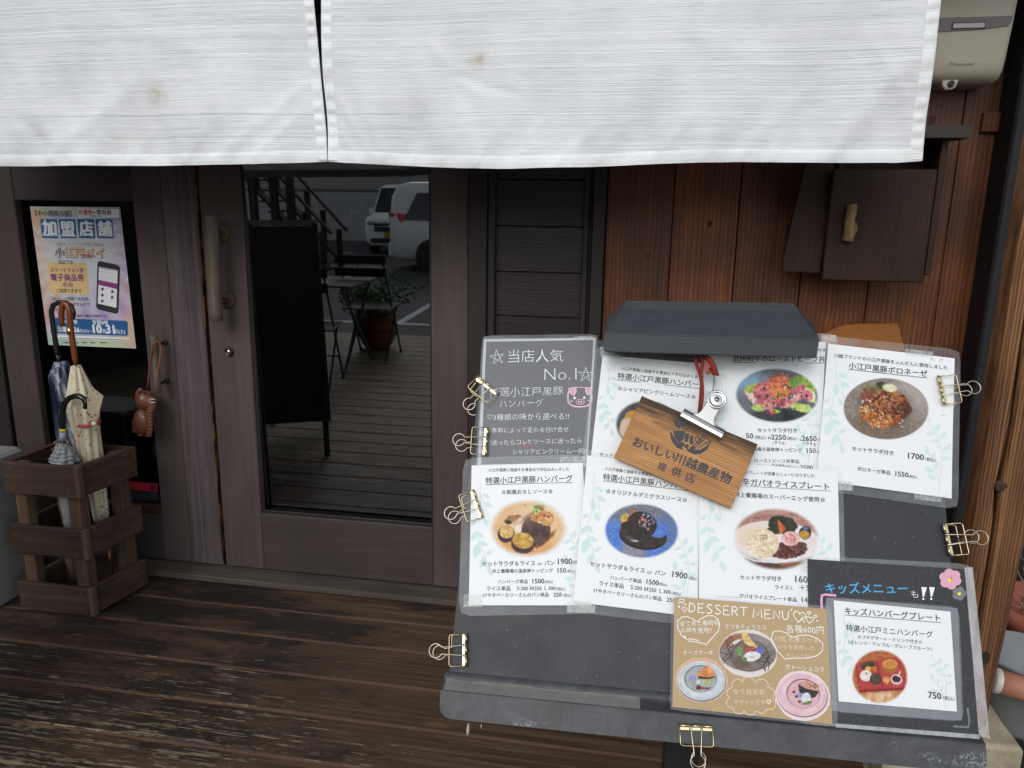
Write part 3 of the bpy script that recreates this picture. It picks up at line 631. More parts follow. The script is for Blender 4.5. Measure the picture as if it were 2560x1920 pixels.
A.ell(1118, 838, 452, 205, '#d9d3d2', 4, .06, .015); A.ell(1118, 825, 440, 198, A.two('#e8dbd6', '#f0eae8', 60, 6), 4, .06, .01); A.ell(860, 760, 200, 90, '#e9d2b8', -15, .9, .1, 3, .8); A.stroke([(740, 950), (900, 1025), (1120, 1040), (1330, 1005), (1500, 880)], 22, '#eceaf2', .9, 10)
A.ell(1180, 665, 150, 92, A.two('#1e221a', '#3c4230', 24, 7), 12, .08, .16, 5); A.ell(1110, 720, 90, 40, A.two('#22261d', '#414834', 20, 8), 0, .2, .25); A.poly([(1128, 605), (1215, 700), (1150, 768)], A.two('#c8502c', '#e37a44', 26, 9), 8, 1, 4)
A.ell(1240, 915, 190, 88, A.two('#4a2a26', '#7c4c42', 18, 10), -8, .08, .16, 6); A.specks(1240, 920, 170, 70, 90, 12, ['#3a1f1c', '#8a5448', '#5e342c'], 6); A.ell(1405, 745, 62, 68, '#2c2a26', 15, .08, .05); A.ell(1398, 765, 50, 46, A.two('#a8842c', '#c9a13c', 16, 11), 15, .1, .05); A.ell(1408, 700, 30, 16, '#4c78b8', 10, .5)
A.ell(978, 850, 166, 146, A.two('#d8bf9a', '#f2dfc0', 14, 12), 8, .06, .05, 5); A.specks(970, 855, 150, 130, 140, 9, ['#f7ead2', '#e3caa2', '#d0b082', '#fbf2e0'], 7, .8, 1.6); A.specks(980, 790, 60, 26, 34, 4, ['#3a4428', '#6a7440'], 8); A.ell(1258, 802, 92, 74, A.two('#dfa09c', '#f2cfc8', 26, 13), 0, .08, .04); A.specks(1262, 800, 66, 46, 46, 6, ['#c04c48', '#d8807a'], 9)
A.grain(.06); A.shape(1118, 808, 438, 314, 4, .10); A.done('printed_photo', BOARD, C3, n+DN, root, PRINT)
tapes(root, n, C3, [rect(1745, 228, 1880, 318, .05), rect(520, 1370, 760, 1395, .04)])
# ---- black kids sheet
root, n, px = sheet('chalk_menu', 'black laminated sheet at the lower right with blue handwriting and a pink flower', 7, C7, [(95, 115), (1238, 190), (1345, 1397), (112, 1300)], [(25, 88), (1290, 152), (1425, 1432), (10, 1318)], BLACKP)
I = Ink(BOARD, C7, n+DN)
I.text('キッズメニュー', 232, 368, 832, 372, .018, 0, .15); I.text('も', 856, 398, 905, 400, -.01, 1); 
for x in (945, 1003): I.poly([(x-18, 320), (x+22, 324), (x+2, 392), (x-8, 392)], 1); I.ell(x-4, 407, 8, 8, 1)
for i in range(6): I.ell(1138+47*math.cos(R(60*i+20)), 262+44*math.sin(R(60*i+20)), 36, 33, 2, dn=.00004*i)
I.ell(1131, 269, 15, 15, 3, dn=.0004)
for i in range(5): I.ell(1200+28*math.cos(R(72*i)), 368+28*math.sin(R(72*i)), 25, 25, 4, dn=.00004*i+.0004)
I.ell(1201, 369, 14, 12, 3, dn=.0008); I.line([(200, 480), (197, 420), (200, 382), (225, 376), (305, 382)], 17, 5); I.line([(1160, 1338), (1270, 1345), (1278, 1300), (1262, 1205)], 13, 6)
I.done('lettering', [BLUEPEN, WPEN, CHALKP, YELP, GREYCH, plain('pink_marker', H('#dfa0c0'), .7), GREYCH], root)
tapes(root, n, C7, [rect(50, 120, 95, 205, .05)])
sheet_mesh('film_edge', BOARD, [C7(*p) for p in [(1240, 180), (1300, 175), (1425, 1430), (1345, 1400)]], n+.0012, CREASE, root, (4, 16))
sheet_mesh('film_edge', BOARD, [C7(*p) for p in [(300, 1318), (1345, 1398), (1352, 1432), (300, 1345)]], n+.0012, CREASE, root, (12, 2))
nk = n
# ---- white kids plate sheet on it
PK = [(285, 418), (1135, 500), (1183, 1230), (320, 1155)]
root, n, px = sheet('menu_sheet', 'small laminated white sheet on the black sheet with a photo of a red tray', 8, C7, PK, [(215, 390), (1196, 466), (1232, 1305), (262, 1232)], WHITE)
sheet_mesh('backing_card', BOARD, [C7(*p) for p in [(228, 400), (1188, 474), (1222, 1298), (268, 1226)]], n-.0004, plain('grey_card', H('#5d6066'), .5), root)
menu_print(root, n, C7, px, [('キッズハンバーグプレート', 367, 519, 1062, 574), ('特選小江戸ミニハンバーグ', 375, 641, 1008, 693, .012), ('☆プチデザート・ドリンク付き☆', 457, 698, 932, 738, .008), ('（オレンジ・アップル・グレープフルーツ）', 392, 736, 1000, 790, .008), ('750', 973, 1131, 1068, 1141, .026), ('（税込）', 1082, 1145, 1166, 1152, .008)], [(365, 524, 1067, 581)])
A = Art(410, 775, 830, 1175, 5)
A.C[:] = A.two('#a8562c', '#c4753e', 20, 3)
for k in range(8): A.stroke([(400, 800+k*14), (830, 760+k*40)], 5, '#8a4322', .4)
A.ell(640, 1140, 180, 60, A.two('#c98a58', '#e8c8a4', 30, 4), 0, .6, .1); A.poly([(440, 880), (770, 840), (830, 1070), (470, 1090)], '#7c1f1c', 8); A.poly([(445, 870), (768, 830), (818, 1052), (472, 1075)], A.two('#a83230', '#c44a44', 40, 5), 6); A.poly([(455, 885), (590, 865), (635, 1050), (480, 1060)], '#b53f3c', 6, .9); A.poly([(605, 862), (740, 848), (800, 1030), (650, 1045)], '#b84440', 6, .9); A.stroke([(595, 860), (640, 1055)], 9, '#842422')
A.ell(535, 895, 58, 30, A.two('#2c2e20', '#5a4a34', 12, 6), -10, .2, .2); A.poly([(540, 905), (600, 900), (592, 950)], '#c4742c', 6); A.ell(532, 918, 20, 18, '#e0b84c', 0, .2); A.ell(518, 968, 44, 40, A.two('#e8d8cc', '#f6eee6', 16, 7), 0, .1); A.ell(590, 992, 44, 44, A.two('#3a2a22', '#5c4a3c', 14, 8), 0, .1, .05); A.specks(520, 950, 20, 8, 6, 3, ['#3a3a28'], 3)
A.ell(693, 905, 56, 46, '#a86a2c', 0, .1); A.ell(693, 882, 54, 34, '#d8a04c', 0, .1); A.ell(693, 884, 44, 25, A.two('#c47a34', '#d89048', 16, 9), 0, .12); A.poly([(640, 985), (665, 972), (695, 985), (690, 1010), (668, 1030), (645, 1010)], A.two('#d87a3a', '#f0b068', 12, 10), 6); A.ell(740, 995, 42, 36, '#e8dcd4', 15, .08); A.ell(740, 992, 32, 26, '#4a2028', 15, .1); A.stroke([(752, 972), (768, 938)], 9, '#e8e0da')
A.grain(.05); A.shape(620, 975, 206, 198, 0, .08); A.done('printed_photo', BOARD, C7, n+DN, root, PRINT)
# ---- dessert card
PD = [(188, 55), (1822, 185), (1882, 1425), (165, 1235)]
root, n, px = sheet('dessert_menu', 'brown kraft dessert card with white handwriting and three cut-out plate photos', 10, C4, PD, [(150, 25), (1872, 158), (1942, 1450), (138, 1268)], KRAFT)
I = Ink(BOARD, C4, n+DN+.0002)
LET = {'D': [[(0, 0), (.05, 1)], [(0, .98), (.35, .93), (.55, .6), (.5, .25), (.3, .03), (0, 0)]], 'E': [[(.5, 1), (0, .97), (0, 0), (.55, .03)], [(0, .5), (.42, .53)]],
       'S': [[(.5, .9), (.35, 1), (.1, .93), (.05, .72), (.28, .53), (.5, .33), (.45, .1), (.22, 0), (0, .1)]], 'R': [[(0, 0), (.04, 1)], [(.04, .97), (.4, .95), (.5, .73), (.3, .52), (.04, .5)], [(.25, .5), (.55, 0)]],
       'T': [[(-.05, .98), (.65, 1)], [(.3, .98), (.3, 0)]], 'M': [[(0, 0), (.1, 1), (.4, .25), (.72, 1), (.8, 0)]], 'N': [[(0, 0), (.04, 1), (.52, .05), (.55, 1)]], 'U': [[(0, 1), (.03, .25), (.2, 0), (.42, .06), (.53, .3), (.55, 1)]]}
def hand(word, x0, y0, x1, y1, hgt, wd, adv, m=0):
    ws = [adv.get(c, .78) for c in word]; tot = sum(ws)-.2; x = 0
    for c, wv in zip(word, ws):
        f = (x1-x0)/tot
        for st in LET.get(c, []):
            P = []
            for a, b in st:
                px_ = x0+(x+a)*f; P.append((px_, y0+(px_-x0)*(y1-y0)/(x1-x0)-b*hgt))
            I.line(P, wd, m)
        x += wv
hand('DESSERT', 345, 215, 965, 268, 98, 11, {'D': .85}); hand('MENU', 1032, 278, 1412, 303, 96, 11, {'M': 1.05, 'U': .75})
def heart(cx, cy, s_, wd, rot=0, m=0, sx=1.0):
    P = []
    for i in range(28):
        a = 2*math.pi*i/28; x = .0625*16*math.sin(a)**3*sx; y = -.0625*(13*math.cos(a)-5*math.cos(2*a)-2*math.cos(3*a)-math.cos(4*a)); c, d = math.cos(R(rot)), math.sin(R(rot)); P.append((cx+s_*(x*c-y*d), cy+s_*(x*d+y*c)))
    if wd: I.line(P, wd, m, True)
    else: I.poly(P, m)
for h_ in ((268, 98, 26, 7, 10), (235, 120, 10, 0, 0), (304, 135, 13, 0, 20), (238, 160, 14, 0, -10), (297, 188, 27, 7, 10), (1443, 195, 13, 0, -15), (1527, 265, 66, 9, 10), (1630, 228, 20, 8, 10), (1640, 300, 40, 8, 8), (1700, 265, 17, 7, 15), (1578, 322, 12, 0, 10), (1720, 312, 11, 0, 10)): heart(h_[0], h_[1], h_[2], h_[3], h_[4])
I.line([(1540, 300), (1560, 275)], 8); I.ell(1562, 262, 6, 6)
I.text('さつまティラミス', 735, 397, 1178, 410, -.004, 0, .25); I.text('全て井上養鶏場', 250, 372, 668, 360, -.004, 0, .3); I.text('の卵を使用!!', 258, 443, 592, 440, -.004, 0, .3); I.text('チーズケーキ', 283, 682, 605, 676, -.004, 0, .2)
I.text('各種600円', 1390, 438, 1792, 458, -.004, 0, .2); I.text('川越 名産さつま', 1262, 532, 1730, 556, -.008, 1, .25); I.text('いもを使用した', 1295, 608, 1688, 632, -.008, 1, .25); I.text('メニューも!', 1385, 697, 1648, 707, -.008, 1, .25); I.text('ガトーショコラ', 1378, 832, 1790, 864, -.004, 0, .2)
I.text('全て自家製', 820, 1103, 1160, 1108, -.010, 1, .25); I.text('デザートです', 832, 1206, 1165, 1214, -.010, 1, .25); heart(1200, 1180, 26, 7, 0, 1); I.line([(1183, 1178), (1195, 1195), (1212, 1190), (1218, 1172)], 5, 1)
I.line([(535, 565), (450, 545), (350, 530), (265, 470), (222, 390), (225, 310), (270, 272), (330, 268), (400, 300), (437, 325), (470, 290), (540, 258), (610, 260), (655, 295), (676, 350), (660, 420), (600, 490), (555, 535)], 9, 0, True)
I.line([(340, 505), (390, 510), (450, 525)], 9); I.ell(300, 483, 10, 10)
I.line([(1370, 722), (1345, 690), (1290, 630), (1245, 560), (1230, 490), (1250, 430), (1310, 420), (1380, 440), (1458, 492), (1520, 470), (1620, 465), (1720, 500), (1780, 560), (1775, 630), (1720, 685), (1620, 712), (1500, 712)], 9, 0, True)
cl = []
for (cx, cy, r0, a0, a1) in ((870, 1000, 62, 160, 320), (985, 985, 70, 190, 345), (1125, 1010, 72, 205, 360), (1205, 1085, 55, 255, 400), (1215, 1205, 62, 300, 440), (1120, 1255, 50, 10, 150), (1000, 1265, 60, 20, 165), (880, 1250, 62, 30, 190), (795, 1190, 50, 90, 240), (800, 1085, 52, 110, 280)): cl += [(cx+r0*math.cos(R(a)), cy+r0*math.sin(R(a))) for a in range(a0, a1, 18)]
I.line(cl, 6, 1, True)
I.done('lettering', [WPEN, plain('pale_pen', H('#e8dcc4'), .7)], root)
A = Art(660, 405, 1300, 920, 6)       # tiramisu
A.C[:] = hx('#e6ddd8'); A.ell(975, 650, 310, 205, A.two('#7a706c', '#9a8f8a', 60, 3), 3, .05); A.ell(800, 530, 130, 60, '#a8653c', -25, .7, .1, 3, .7); A.ell(1000, 690, 195, 165, A.two('#6f645f', '#857a74', 40, 4), 0, .06); A.ring(1000, 690, 195, 165, .05, '#4a423f', 0, .7); A.ell(900, 760, 90, 60, '#6a4c38', 0, .8, .1, 3, .6)
A.ell(850, 540, 70, 14, '#e8e6e4', -28, .6, .2); A.strands(790, 640, 50, 80, 9, 150, 7, ['#2a1c18', '#3a2620'], 3, .5); A.strands(1150, 740, 40, 80, 9, 150, 7, ['#2a1c18', '#3a2620'], 5, .5)
A.poly([(905, 432), (960, 425), (1000, 500), (1060, 560), (1080, 600), (1020, 600), (940, 550), (915, 490)], A.two('#d8a85c', '#f0d49a', 24, 5), 8); A.poly([(905, 575), (1050, 590), (1080, 640), (1050, 665), (925, 650)], A.two('#8a4438', '#b0665a', 16, 6), 8, 1, 5); A.ell(1020, 695, 100, 50, A.two('#d8dce0', '#f6f6f4', 14, 7), -10, .12, .15); A.ell(890, 640, 34, 44, A.two('#4c8a4c', '#8ab868', 14, 8), 10, .2, .2); A.ell(940, 725, 30, 26, A.two('#5c7a4a', '#84a068', 10, 9), 0, .3, .2); A.ell(1110, 628, 42, 36, A.two('#4a56a8', '#7c86cc', 12, 10), 0, .15, .15); A.specks(1010, 700, 50, 8, 7, 4, ['#a83434'], 3)
A.grain(.08); A.shape(980, 663, 310, 250, 3, .02, '#efe9e4', .03); A.done('printed_photo', BOARD, C4, n+DN, root, PRINT)
A = Art(195, 700, 765, 1200, 6)       # cheesecake
A.C[:] = hx('#e0b090'); A.ell(480, 965, 262, 215, '#6a6a74', 5, .03); A.ell(476, 955, 258, 212, A.two('#c6ccd2', '#dbe0e4', 50, 3), 5, .03, .01); A.ring(478, 960, 230, 188, .025, '#a8a4ac', 5, .6); A.ell(470, 935, 175, 145, '#4c4648', 3, .03); A.ell(472, 938, 168, 140, A.two('#9aa09c', '#b2b7b4', 50, 4), 3, .04)
A.poly([(440, 910), (625, 900), (620, 920), (540, 942), (445, 930)], '#2e2622', 6); A.poly([(435, 875), (545, 780), (620, 845), (628, 905), (545, 920), (437, 905)], A.two('#cc7a44', '#e8a468', 30, 5), 6); A.poly([(545, 780), (620, 845), (545, 880)], '#ecb078', 6, .8); A.ell(385, 930, 38, 32, A.two('#7c78b4', '#a9a6d4', 12, 6), 0, .2, .2); A.ell(440, 968, 26, 22, A.two('#c0bab0', '#e8e4dc', 8, 7), 0, .3, .3); A.ell(540, 970, 44, 34, A.two('#8f9a4c', '#d8d8a8', 10, 8), 0, .25, .25); A.ell(448, 1030, 30, 24, '#6a2430', 0, .15); A.poly([(470, 1025), (560, 1030), (590, 1015), (560, 1045), (480, 1045)], '#7c2c3a', 6)
A.grain(.05); A.shape(480, 950, 276, 238, 8, .015, '#e6cdbc', .03); A.done('printed_photo', BOARD, C4, n+DN, root, PRINT)
A = Art(1260, 850, 1870, 1385, 6)     # gateau
A.C[:] = hx('#eee0e0'); A.ell(1560, 1115, 275, 232, '#8a5a66', 12, .03); A.ell(1556, 1106, 270, 228, A.two('#e2bcc2', '#efd2d6', 60, 3), 12, .03, .01); A.ring(1558, 1110, 240, 200, .02, '#c88e9a', 12, .5); A.ell(1570, 1095, 180, 160, '#7c4450', 12, .03); A.ell(1572, 1100, 172, 154, A.two('#d8a8b0', '#e4bcc2', 50, 4), 12, .04)
A.poly([(1515, 985), (1620, 950), (1740, 1010), (1730, 1070), (1600, 1040)], A.two('#c08a74', '#e0b09c', 14, 5), 8, 1, 5); A.poly([(1515, 990), (1600, 1040), (1740, 1070), (1700, 1130), (1640, 1150), (1530, 1080)], A.two('#262220', '#403a36', 16, 6), 6); A.specks(1680, 1010, 50, 30, 34, 5, ['#6a3c30', '#a86c54', '#3a2420'], 4); A.ell(1600, 1135, 52, 56, A.two('#c8cdd0', '#f2f2f0', 14, 7), 0, .15, .2); A.ell(1530, 1110, 34, 30, A.two('#7c86c4', '#aab0dc', 10, 8), 0, .2, .25); A.ell(1610, 1195, 50, 18, A.two('#4c6a3c', '#7c9a5c', 10, 9), -15, .3, .3)
for x, y in ((1470, 1077), (1495, 1125), (1530, 1180)): A.ell(x, y, 17, 16, '#6a2030', 0, .15); A.ell(x-5, y-6, 5, 4, '#d0909a', 0, .5)
A.grain(.05); A.shape(1563, 1120, 292, 262, 18, .015, '#f0e8e6', .03); A.done('printed_photo', BOARD, C4, n+DN, root, PRINT)
# ================================================================ menu stand, clips, plaque
t = NT('black_stand_enamel'); v = t.coord(); f = t.noise(v, 11, 6, .65); fine = t.noise(v, 420, 3, .6)
c = t.mix(f, H('#1e2023'), H('#2d3034')); sp = t.ramp(t.noise(v, 160, 2, .5), [(.69, 0.0), (.74, .35)]); c = t.mix(sp, c, H('#8d9094'))
BOARDM = t.done(t.bsdf(c, t.ramp(f, [(.3, .42), (.8, .62)]), .45, normal=t.bump(fine, .25, .0012)))
t = NT('worn_ledge_enamel'); v = t.coord((1, 1, 1)); f = t.noise(v, 26, 6, .7, .6); big = t.noise(t.coord((4, 9, 9)), 2.2, 5, .65); sp = t.noise(v, 330, 2, .5)
c = t.mix(t.ramp(f, [(.38, 0.0), (.72, 1.0)]), H('#323335'), H('#494b4e'))
m = t.math('MULTIPLY', t.ramp(sp, [(.50, 0.0), (.60, 1.0)]), t.ramp(big, [(.60, 0.0), (.70, .6)])); c = t.mix(m, c, H('#9fa3a8'))
LEDGEM = t.done(t.bsdf(c, .45, .5, normal=t.bump(f, .15, .001)))
t = NT('dark_painted_hood'); v = t.coord((3, 40, 40)); f = t.noise(v, 3, 5, .6); c = t.mix(f, H('#26292d'), H('#3a3d42')); c = t.mix(t.ramp(t.noise(t.coord(), 210, 2, .5), [(.70, 0.0), (.75, .3)]), c, H('#75787c'))
HOODM = t.done(t.bsdf(c, .55, .4, normal=t.bump(f, .12, .001)))
root = empty('menu_stand', mat=BMAT, world=False)
tag(root, 'black standing menu board with a hood and a bottom ledge, covered in menus', 'menu board')
m = MB(); m.prism([(-.378, -.276), (.3835, -.276), (.3795, .302), (-.3745, .302)], -.006, 0.0, bev=.0015); m.done('panel', BOARDM, root)
# ledge: a concave lip swept along the lower edge, its ends rounded
prof = [(-.262, .0006), (-.2715, .0009), (-.2745, .0022), (-.2775, .0052), (-.2815, .0098), (-.2850, .0138), (-.2876, .0166), (-.2886, .0180), (-.2898, .0184), (-.300, .0180), (-.314, .0176), (-.328, .0172)]
m = MB(); us = [-.385, -.384, -.381, -.375, -.366] + [-.35+i*.73/40 for i in range(41)] + [.386, .391, .3955, .398, .399]
grid = []
for u in us:
    e = min(u+.385, .399-u); r = .019; lim = -.328 + (r-math.sqrt(max(0, r*r-(r-e)**2)) if e < r else 0)
    row = []
    for (v_, n_) in prof: row.append((u, max(v_, lim), n_ + .0006*math.sin(31*u)*(n_ > .017)))
    row += [(u, max(-.328, lim), .0136)] + [(u, max(v_, lim)-.004, n_-.0045) for v_, n_ in reversed(prof[4:-1])] + [(u, -.275, -.006), (u, -.262, -.006)]
    grid.append([m.bm.verts.new(p) for p in row])
for A_, B_ in zip(grid, grid[1:]):
    for k in range(len(A_)):
        fc = m.bm.faces.new((A_[k], A_[(k+1) % len(A_)], B_[(k+1) % len(A_)], B_[k])); fc.smooth = k < 7
m.bm.faces.new(grid[0]); m.bm.faces.new(grid[-1][::-1]); m.done('ledge', LEDGEM, root)
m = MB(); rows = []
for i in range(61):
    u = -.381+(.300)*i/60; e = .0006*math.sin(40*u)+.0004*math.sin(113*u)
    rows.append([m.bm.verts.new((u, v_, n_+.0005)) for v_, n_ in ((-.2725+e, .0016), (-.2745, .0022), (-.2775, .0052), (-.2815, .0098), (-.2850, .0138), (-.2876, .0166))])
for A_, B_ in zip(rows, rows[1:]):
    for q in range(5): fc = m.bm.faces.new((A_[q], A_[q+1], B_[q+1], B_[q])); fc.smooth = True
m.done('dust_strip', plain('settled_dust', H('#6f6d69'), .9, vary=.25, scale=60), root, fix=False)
# chalk rub marks lie in the ledge material; a few drips of dried paint under its left end
m = MB(); m.lathe([(.0005, 0), (.002, .004), (.0026, .010), (.0015, .016), (.0003, .018)], (-.338, -.331, .0145), (0, -1, 0), 8); m.lathe([(.0005, 0), (.0012, .003), (.0004, .006)], (-.318, -.331, .0145), (0, -1, 0), 8); m.done('paint_drip', plain('dried_glue', H('#a39b92'), .5), root)
# hood
hb, hl, hr = .062, -.1555, .192
def hq(px, py, n): u, v = bp(C6(px, py), n); return (u, v, n)
a = [hq(85, 415, .068), hq(1665, 462, .068)]; b = [hq(90, 275, .068), hq(1685, 325, .068)]; c_ = [hq(240, 100, .048), hq(1532, 120, .048)]
m = MB(); V = []
for (lo, hi) in ((a, b),): pass
def colm(p, n): return (p[0], p[1], n)
b2 = [(b[0][0]+.004, b[0][1]+.006, .0), (b[1][0]-.004, b[1][1]+.006, .0)]; c2 = [hq(250, 42, .026), hq(1512, 62, .026)]
vs = [a[0], a[1], (a[1][0], a[1][1]+.0445, -.012), (a[0][0], a[0][1]+.0445, -.012), b[0], b[1], hq(1640, 205, -.012), hq(112, 168, -.012), c_[0], c_[1], c2[1], c2[0], (c2[1][0], c2[1][1]+.016, -.006), (c2[0][0], c2[0][1]+.016, -.006)]
fs = [(0, 1, 5, 4), (1, 2, 6, 5), (2, 3, 7, 6), (3, 0, 4, 7), (3, 2, 1, 0), (4, 5, 9, 8), (8, 9, 10, 11), (5, 6, 12, 10, 9), (7, 4, 8, 11, 13), (11, 10, 12, 13), (6, 7, 13, 12)]
v_, f_ = m._add(vs, fs); bmesh.ops.recalc_face_normals(m.bm, faces=m.bm.faces)
bmesh.ops.bevel(m.bm, geom=list(m.bm.edges), offset=.0018, segments=2, affect='EDGES'); m.done('hood', HOODM, root)
m = MB(); p0 = at_y(1704, 1880, 1.13); px0 = p0.x
IM = BMAT.inverted(); blk = plain('black_metal', (.012, .012, .013), .5)
m.box((px0-.029, 1.12, 0.0), (px0+.029, 1.17, .78), .002, IM); m.done('pole', blk, root)
m = MB(); m.box((px0-.22, .98, .004), (px0+.22, 1.30, .022), .006, IM); m.done('base_plate', blk, root)

# ---- wire clips
t = NT('gold_wire'); f = t.noise(t.coord(), 200, 3, .6); GOLD = t.done(t.bsdf(t.mix(f, H('#b5a070'), H('#dccfac')), t.ramp(f, [(.3, .22), (.8, .4)]), .5, 1.0))
t = NT('pale_wire'); f = t.noise(t.coord(), 200, 3, .6); WIRE = t.done(t.bsdf(t.mix(f, H('#a89c86'), H('#d9d0bd')), .3, .5, 1.0))
RUST = plain('rust', H('#7a4a2c'), .8)
def make_clip():
    root = empty('wire_binder_clip', world=False); w2, dp = .0235, .0262; r = .00085
    b = MB()
    for zt, zs in ((.004, .0085), (-.010, -.0145)):
        z = lambda x: zt+(zs-zt)*x/dp
        pts = [(0, w2, z(0)), (dp*.55, w2, z(dp*.55))] + [(dp-.004+.004*math.sin(R(a)), w2-.004+.004*math.cos(R(a)), z(dp)) for a in (0, 30, 60, 90)] + [(dp-.004+.004*math.cos(R(a)), -w2+.004-.004*math.sin(R(a)), z(dp)) for a in (0, 30, 60, 90)] + [(dp*.55, -w2, z(dp*.55)), (0, -w2, z(0))]
        b.tube(pts, r, 7)
    b.done('frame', GOLD, root)
    s = MB(); s.tube([(dp, -.003, .0085), (dp+.001, -.001, -.003), (dp, .002, -.0145)], .0012, 7); s.tube([(dp, .003, .0085), (dp+.0015, .001, -.003), (dp, -.002, -.0145)], .0012, 7); s.ball((dp+.0012, 0, -.003), .0022, seg=8); s.done('spine_twist', RUST, root)
    for zt in (.004, -.010):
        j = MB(); q = 1 if zt > 0 else -1
        for (y0, y1) in ((-.0245, -.0095), (-.0062, .0062), (.0095, .0245)):
            j.tube([(0, y0, zt+q*.0009), (0, y1, zt+q*.0009)], .0021, 8)
            j.box((.0006, y0, zt-.0005*q-.0004), (.0058, y1, zt-.0005*q+.0004))
        j.done('jaw', GOLD, root)
    for q, zt, zo, yaw in ((1, .0052, .0105, 0.0), (-1, -.0115, -.0165, R(5))):
        hd = MB(); nx, cx, rr = .0365, .0472, .0105; P = [(0, -.0098, 0), (0, -.0078, 0), (nx*.6, -.0062, .6), (nx-.002, -.0050, .9)]
        for i in range(19):
            a = R(180+28 + (360-56)*i/18); P.append((cx+rr*math.cos(a), rr*math.sin(a), 1.0))
        P += [(nx-.002, .0050, .9), (nx*.6, .0062, .6), (0, .0078, 0), (0, .0098, 0)]
        P = [(x*math.cos(yaw)-y*math.sin(yaw), x*math.sin(yaw)+y*math.cos(yaw), zt+(zo-zt)*k) for x, y, k in P]
        hd.tube(P, .00092, 7); hd.done('handle', WIRE, root)
    return root
def copy_thing(o, parent=None):
    c = o.copy(); COL.objects.link(c); c.parent = parent
    if parent is not None: c.matrix_parent_inverse = o.matrix_parent_inverse.copy()
    for ch in list(o.children): copy_thing(ch, c)
    return c
clip0 = make_clip()
c6b = CR(1040, 1480, 3.3515)
CLIPS = [(C5, (328, 670), (145, 862), .009, 'gold wire clip gripping the grey chalk sheet, the tilted upper one'),
         (C5, (321, 1260), (58, 1243), .006, 'gold wire clip gripping the grey chalk sheet near its lower corner, pointing left'),
         (C2, (364, 440), (155, 512), .008, 'gold wire clip gripping the sheet with the orange oval photo'),
         (c6b, (420, 487), (172, 492), .003, 'gold wire clip on the bare black board edge at the left, above the ledge'),
         (C1, (1005, 447), (1245, 425), .012, 'gold wire clip gripping the pasta sheet at the upper right'),
         (C1, (1045, 1515), (1290, 1500), .003, 'gold wire clip on the black board edge at the right, before the timber post'),
         (C4, (435, 1462), (455, 1795), .020, 'gold wire clip hanging down from the front of the ledge')]
for i, (cr, tip, loop, n, lab) in enumerate(CLIPS):
    o = clip0 if i == 0 else copy_thing(clip0)
    p = bp(cr(*tip), n+.003); q = bp(cr(*loop), n+.010); ang = math.atan2(q[1]-p[1], q[0]-p[0])
    o.matrix_basis = BMAT @ Matrix.Translation((p[0], p[1], n)) @ Matrix.Rotation(ang, 4, 'Z')
    tag(o, lab, 'binder clip', 'gold wire clips around the menu board')

# ---- the wooden plaque, the bulldog clip and the cord it hangs from
PN = .034
pq = [bp(C6(*p), PN) for p in [(370, 740), (1228, 1098), (1030, 1572), (163, 1192)]]
pc = Vector((sum(p[0] for p in pq)/4, sum(p[1] for p in pq)/4)); pa = math.atan2(pq[1][1]-pq[0][1], pq[1][0]-pq[0][0])
def loc2(p): d = Vector(p)-pc; c, s = math.cos(-pa), math.sin(-pa); return (d.x*c-d.y*s, d.x*s+d.y*c)
t = NT('cedar_plaque'); v = t.coord((5, 95, 40)); g = t.noise(v, 1.6, 6, .6, .5); wv = t.n('ShaderNodeTexWave', _wave_type='BANDS', _bands_direction='Y', Scale=70.0, Distortion=2.2, Detail=2.0); t.l(t.coord((.35, 1, 1)), wv.inputs[0])
big = t.noise(t.coord((5, 16, 5)), 1.4, 4, .55, .8); f = t.mix(.20, g, wv.outputs[1])
c = t.ramp(f, [(.25, H('#8a6138')), (.5, H('#b07f4d')), (.75, H('#c99b66'))]); c = t.mix(t.ramp(big, [(.45, 0.0), (.65, .5)]), c, H('#8f5b30'))
y = t.sep(t.coord())[1]; e = t.math('ADD', y, t.math('MULTIPLY', t.math('SUBTRACT', t.noise(t.coord((6, 55, 10)), 1.5, 5, .65, .6), .5), .09))
c = t.mix(t.ramp(t.math('MULTIPLY', t.math('ADD', e, .08), 6.25), [(.60, 0.0), (.80, .92)]), c, H('#2b1f18'))
CEDAR = t.done(t.bsdf(c, .62, .35, normal=t.bump(wv.outputs[1], .25, .0006)))
root = empty('wooden_plaque', mat=BMAT, world=False); tag(root, 'tilted cedar plaque with burnt lettering and a vegetable bowl emblem, hung over the menus', 'plaque')
m = MB(); m.prism([loc2(p) for p in pq], -.0085, 0.0, bev=.0007); o = m.done('board', CEDAR, root); o.matrix_basis = Matrix.Translation((pc.x, pc.y, PN)) @ Matrix.Rotation(pa, 4, 'Z')
class Flat(Plane):
    def __init__(s, n): s.n0 = n
    def P(s, q): return bp(q, s.n0)
    def W(s, p, n): return (p[0], p[1], s.n0+n)
I = Ink(Flat(PN), C6, .0003)
I.text('おいしい', 297, 1106, 600, 1225, .030, 0); I.text('川越農産物', 602, 1228, 1015, 1398, .030, 0); I.text('提', 480, 1283, 540, 1305, .022); I.text('供', 580, 1322, 648, 1348, .022); I.text('店', 682, 1368, 752, 1392, .022)
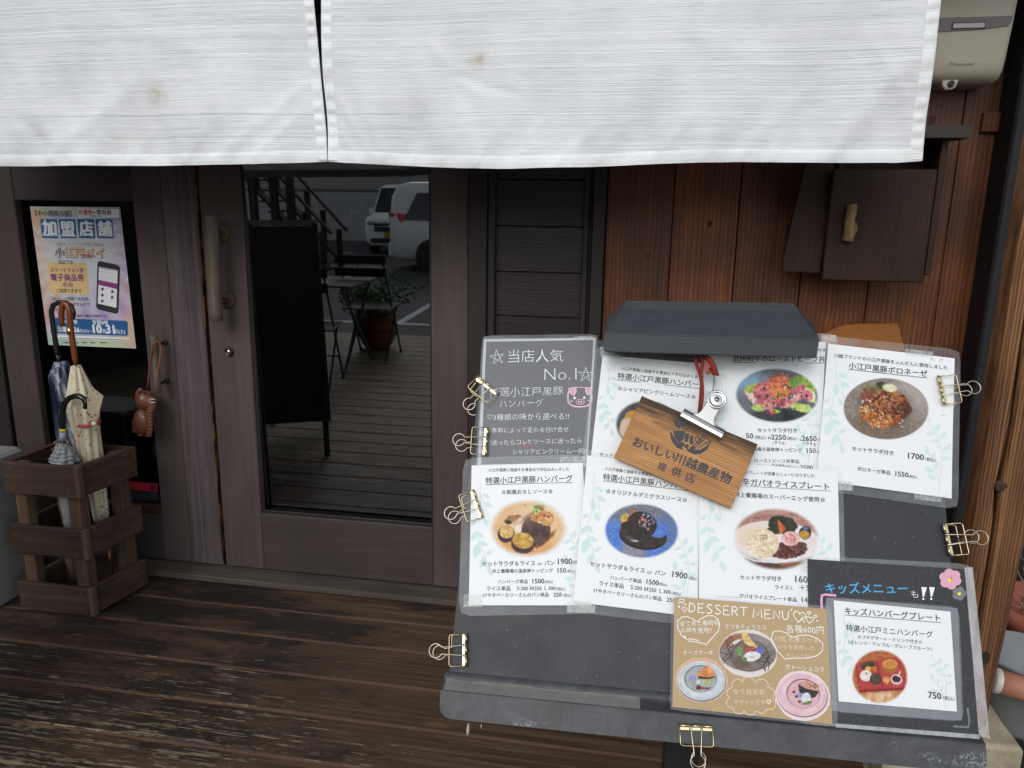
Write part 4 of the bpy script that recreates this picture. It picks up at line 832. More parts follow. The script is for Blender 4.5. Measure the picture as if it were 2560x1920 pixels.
# emblem: a bowl of vegetables
I.poly([(578, 1000), (600, 1030), (640, 1090), (672, 1125), (668, 1140), (630, 1125), (595, 1080), (580, 1040)]); I.poly([(690, 1118), (730, 1140), (800, 1140), (850, 1110), (885, 1075), (850, 1140), (800, 1172), (750, 1170), (710, 1150)])
I.poly([(600, 1000), (640, 1000), (665, 1060), (650, 1095), (615, 1050)], dn=.00005); I.poly([(640, 995), (690, 1000), (675, 1070), (665, 1080)], dn=.0001); I.poly([(690, 1015), (720, 1020), (712, 1075), (690, 1085), (684, 1060)], dn=.00005); I.ell(664, 1098, 22, 17); I.ell(700, 1112, 18, 14, dn=.0001); I.ell(745, 1128, 22, 14, dn=.0001)
for (x0, y0, x1, y1) in ((640, 985, 620, 930), (650, 985, 640, 905), (662, 980, 668, 915), (676, 985, 684, 930)):
    I.line([(x0, y0), (x1, y1)], 5)
    for k in range(5): tt = .3+.15*k; xx, yy = x0+(x1-x0)*tt, y0+(y1-y0)*tt; I.ell(xx-9, yy-4, 9, 4.5, 0, 35, dn=.00005); I.ell(xx+9, yy-6, 9, 4.5, 0, -40, dn=.0001)
I.line([(700, 960), (730, 938), (790, 962), (825, 985)], 12); I.line([(735, 960), (735, 985), (765, 992), (768, 970)], 8); I.line([(790, 975), (790, 1000)], 10); I.line([(690, 985), (720, 975)], 8)
I.line([(770, 1050), (785, 1040), (805, 1062), (800, 1085), (775, 1090), (762, 1068)], 7, 0, True); I.line([(740, 1120), (835, 1030), (860, 1010)], 8); I.line([(760, 1125), (850, 1045), (880, 1085)], 8); I.line([(820, 1050), (828, 1015)], 7); I.line([(780, 1135), (845, 1088), (885, 1078)], 6)
I.poly([(725, 1040), (745, 1035), (752, 1085), (738, 1110), (722, 1085)], dn=.0001)
I.done('burnt_lettering', [plain('burnt_ink', H('#3d3f43'), .7)], root)
STEEL = plain('brushed_steel', H('#c4c3c0'), .22, 1.0, vary=.06, scale=80); STEELD = plain('dark_steel', H('#8a8884'), .35, 1.0)
root = empty('bulldog_clip', mat=BMAT, world=False); tag(root, 'steel bulldog clip biting the top edge of the wooden plaque', 'clip')
cp = Vector(bp(C6(818, 945), PN+.008)); kn = Vector(bp(C6(925, 765), PN+.012)); d = (kn-cp); L = d.length; ca = math.atan2(d.y, d.x)-math.pi/2
CM = Matrix.Translation((cp.x, cp.y, PN)) @ Matrix.Rotation(ca, 4, 'Z')
jr = Vector(bp(C6(668, 868), PN+.008)); jl = Vector(bp(C6(972, 1030), PN+.008)); JW = (jr-jl).length/2; ja = math.atan2(jl.y-jr.y, jl.x-jr.x)
JM = Matrix.Translation((cp.x, cp.y, PN)) @ Matrix.Rotation(ja, 4, 'Z')
m = MB(); P = [(-.010, .001), (-.0095, .005), (-.006, .0092), (-.001, .0105), (.004, .0095), (.0075, .0065), (.010, .0060), (.010, .0052), (.007, .0055), (.0035, .0085), (-.001, .0095), (-.0055, .0082), (-.0085, .0045), (-.009, .001)]
m.prism([(n_, -y_) for y_, n_ in P], -JW, JW, JM @ Matrix(((0, 0, 1, 0), (0, -1, 0, 0), (1, 0, 0, 0), (0, 0, 0, 1)))); o = m.done('jaw', STEEL, root)
m = MB(); m.prism([(-.019, .006), (.019, .006), (.0125, .012), (.0105, .020), (.0105, L-.002), (-.0105, L-.002), (-.0105, .020), (-.0125, .012)], .0062, .0085, CM, bev=.0006); m.done('arm', STEEL, root)
m = MB(); kc = CM @ Vector((0, L, .0085)); m.lathe([(.0005, 0.0), (.0146, 0.0), (.0157, .0012), (.0157, .0034), (.0142, .0042), (.0122, .0030), (.0100, .0018), (.0080, .0022), (.0052, .0026), (.0003, .0024)], kc, (0, 0, 1), 32); m.done('disc', STEEL, root)
m = MB(); m.lathe([(.0004, .0), (.0042, .0), (.0042, .0012), (.0003, .0012)], kc+Vector((0, 0, .0023)), (0, 0, 1), 20); m.done('disc_hole', STEELD, root)
m = MB(); m.prism([(-.018, -.004), (.018, -.004), (.010, .016), (.010, L), (-.010, L), (-.010, .016)], -.0125, -.0105, CM); m.tube([CM @ Vector((-.013, L*.42, -.004)), CM @ Vector((.013, L*.42, -.004))], .0035, 10); m.done('back_arm', STEELD, root)
t = NT('red_cord'); v = t.coord((1, 1, 1)); wv = t.n('ShaderNodeTexWave', _wave_type='BANDS', _bands_direction='DIAGONAL', Scale=330.0, Distortion=1.5); t.l(v, wv.inputs[0]); CORD = t.done(t.bsdf(t.mix(wv.outputs[1], H('#6e2a24'), H('#b04a3c')), .85, .2, normal=t.bump(wv.outputs[1], .8, .001)))
root = empty('red_cord', mat=BMAT, world=False); tag(root, 'twisted red cord with a knot and tassel hanging from under the black hood', 'cord')
def b3(px, py, n): p = bp(C6(px, py), n); return (p[0], p[1], n)
m = MB(); m.tube([b3(758, 440, .045), b3(778, 520, .043), b3(800, 580, .041), b3(812, 640, .040), b3(806, 740, .040), b3(796, 850, .036), b3(792, 872, .028)], .0029, 9); m.tube([b3(826, 440, .047), b3(815, 520, .046), b3(806, 590, .046), b3(818, 680, .046), b3(815, 770, .043), b3(800, 850, .038)], .0029, 9); m.done('strand', CORD, root)
m = MB(); m.tube([b3(845, 450, .050), b3(870, 470, .052), b3(895, 510, .052), b3(912, 555, .052), b3(922, 585, .050), b3(905, 575, .049), b3(885, 530, .048)], .0046, 9)
m.done('knot', CORD, root)
m = MB(); rr = random.Random(3)
for k in range(16):
    x = 832+rr.uniform(0, 40); m.tube([b3(845+rr.uniform(-6, 18), 470, .047), b3(x, 520+rr.uniform(-10, 10), .049+rr.uniform(-.002, .003)), b3(x+rr.uniform(-8, 8), 572+rr.uniform(-14, 10), .047)], .0009, 5)
m.done('tassel', plain('faded_red_thread', H('#b0685a'), .9), root)
m = MB(); m.tube([b3(905, 590, .030), b3(905, 640, .030), b3(895, 700, .032), b3(880, 745, .034)], .0008, 6); m.done('wire_hook', STEELD, root)
# ================================================================ the shop front
D = 2.508
DOORM = wood('dark_painted_door', H('#3b3331'), H('#4a403e'), H('#5c514e'), 'z', 38, 1.6, (.28, .5, .78), .62, .22, .3)
DOORH = wood('dark_painted_rail', H('#38302f'), H('#463d3b'), H('#554b49'), 'x', 38, 1.6, (.28, .5, .78), .62, .22, .3)
POSTD = wood('cracked_dark_post', H('#393132'), H('#574c4d'), H('#766b6b'), 'z', 60, 1.3, (.30, .5, .72), .7, .6, .3, .25)
FRAMED = wood('dark_frame', H('#1d1918'), H('#292322'), H('#342d2b'), 'z', 50, 1.5, rough=.6, bump=.2)
SIDING = wood('dark_siding', H('#201b1b'), H('#2c2625'), H('#3b3332'), 'x', 42, 2.2, (.3, .5, .75), .55, .7, .4, .15, .22)
RED1 = wood('red_brown_plank', H('#281308'), H('#5e3217'), H('#965824'), 'z', 36, .9, (.30, .5, .72), .5, .25, .4, .52, .10)
ORANGE = wood('bare_orange_edge', H('#4a3524'), H('#8a6038'), H('#b5854e'), 'z', 60, 2, rough=.8)
t = NT('chipped_edge'); v = t.coord((40, 40, 9)); f = t.noise(v, 1.0, 5, .65); EDGEW = t.done(t.bsdf(t.mix(t.ramp(f, [(.46, 0.0), (.58, 1.0)]), H('#2e2523'), H('#8a5c34')), .8, .2))
BLKBEAM = wood('black_beam', H('#17171a'), H('#222225'), H('#323236'), 'z', 30, 1.2, rough=.6, bump=.3)
ROOM = plain('dark_room', (.010, .010, .011), .8)
t = NT('window_glass'); lw = t.n('ShaderNodeFresnel', IOR=1.56); tr = t.n('ShaderNodeBsdfTransparent', Color=(.55, .57, .58, 1)); gl = t.n('ShaderNodeBsdfGlossy', Color=(.95, .97, 1, 1), Roughness=0.014); ms = t.n('ShaderNodeMixShader')
k = t.math('MULTIPLY', lw.outputs[0], 4.0); t.l(k, ms.inputs[0]); t.l(tr.outputs[0], ms.inputs[1]); t.l(gl.outputs[0], ms.inputs[2]); GLASS = t.done(ms)
t = NT('clear_window_glass'); lw = t.n('ShaderNodeFresnel', IOR=1.5); tr = t.n('ShaderNodeBsdfTransparent', Color=(.5, .52, .53, 1)); gl = t.n('ShaderNodeBsdfGlossy', Roughness=0.01); ms = t.n('ShaderNodeMixShader'); t.l(lw.outputs[0], ms.inputs[0]); t.l(tr.outputs[0], ms.inputs[1]); t.l(gl.outputs[0], ms.inputs[2]); GLASS2 = t.done(ms)

bld = empty('restaurant', (-.5, D, 0)); tag(bld, 'timber restaurant front with a dark siding strip and red brown plank wall', 'building')
# plank wall
m = MB(); x = -.108; i = 0
for x1 in (.106, .314, .522, .730, .940, 1.16):
    o = MB(); o.box((x+.0015, D+.012+.002*(i % 2), .0), (x1-.0015, D+.032, 3.2), .0018); o.done('wall_plank', RED1, bld); x = x1; i += 1
m.box((.99, D-.004, 1.68), (1.05, D+.012, 1.735), .001); m.done('patch_board', RED1, bld)
KNOT = plain('plank_knot', H('#2c1409'), .6, vary=.4, scale=120)
for px, py, r_ in ((1972, 572, .013), (1742, 770, .016), (1775, 560, .008), (1620, 640, .007), (2330, 300, .014), (1930, 790, .010)):
    p = at_y(px, py, D+.011); m = MB(); m.lathe([(.0003, .0006), (r_*.5, .0009), (r_*.8, .0006), (r_, -.0008)], (p.x, D+.0125, p.z), (0, -1, 0), 18, wob=lambda a, j: 1+.22*math.sin(a*2+.6)+.12*math.sin(3*a)); m.done('knot', KNOT, bld)
m = MB(); m.box((-.2, D+.033, -.3), (1.4, D+.08, 3.2)); m.done('wall_backing', plain('dark_gap', (.006, .005, .005), .9), bld)
# siding strip
zs = [-.3, .0, .162, .315, .467, .620, .773, .925, 1.0775, 1.230, 1.383, 1.535, 1.688, 1.84, 1.993, 2.146, 2.3, 2.6]
for a, b in zip(zs, zs[1:]):
    o = MB(); o.prism([(D+.016, a+.002), (D+.010, b-.004), (D+.013, b-.001), (D+.035, b), (D+.035, a)], -.478, -.182, Matrix(((0, 0, 1, 0), (1, 0, 0, 0), (0, 1, 0, 0), (0, 0, 0, 1)))); o.done('siding_board', SIDING, bld)
m = MB(); m.box((-.503, D-.012, 0), (-.478, D+.034, 2.6), .003); m.box((-.183, D-.004, 0), (-.163, D+.034, 2.6), .003); m.tube([(-.158, D+.004, 0), (-.158, D+.004, 2.6)], .005, 8); m.box((-.152, D-.022, 0), (-.110, D+.034, 2.6), .003); m.done('trim', FRAMED, bld)
m = MB(); m.box((-.568, D-.022, 0), (-.505, D+.06, 2.6), .003); m.done('door_jamb', FRAMED, bld)
m = MB(); m.box((-2.62, D-.005, 0), (-2.468, D+.05, 2.6), .004); m.done('door_jamb', FRAMED, bld)
m = MB(); m.box((-6, D+.0, 0), (-2.624, D+.06, 3.2)); m.done('side_wall', FRAMED, bld)
m = MB(); m.box((-2.62, D-.02, 2.08), (-.5, D+.06, 2.3), .004); m.box((-2.62, D+.01, 2.3), (-.1, D+.06, 3.2)); m.done('lintel', FRAMED, bld)
TH = wood('weathered_threshold', H('#2c2722'), H('#4a433a'), H('#6a6254'), 'x', 60, 1.6, (.3, .52, .75), .8, .5)
m = MB(); m.box((-2.62, D-.088, .001), (-.5, D+.05, .026), .006, seg=2); m.done('threshold', TH, bld)
m = MB(); m.box((1.035, D-.10, -.3), (1.175, D+.03, 3.2), .006); m.done('corner_beam', BLKBEAM, bld)
m = MB(); m.box((1.176, D+.0, -.4), (3.8, D+.06, 3.2)); m.done('side_wall', BLKBEAM, bld)
m = MB()
m.box((-6, D+2.6, -.02), (1.0, D+2.62, 3.0)); m.box((-6, D+.08, -.03), (1.0, D+2.62, -.01)); m.box((-6, D+.08, 2.6), (1.0, D+2.62, 2.64)); m.box((-6.05, D+.05, 0), (-6, D+2.62, 3)); m.box((-.12, D+.081, 0), (-.1, D+2.6, 2.6)); m.done('dark_room', ROOM, bld)
m = MB(); m.box((-7, 1.93, 2.34), (3.8, 3.4, 2.40)); m.box((-7, D+.06, 3.2), (3.8, D+.2, 5.5)); m.done('eaves', wood('eaves_boards', H('#2a211c'), H('#3c3028'), H('#4a3b30'), 'y', 20, 2), bld)
m = MB(); m.box((-7, 1.90, 2.25), (3.8, 1.94, 2.40), .004); m.done('eaves_fascia', FRAMED, bld)
# umbrella stand corner etc. stand on the deck; the things in the dark behind the glass
iw = empty('wall_notice', (-1.90, D+.12, .75)); tag(iw, 'pale blue notice seen dimly behind the side window right of the poster', 'notice')
m = MB(); m.box((-1.945, D+.14, .97), (-1.80, D+.143, 1.36)); m.done('paper', plain('blue_notice', H('#33485c'), .6, vary=.35, scale=9), iw)

sc_ = empty('added_dark_screen', (-4.7, .3, 0)); tag(sc_, 'tall dark screen added out of view to darken the side window reflection', 'screen')  # unseen screen, added so the side window mirrors something dark
m = MB(); m.box((-4.80, -1.9, 0), (-4.74, 2.45, 3.0)); m.done('boards', BLKBEAM, sc_)
for y in (-1.88, -.4, 1.0, 2.3): m = MB(); m.box((-4.735, y-.05, 0), (-4.64, y+.05, 3.05), .004); m.done('post', BLKBEAM, sc_)
m = MB(); m.box((-4.82, -1.95, 3.0), (-4.64, 2.45, 3.08), .004); m.done('cap_rail', BLKBEAM, sc_)
# ---- right leaf: the glazed door
dr = empty('glass_door', (-1.07, D, .03)); tag(dr, 'dark painted door leaf with a tall glass pane and a driftwood bar handle', 'door')
x0, x1 = -1.563, -.572; zb, zt = .032, 2.06
m = MB(); m.box((x0, D, zb), (-1.400, D+.042, zt), .003); m.done('stile', DOORM, dr)
m = MB(); m.box((-.706, D, zb), (x1, D+.042, zt), .003); m.done('stile', DOORM, dr)
m = MB(); m.box((-1.3995, D+.001, zb), (-.7065, D+.041, .268), .003); m.done('rail', DOORH, dr)
m = MB(); m.box((-1.3995, D+.001, 1.92), (-.7065, D+.041, zt), .003); m.done('rail', DOORH, dr)
m = MB()
for a, b in (((-1.3995, D+.012, .268), (-1.391, D+.024, 1.92)), ((-.715, D+.012, .268), (-.7065, D+.024, 1.92)), ((-1.391, D+.012, .2685), (-.715, D+.024, .277))): m.box(a, b, .001)
m.done('glazing_bead', FRAMED, dr)
m = MB(); m.box((-1.396, D+.0295, .20), (-.710, D+.0335, 1.918)); o = m.done('pane', GLASS, dr, fix=True)
o.matrix_basis = Matrix.Translation((0, D+.0315, .92)) @ Matrix.Rotation(R(1.55), 4, 'X') @ Matrix.Translation((0, -D-.0315, -.92))
DRIFT = wood('driftwood', H('#4a4139'), H('#675c51'), H('#85796b'), 'z', 80, 2.2, (.3, .5, .75), .8, .5)
hb = at_y(527, 540, D-.075); hb2 = at_y(542, 803, D-.075)
m = MB(); m.tube([(hb.x+(hb2.x-hb.x)*i/10+.0006*math.sin(i*1.3), D-.075+.0006*math.cos(i*2.1), hb.z+(hb2.z-hb.z)*i/10) for i in range(11)], [.0215, .0225]+[.023+.0008*math.sin(i*2) for i in range(7)]+[.0225, .0215], 14); m.done('handle', DRIFT, dr)
DISC = wood('turned_wood_disc', H('#3c3027'), H('#5c4a3a'), H('#78634c'), 'y', 90, 3, rough=.7)
for px, py in ((552, 584), (565, 751)):
    p = at_y(px, py, D-.012); m = MB(); m.lathe([(.001, 0), (.031, 0), (.031, .006), (.028, .011), (.024, .0095), (.021, .013), (.016, .0115), (.012, .014), (.001, .014)], (p.x, D-.001, p.z), (0, -1, 0), 30)
    m.tube([(p.x, D-.01, p.z), (hb.x+(hb2.x-hb.x)*(hb.z-p.z)/(hb.z-hb2.z), D-.075, p.z)], .011, 10); m.done('handle_mount', DISC, dr)
p = at_y(571, 880, D-.008); m = MB(); m.lathe([(.001, 0), (.0165, 0), (.0165, .007), (.0145, .010), (.012, .0105), (.0115, .0085), (.001, .0085)], (p.x, D-.001, p.z), (0, -1, 0), 28); m.done('lock', plain('dark_bronze', H('#55504c'), .35, .9), dr)
m = MB(); m.lathe([(.001, 0), (.0085, 0), (.007, .002), (.001, .0025)], (p.x, D-.0095, p.z), (0, -1, 0), 18); m.box((p.x-.001, D-.0135, p.z-.004), (p.x+.001, D-.0112, p.z+.004)); m.done('key_cylinder', plain('chrome', H('#c8c8c8'), .2, 1.0), dr)
hg = at_y(1174, 575, D-.006); BRZ = plain('hinge_bronze', H('#4a4644'), .4, .8)
m = MB(); hx_ = -.570
m.lathe([(.001, -.084), (.004, -.082), (.0055, -.076), (.004, -.070), (.0062, -.068), (.0062, -.040), (.0054, -.039), (.0054, -.036), (.0062, -.035), (.0062, -.010), (.0054, -.009), (.0054, -.006), (.0062, -.005), (.0062, .022), (.0054, .023), (.0054, .026), (.0062, .027), (.0062, .068), (.004, .070), (.0055, .076), (.004, .082), (.001, .084)], (hx_, D-.008, hg.z), (0, 0, 1), 14); m.done('hinge', BRZ, dr)
m = MB(); q = at_y(612, 470, D+.0); m.box((-1.388, D+.045, 1.36), (-1.372, D+.056, 1.60), .003); m.done('inner_latch', plain('dull_alloy', H('#6a6a68'), .4, .6), dr)
m = MB(); e = at_y(634, 1341, D); m.lathe([(.0005, 0), (.004, 0), (.003, .0012), (.0005, .0015)], (e.x, D-.0002, e.z), (0, -1, 0), 10); m.done('bare_knot', ORANGE, dr)

# ---- left leaf: fixed door with the smaller window
ld = empty('side_door', (-2.02, D, .03)); tag(ld, 'dark painted side door with a narrow window, left of the glazed door', 'door')
xa, xb = -2.452, -1.572
m = MB(); m.box((xa, D, zb), (-2.322, D+.042, zt), .003); m.done('stile', DOORM, ld)
m = MB(); m.box((-1.829, D, zb), (-1.7125, D+.042, zt), .003); m.done('stile', DOORM, ld)
m = MB(); m.box((-1.7105, D-.004, zb), (xb-.005, D+.042, zt), .005); m.done('closing_post', POSTD, ld)
m = MB(); m.box((xb-.0047, D-.002, zb), (xb-.0022, D+.03, zt), .0006); m.done('bare_edge', EDGEW, ld)
m = MB(); m.box((-2.3215, D+.001, 1.447), (-1.8295, D+.041, zt), .003); m.done('rail', DOORH, ld)
m = MB(); m.box((-2.3215, D+.001, zb), (-1.8295, D+.041, .225), .003); m.done('rail', DOORH, ld)
m = MB(); m.box((-2.3215, D+.004, .226), (-1.8295, D+.030, .262), .002); m.done('bottom_bead', plain('dark_orange_bead', H('#3d2314'), .6), ld)
m = MB(); m.box((-2.320, D+.028, .263), (-1.831, D+.032, 1.446)); m.done('pane', GLASS2, ld)
l0, l1 = at_y(383, 838, D-.06), at_y(395, 981, D-.06)
m = MB(); m.tube([(l0.x+.001*math.sin(i*2), D-.06, l0.z+(l1.z-l0.z)*i/6) for i in range(7)], [.011, .0115, .012, .0115, .012, .0118, .011], 10); m.done('handle', wood('brown_driftwood', H('#4a4038'), H('#665a50'), H('#7d7166'), 'z', 80, 2.2, rough=.8), ld)
for px, py in ((411, 857), (414, 953)):
    p = at_y(px, py, D-.01); m = MB(); m.lathe([(.001, 0), (.010, 0), (.0105, .006), (.008, .012), (.001, .014)], (p.x, D-.001, p.z), (0, -1, 0), 16); m.tube([(p.x, D-.01, p.z), (l0.x+.005, D-.06, p.z)], .006, 8); m.done('handle_mount', plain('dark_knob', H('#3a2e2c'), .35, .3), ld)

# ---- deck, ground
t = NT('worn_deck_paint'); geo = t.n('ShaderNodeNewGeometry'); P = geo.outputs['Position']
def mapp(sc):
    mp = t.n('ShaderNodeMapping'); mp.inputs['Scale'].default_value = sc; t.l(P, mp.inputs[0]); return mp.outputs[0]
oi = t.n('ShaderNodeAttribute', _attribute_name='plank'); off = t.n('ShaderNodeVectorMath', _operation='SCALE'); t.l(oi.outputs['Vector'], off.inputs[0]); off.inputs['Scale'].default_value = 19.0
def adv(v):
    a = t.n('ShaderNodeVectorMath', _operation='ADD'); t.l(v, a.inputs[0]); t.l(off.outputs[0], a.inputs[1]); return a.outputs[0]
sy0 = t.sep(P)[0]; gr = t.noise(adv(mapp((1.5, 62, 8))), 1.0, 6, .65, .7); fine = t.noise(adv(mapp((2.6, 190, 8))), 1.0, 4, .6, .3); patch = t.noise(adv(mapp((1.5, 5.0, 1))), 1.5, 8, .74, .35); xb_ = t.ramp(t.math('MULTIPLY', t.math('ADD', sy0, 2.2), .5), [(.0, .5), (.55, .52), (.80, .28), (1.0, .22)]); speck = t.noise(adv(mapp((10, 44, 1))), 1.6, 8, .76, .35); lg = t.noise(mapp((.9, .9, 1)), 1.2, 3, .5)
sy = t.sep(P); wear = t.ramp(t.math('MULTIPLY', t.math('SUBTRACT', 2.5, sy[1]), .5), [(.02, .0), (.30, .42), (.60, .75), (.9, .9)])
base = t.ramp(gr, [(.30, H('#37291f')), (.52, H('#4f3c2d')), (.75, H('#695642'))])
stain = t.ramp(t.math('ADD', t.math('ADD', t.math('MULTIPLY', patch, .75), t.math('MULTIPLY', gr, .25)), t.math('MULTIPLY', t.math('SUBTRACT', xb_, .5), .45)), [(.455, 0.0), (.535, .90)]); c = t.mix(stain, base, H('#211e1b'))
bare = t.ramp(t.mix(.45, gr, fine), [(.38, H('#332a20')), (.48, H('#7f6f54')), (.66, H('#aa9d84'))])
e1 = t.math('ADD', t.math('MULTIPLY', speck, .55), t.math('MULTIPLY', fine, .45)); e1 = t.math('ADD', e1, t.math('MULTIPLY', t.math('SUBTRACT', patch, .5), .30)); e1 = t.math('ADD', e1, t.math('MULTIPLY', t.math('SUBTRACT', wear, .5), .24))
e1 = t.math('ADD', e1, t.math('MULTIPLY', t.math('SUBTRACT', xb_, .5), .22)); rx = t.ramp(t.math('MULTIPLY', t.math('ADD', sy[0], 2.2), .5), [(.0, .1), (.5, .5), (.85, -.0+.0), (1.0, .0)])
c = t.mix(t.ramp(e1, [(.548, 0.0), (.595, .80)]), c, bare)
kn = t.n('ShaderNodeTexVoronoi', Scale=1.0, _feature='F1'); t.l(adv(mapp((2.1, 7, 1))), kn.inputs['Vector']); c = t.mix(t.ramp(kn.outputs['Distance'], [(.05, .8), (.10, 0.0)]), c, H('#6a5238'))
DECKM = t.done(t.bsdf(c, t.ramp(gr, [(.3, .55), (.7, .75)]), .3, normal=t.bump(t.mix(.5, gr, fine), .55, .0016)))
me_v = []; dk = MB(); ys = [2.456, 2.282, 2.113, 1.927, 1.752, 1.578, 1.406]
while ys[-1] > -1.95: ys.append(ys[-1]-.172)
lay = dk.bm.verts.layers.float_vector.new('plank'); rr = random.Random(5)
for ya, yb in zip(ys[1:], ys):
    k0 = len(dk.bm.verts); dk.box((-7, ya+.0046, -.03), (.98, yb-.0046, 0.0), .0025); dk.bm.verts.ensure_lookup_table()
    rv = (rr.random(), rr.random(), rr.random())
    for v in dk.bm.verts[k0:]: v[lay] = rv
deck = dk.done('deck', DECKM); tag(deck, kind='structure')
GAP = plain('red_brown_tongue', H('#70523f'), .8, vary=.3, scale=20)
m = MB(); m.box((-7, -1.95, -.06), (.97, 2.45, -.0034)); o = m.done('deck_underboards', GAP); tag(o, kind='structure')
m = MB(); m.box((-7, -1.99, -.40), (.98, -1.955, -.005)); o = m.done('deck_skirt', plain('skirt', H('#3a2e25'), .8)); tag(o, kind='structure')
t = NT('asphalt'); v = t.coord(); f = t.noise(v, 60, 4, .7); g = t.noise(v, .5, 4, .6); c = t.mix(f, (.035, .035, .037), (.085, .085, .086)); c = t.mix(g, c, (.07, .07, .07)); ASPH = t.done(t.bsdf(c, .85, .3))
m = MB(); m.box((-90, -110, -.46), (90, 60, -.42)); o = m.done('ground', ASPH); tag(o, kind='structure')
SOIL = plain('dark_soil', (.016, .014, .012), .9, vary=.5, scale=60, bump=.6)
m = MB(); m.box((.98, 0.6, -.42), (3.2, 3.4, -.12)); o = m.done('planting_bed', SOIL); tag(o, kind='structure')
LINEP = plain('road_paint', (.42, .42, .41), .7, vary=.25, scale=8)
m = MB(); m.box((-12, -4.75, -.4199), (3, -4.63, -.416)); 
for q in ((-5.9, -5.2), (-3.3, -5.2), (-8.5, -5.2), (-.7, -5.2)): m.box((q[0], -10.2, -.4199), (q[0]+.11, q[1]+.45, -.416))
m.box((-14, -11.2, -.4199), (-5.6, -11.08, -.416)); m.box((-12, -14.2, -.4199), (-7.6, -14.08, -.416)); m.box((-9.9, -17, -.4199), (-9.79, -11.3, -.416)); o = m.done('parking_lines', LINEP); tag(o, kind='structure')

# ---- timber post and its concrete footing at the right
POST = wood('weathered_cedar', H('#23170e'), H('#65432a'), H('#946b45'), 'z', 75, .7, (.36, .50, .66), .72, .8, .3, .28, .10)
po = empty('timber_post', (.84, 1.82, .2)); tag(po, 'weathered brown timber post with a long drying crack, right of the menu board', 'post')
def slab(nm, xs0, xs1, mat=POST, d0=1.745, d1=1.805, zt=3.0, zb=.202, side=0):
    m = MB(); n = 36; V = []; pass
    for i in range(n+1):
        z = zb+(zt-zb)*i/n; w1 = .0022*math.sin(7*z+1)+.0015*math.sin(17*z); k = .020*(max(0, .75-z)/.55)**1.4 if side > 0 else 0
        a = xs0(z) if callable(xs0) else xs0; b = xs1(z) if callable(xs1) else xs1; b -= k
        V.append([(a, d0+.006, z), (a+.004, d0, z), (b-.022 if side > 0 else b-.004, d0, z), (b+w1*side, d0+(.024 if side > 0 else .006), z), (b+w1*side, d1, z), (a, d1, z)])
    rows = [[m.bm.verts.new(p) for p in r] for r in V]
    for A_, B_ in zip(rows, rows[1:]):
        for q in range(6): m.bm.faces.new((A_[q], A_[(q+1) % 6], B_[(q+1) % 6], B_[q]))
    m.bm.faces.new(rows[0][::-1]); m.bm.faces.new(rows[-1]); return m.done(nm, mat, po)
ck = lambda z: .8385+.004*math.sin(3.1*z+.5)+.0025*math.sin(9*z)+.010*math.exp(-((z-.83)/.07)**2)*-1
slab('face_board', .796, lambda z: ck(z)-.0022-.002*math.exp(-((z-.85)/.2)**2))
slab('face_board', lambda z: ck(z)+.0022+.002*math.exp(-((z-.85)/.2)**2), .921, side=1)
m = MB(); m.box((.800, 1.770, .202), (.905, 1.803, 3.0)); m.done('heartwood', plain('crack_dark', (.010, .007, .005), .9), po)
kp = at_y(2502, 1216, 1.745); m = MB(); m.lathe([(.0005, .0012), (.006, .0016), (.0085, .0012), (.0115, .0004), (.014, -.001)], (kp.x, 1.745, kp.z), (0, -1, 0), 20, wob=lambda a, j: 1+.12*math.sin(3*a)); m.done('knot', plain('knot_wood', H('#3a2618'), .7, vary=.4, scale=200), po)
m = MB(); kp = at_y(2463, 1645, 1.745); m.ball((kp.x, 1.7455, kp.z), (.012, .0012, .020), seg=12); m.done('knot', plain('knot_dark', H('#2a1d14'), .8, vary=.4, scale=200), po)
t = NT('rough_concrete'); v = t.coord(); f = t.noise(v, 14, 7, .65); g = t.noise(v, 130, 3, .6); c = t.ramp(f, [(.3, H('#857a63')), (.5, H('#a1977f')), (.7, H('#b7ae97'))]); c = t.mix(t.ramp(g, [(.62, 0.0), (.72, .5)]), c, H('#6a6252'))
CONC = t.done(t.bsdf(c, .85, .3, normal=t.bump(t.mix(.5, f, g), .55, .003)))
fb_ = empty('concrete_footing', (.83, 1.8, -.3)); tag(fb_, 'rough concrete block under the foot of the timber post', 'footing')
m = MB(); m.box((.66, 1.70, -.35), (.962, 1.93, .200), .012, seg=3)
bmesh.ops.subdivide_edges(m.bm, edges=[e for e in m.bm.edges if e.calc_length() > .1], cuts=6, use_grid_fill=True); rr = random.Random(9)
for v in m.bm.verts: v.co += Vector((rr.uniform(-1, 1), rr.uniform(-1, 1), rr.uniform(-.6, .3)))*.0022
m.done('block', CONC, fb_)
# ================================================================ noren curtain
t = NT('slub_cotton'); v = t.coord(); 
sl = t.noise(t.coord((.40, .40, 290)), 1.0, 4, .62, .15); th = t.noise(t.coord((14, 14, 420)), 1.0, 3, .6); bl = t.noise(t.coord((6, 6, 6)), 1.0, 5, .6, .4); yl = t.noise(t.coord((2.2, 2.2, 2.2)), 1.3, 4, .6)
f = t.mix(.35, sl, th); c = t.ramp(f, [(.34, H('#cdd0d4')), (.46, H('#eaecee')), (.55, H('#f3f4f5')), (.64, H('#ffffff'))]); c = t.mix(t.ramp(bl, [(.45, 0.0), (.75, .25)]), c, H('#cfd1d6'))
c = t.mix(t.ramp(yl, [(.62, 0.0), (.80, .22)]), c, H('#dcd6c8'))
df = t.bsdf(c, .9, .1, normal=t.bump(f, .9, .0030)); tl = t.n('ShaderNodeBsdfTranslucent'); t.l(c, tl.inputs[0]); ms = t.n('ShaderNodeMixShader'); ms.inputs[0].default_value = .09; t.l(df.outputs[0], ms.inputs[1]); t.l(tl.outputs[0], ms.inputs[2]); CLOTH = t.done(ms)
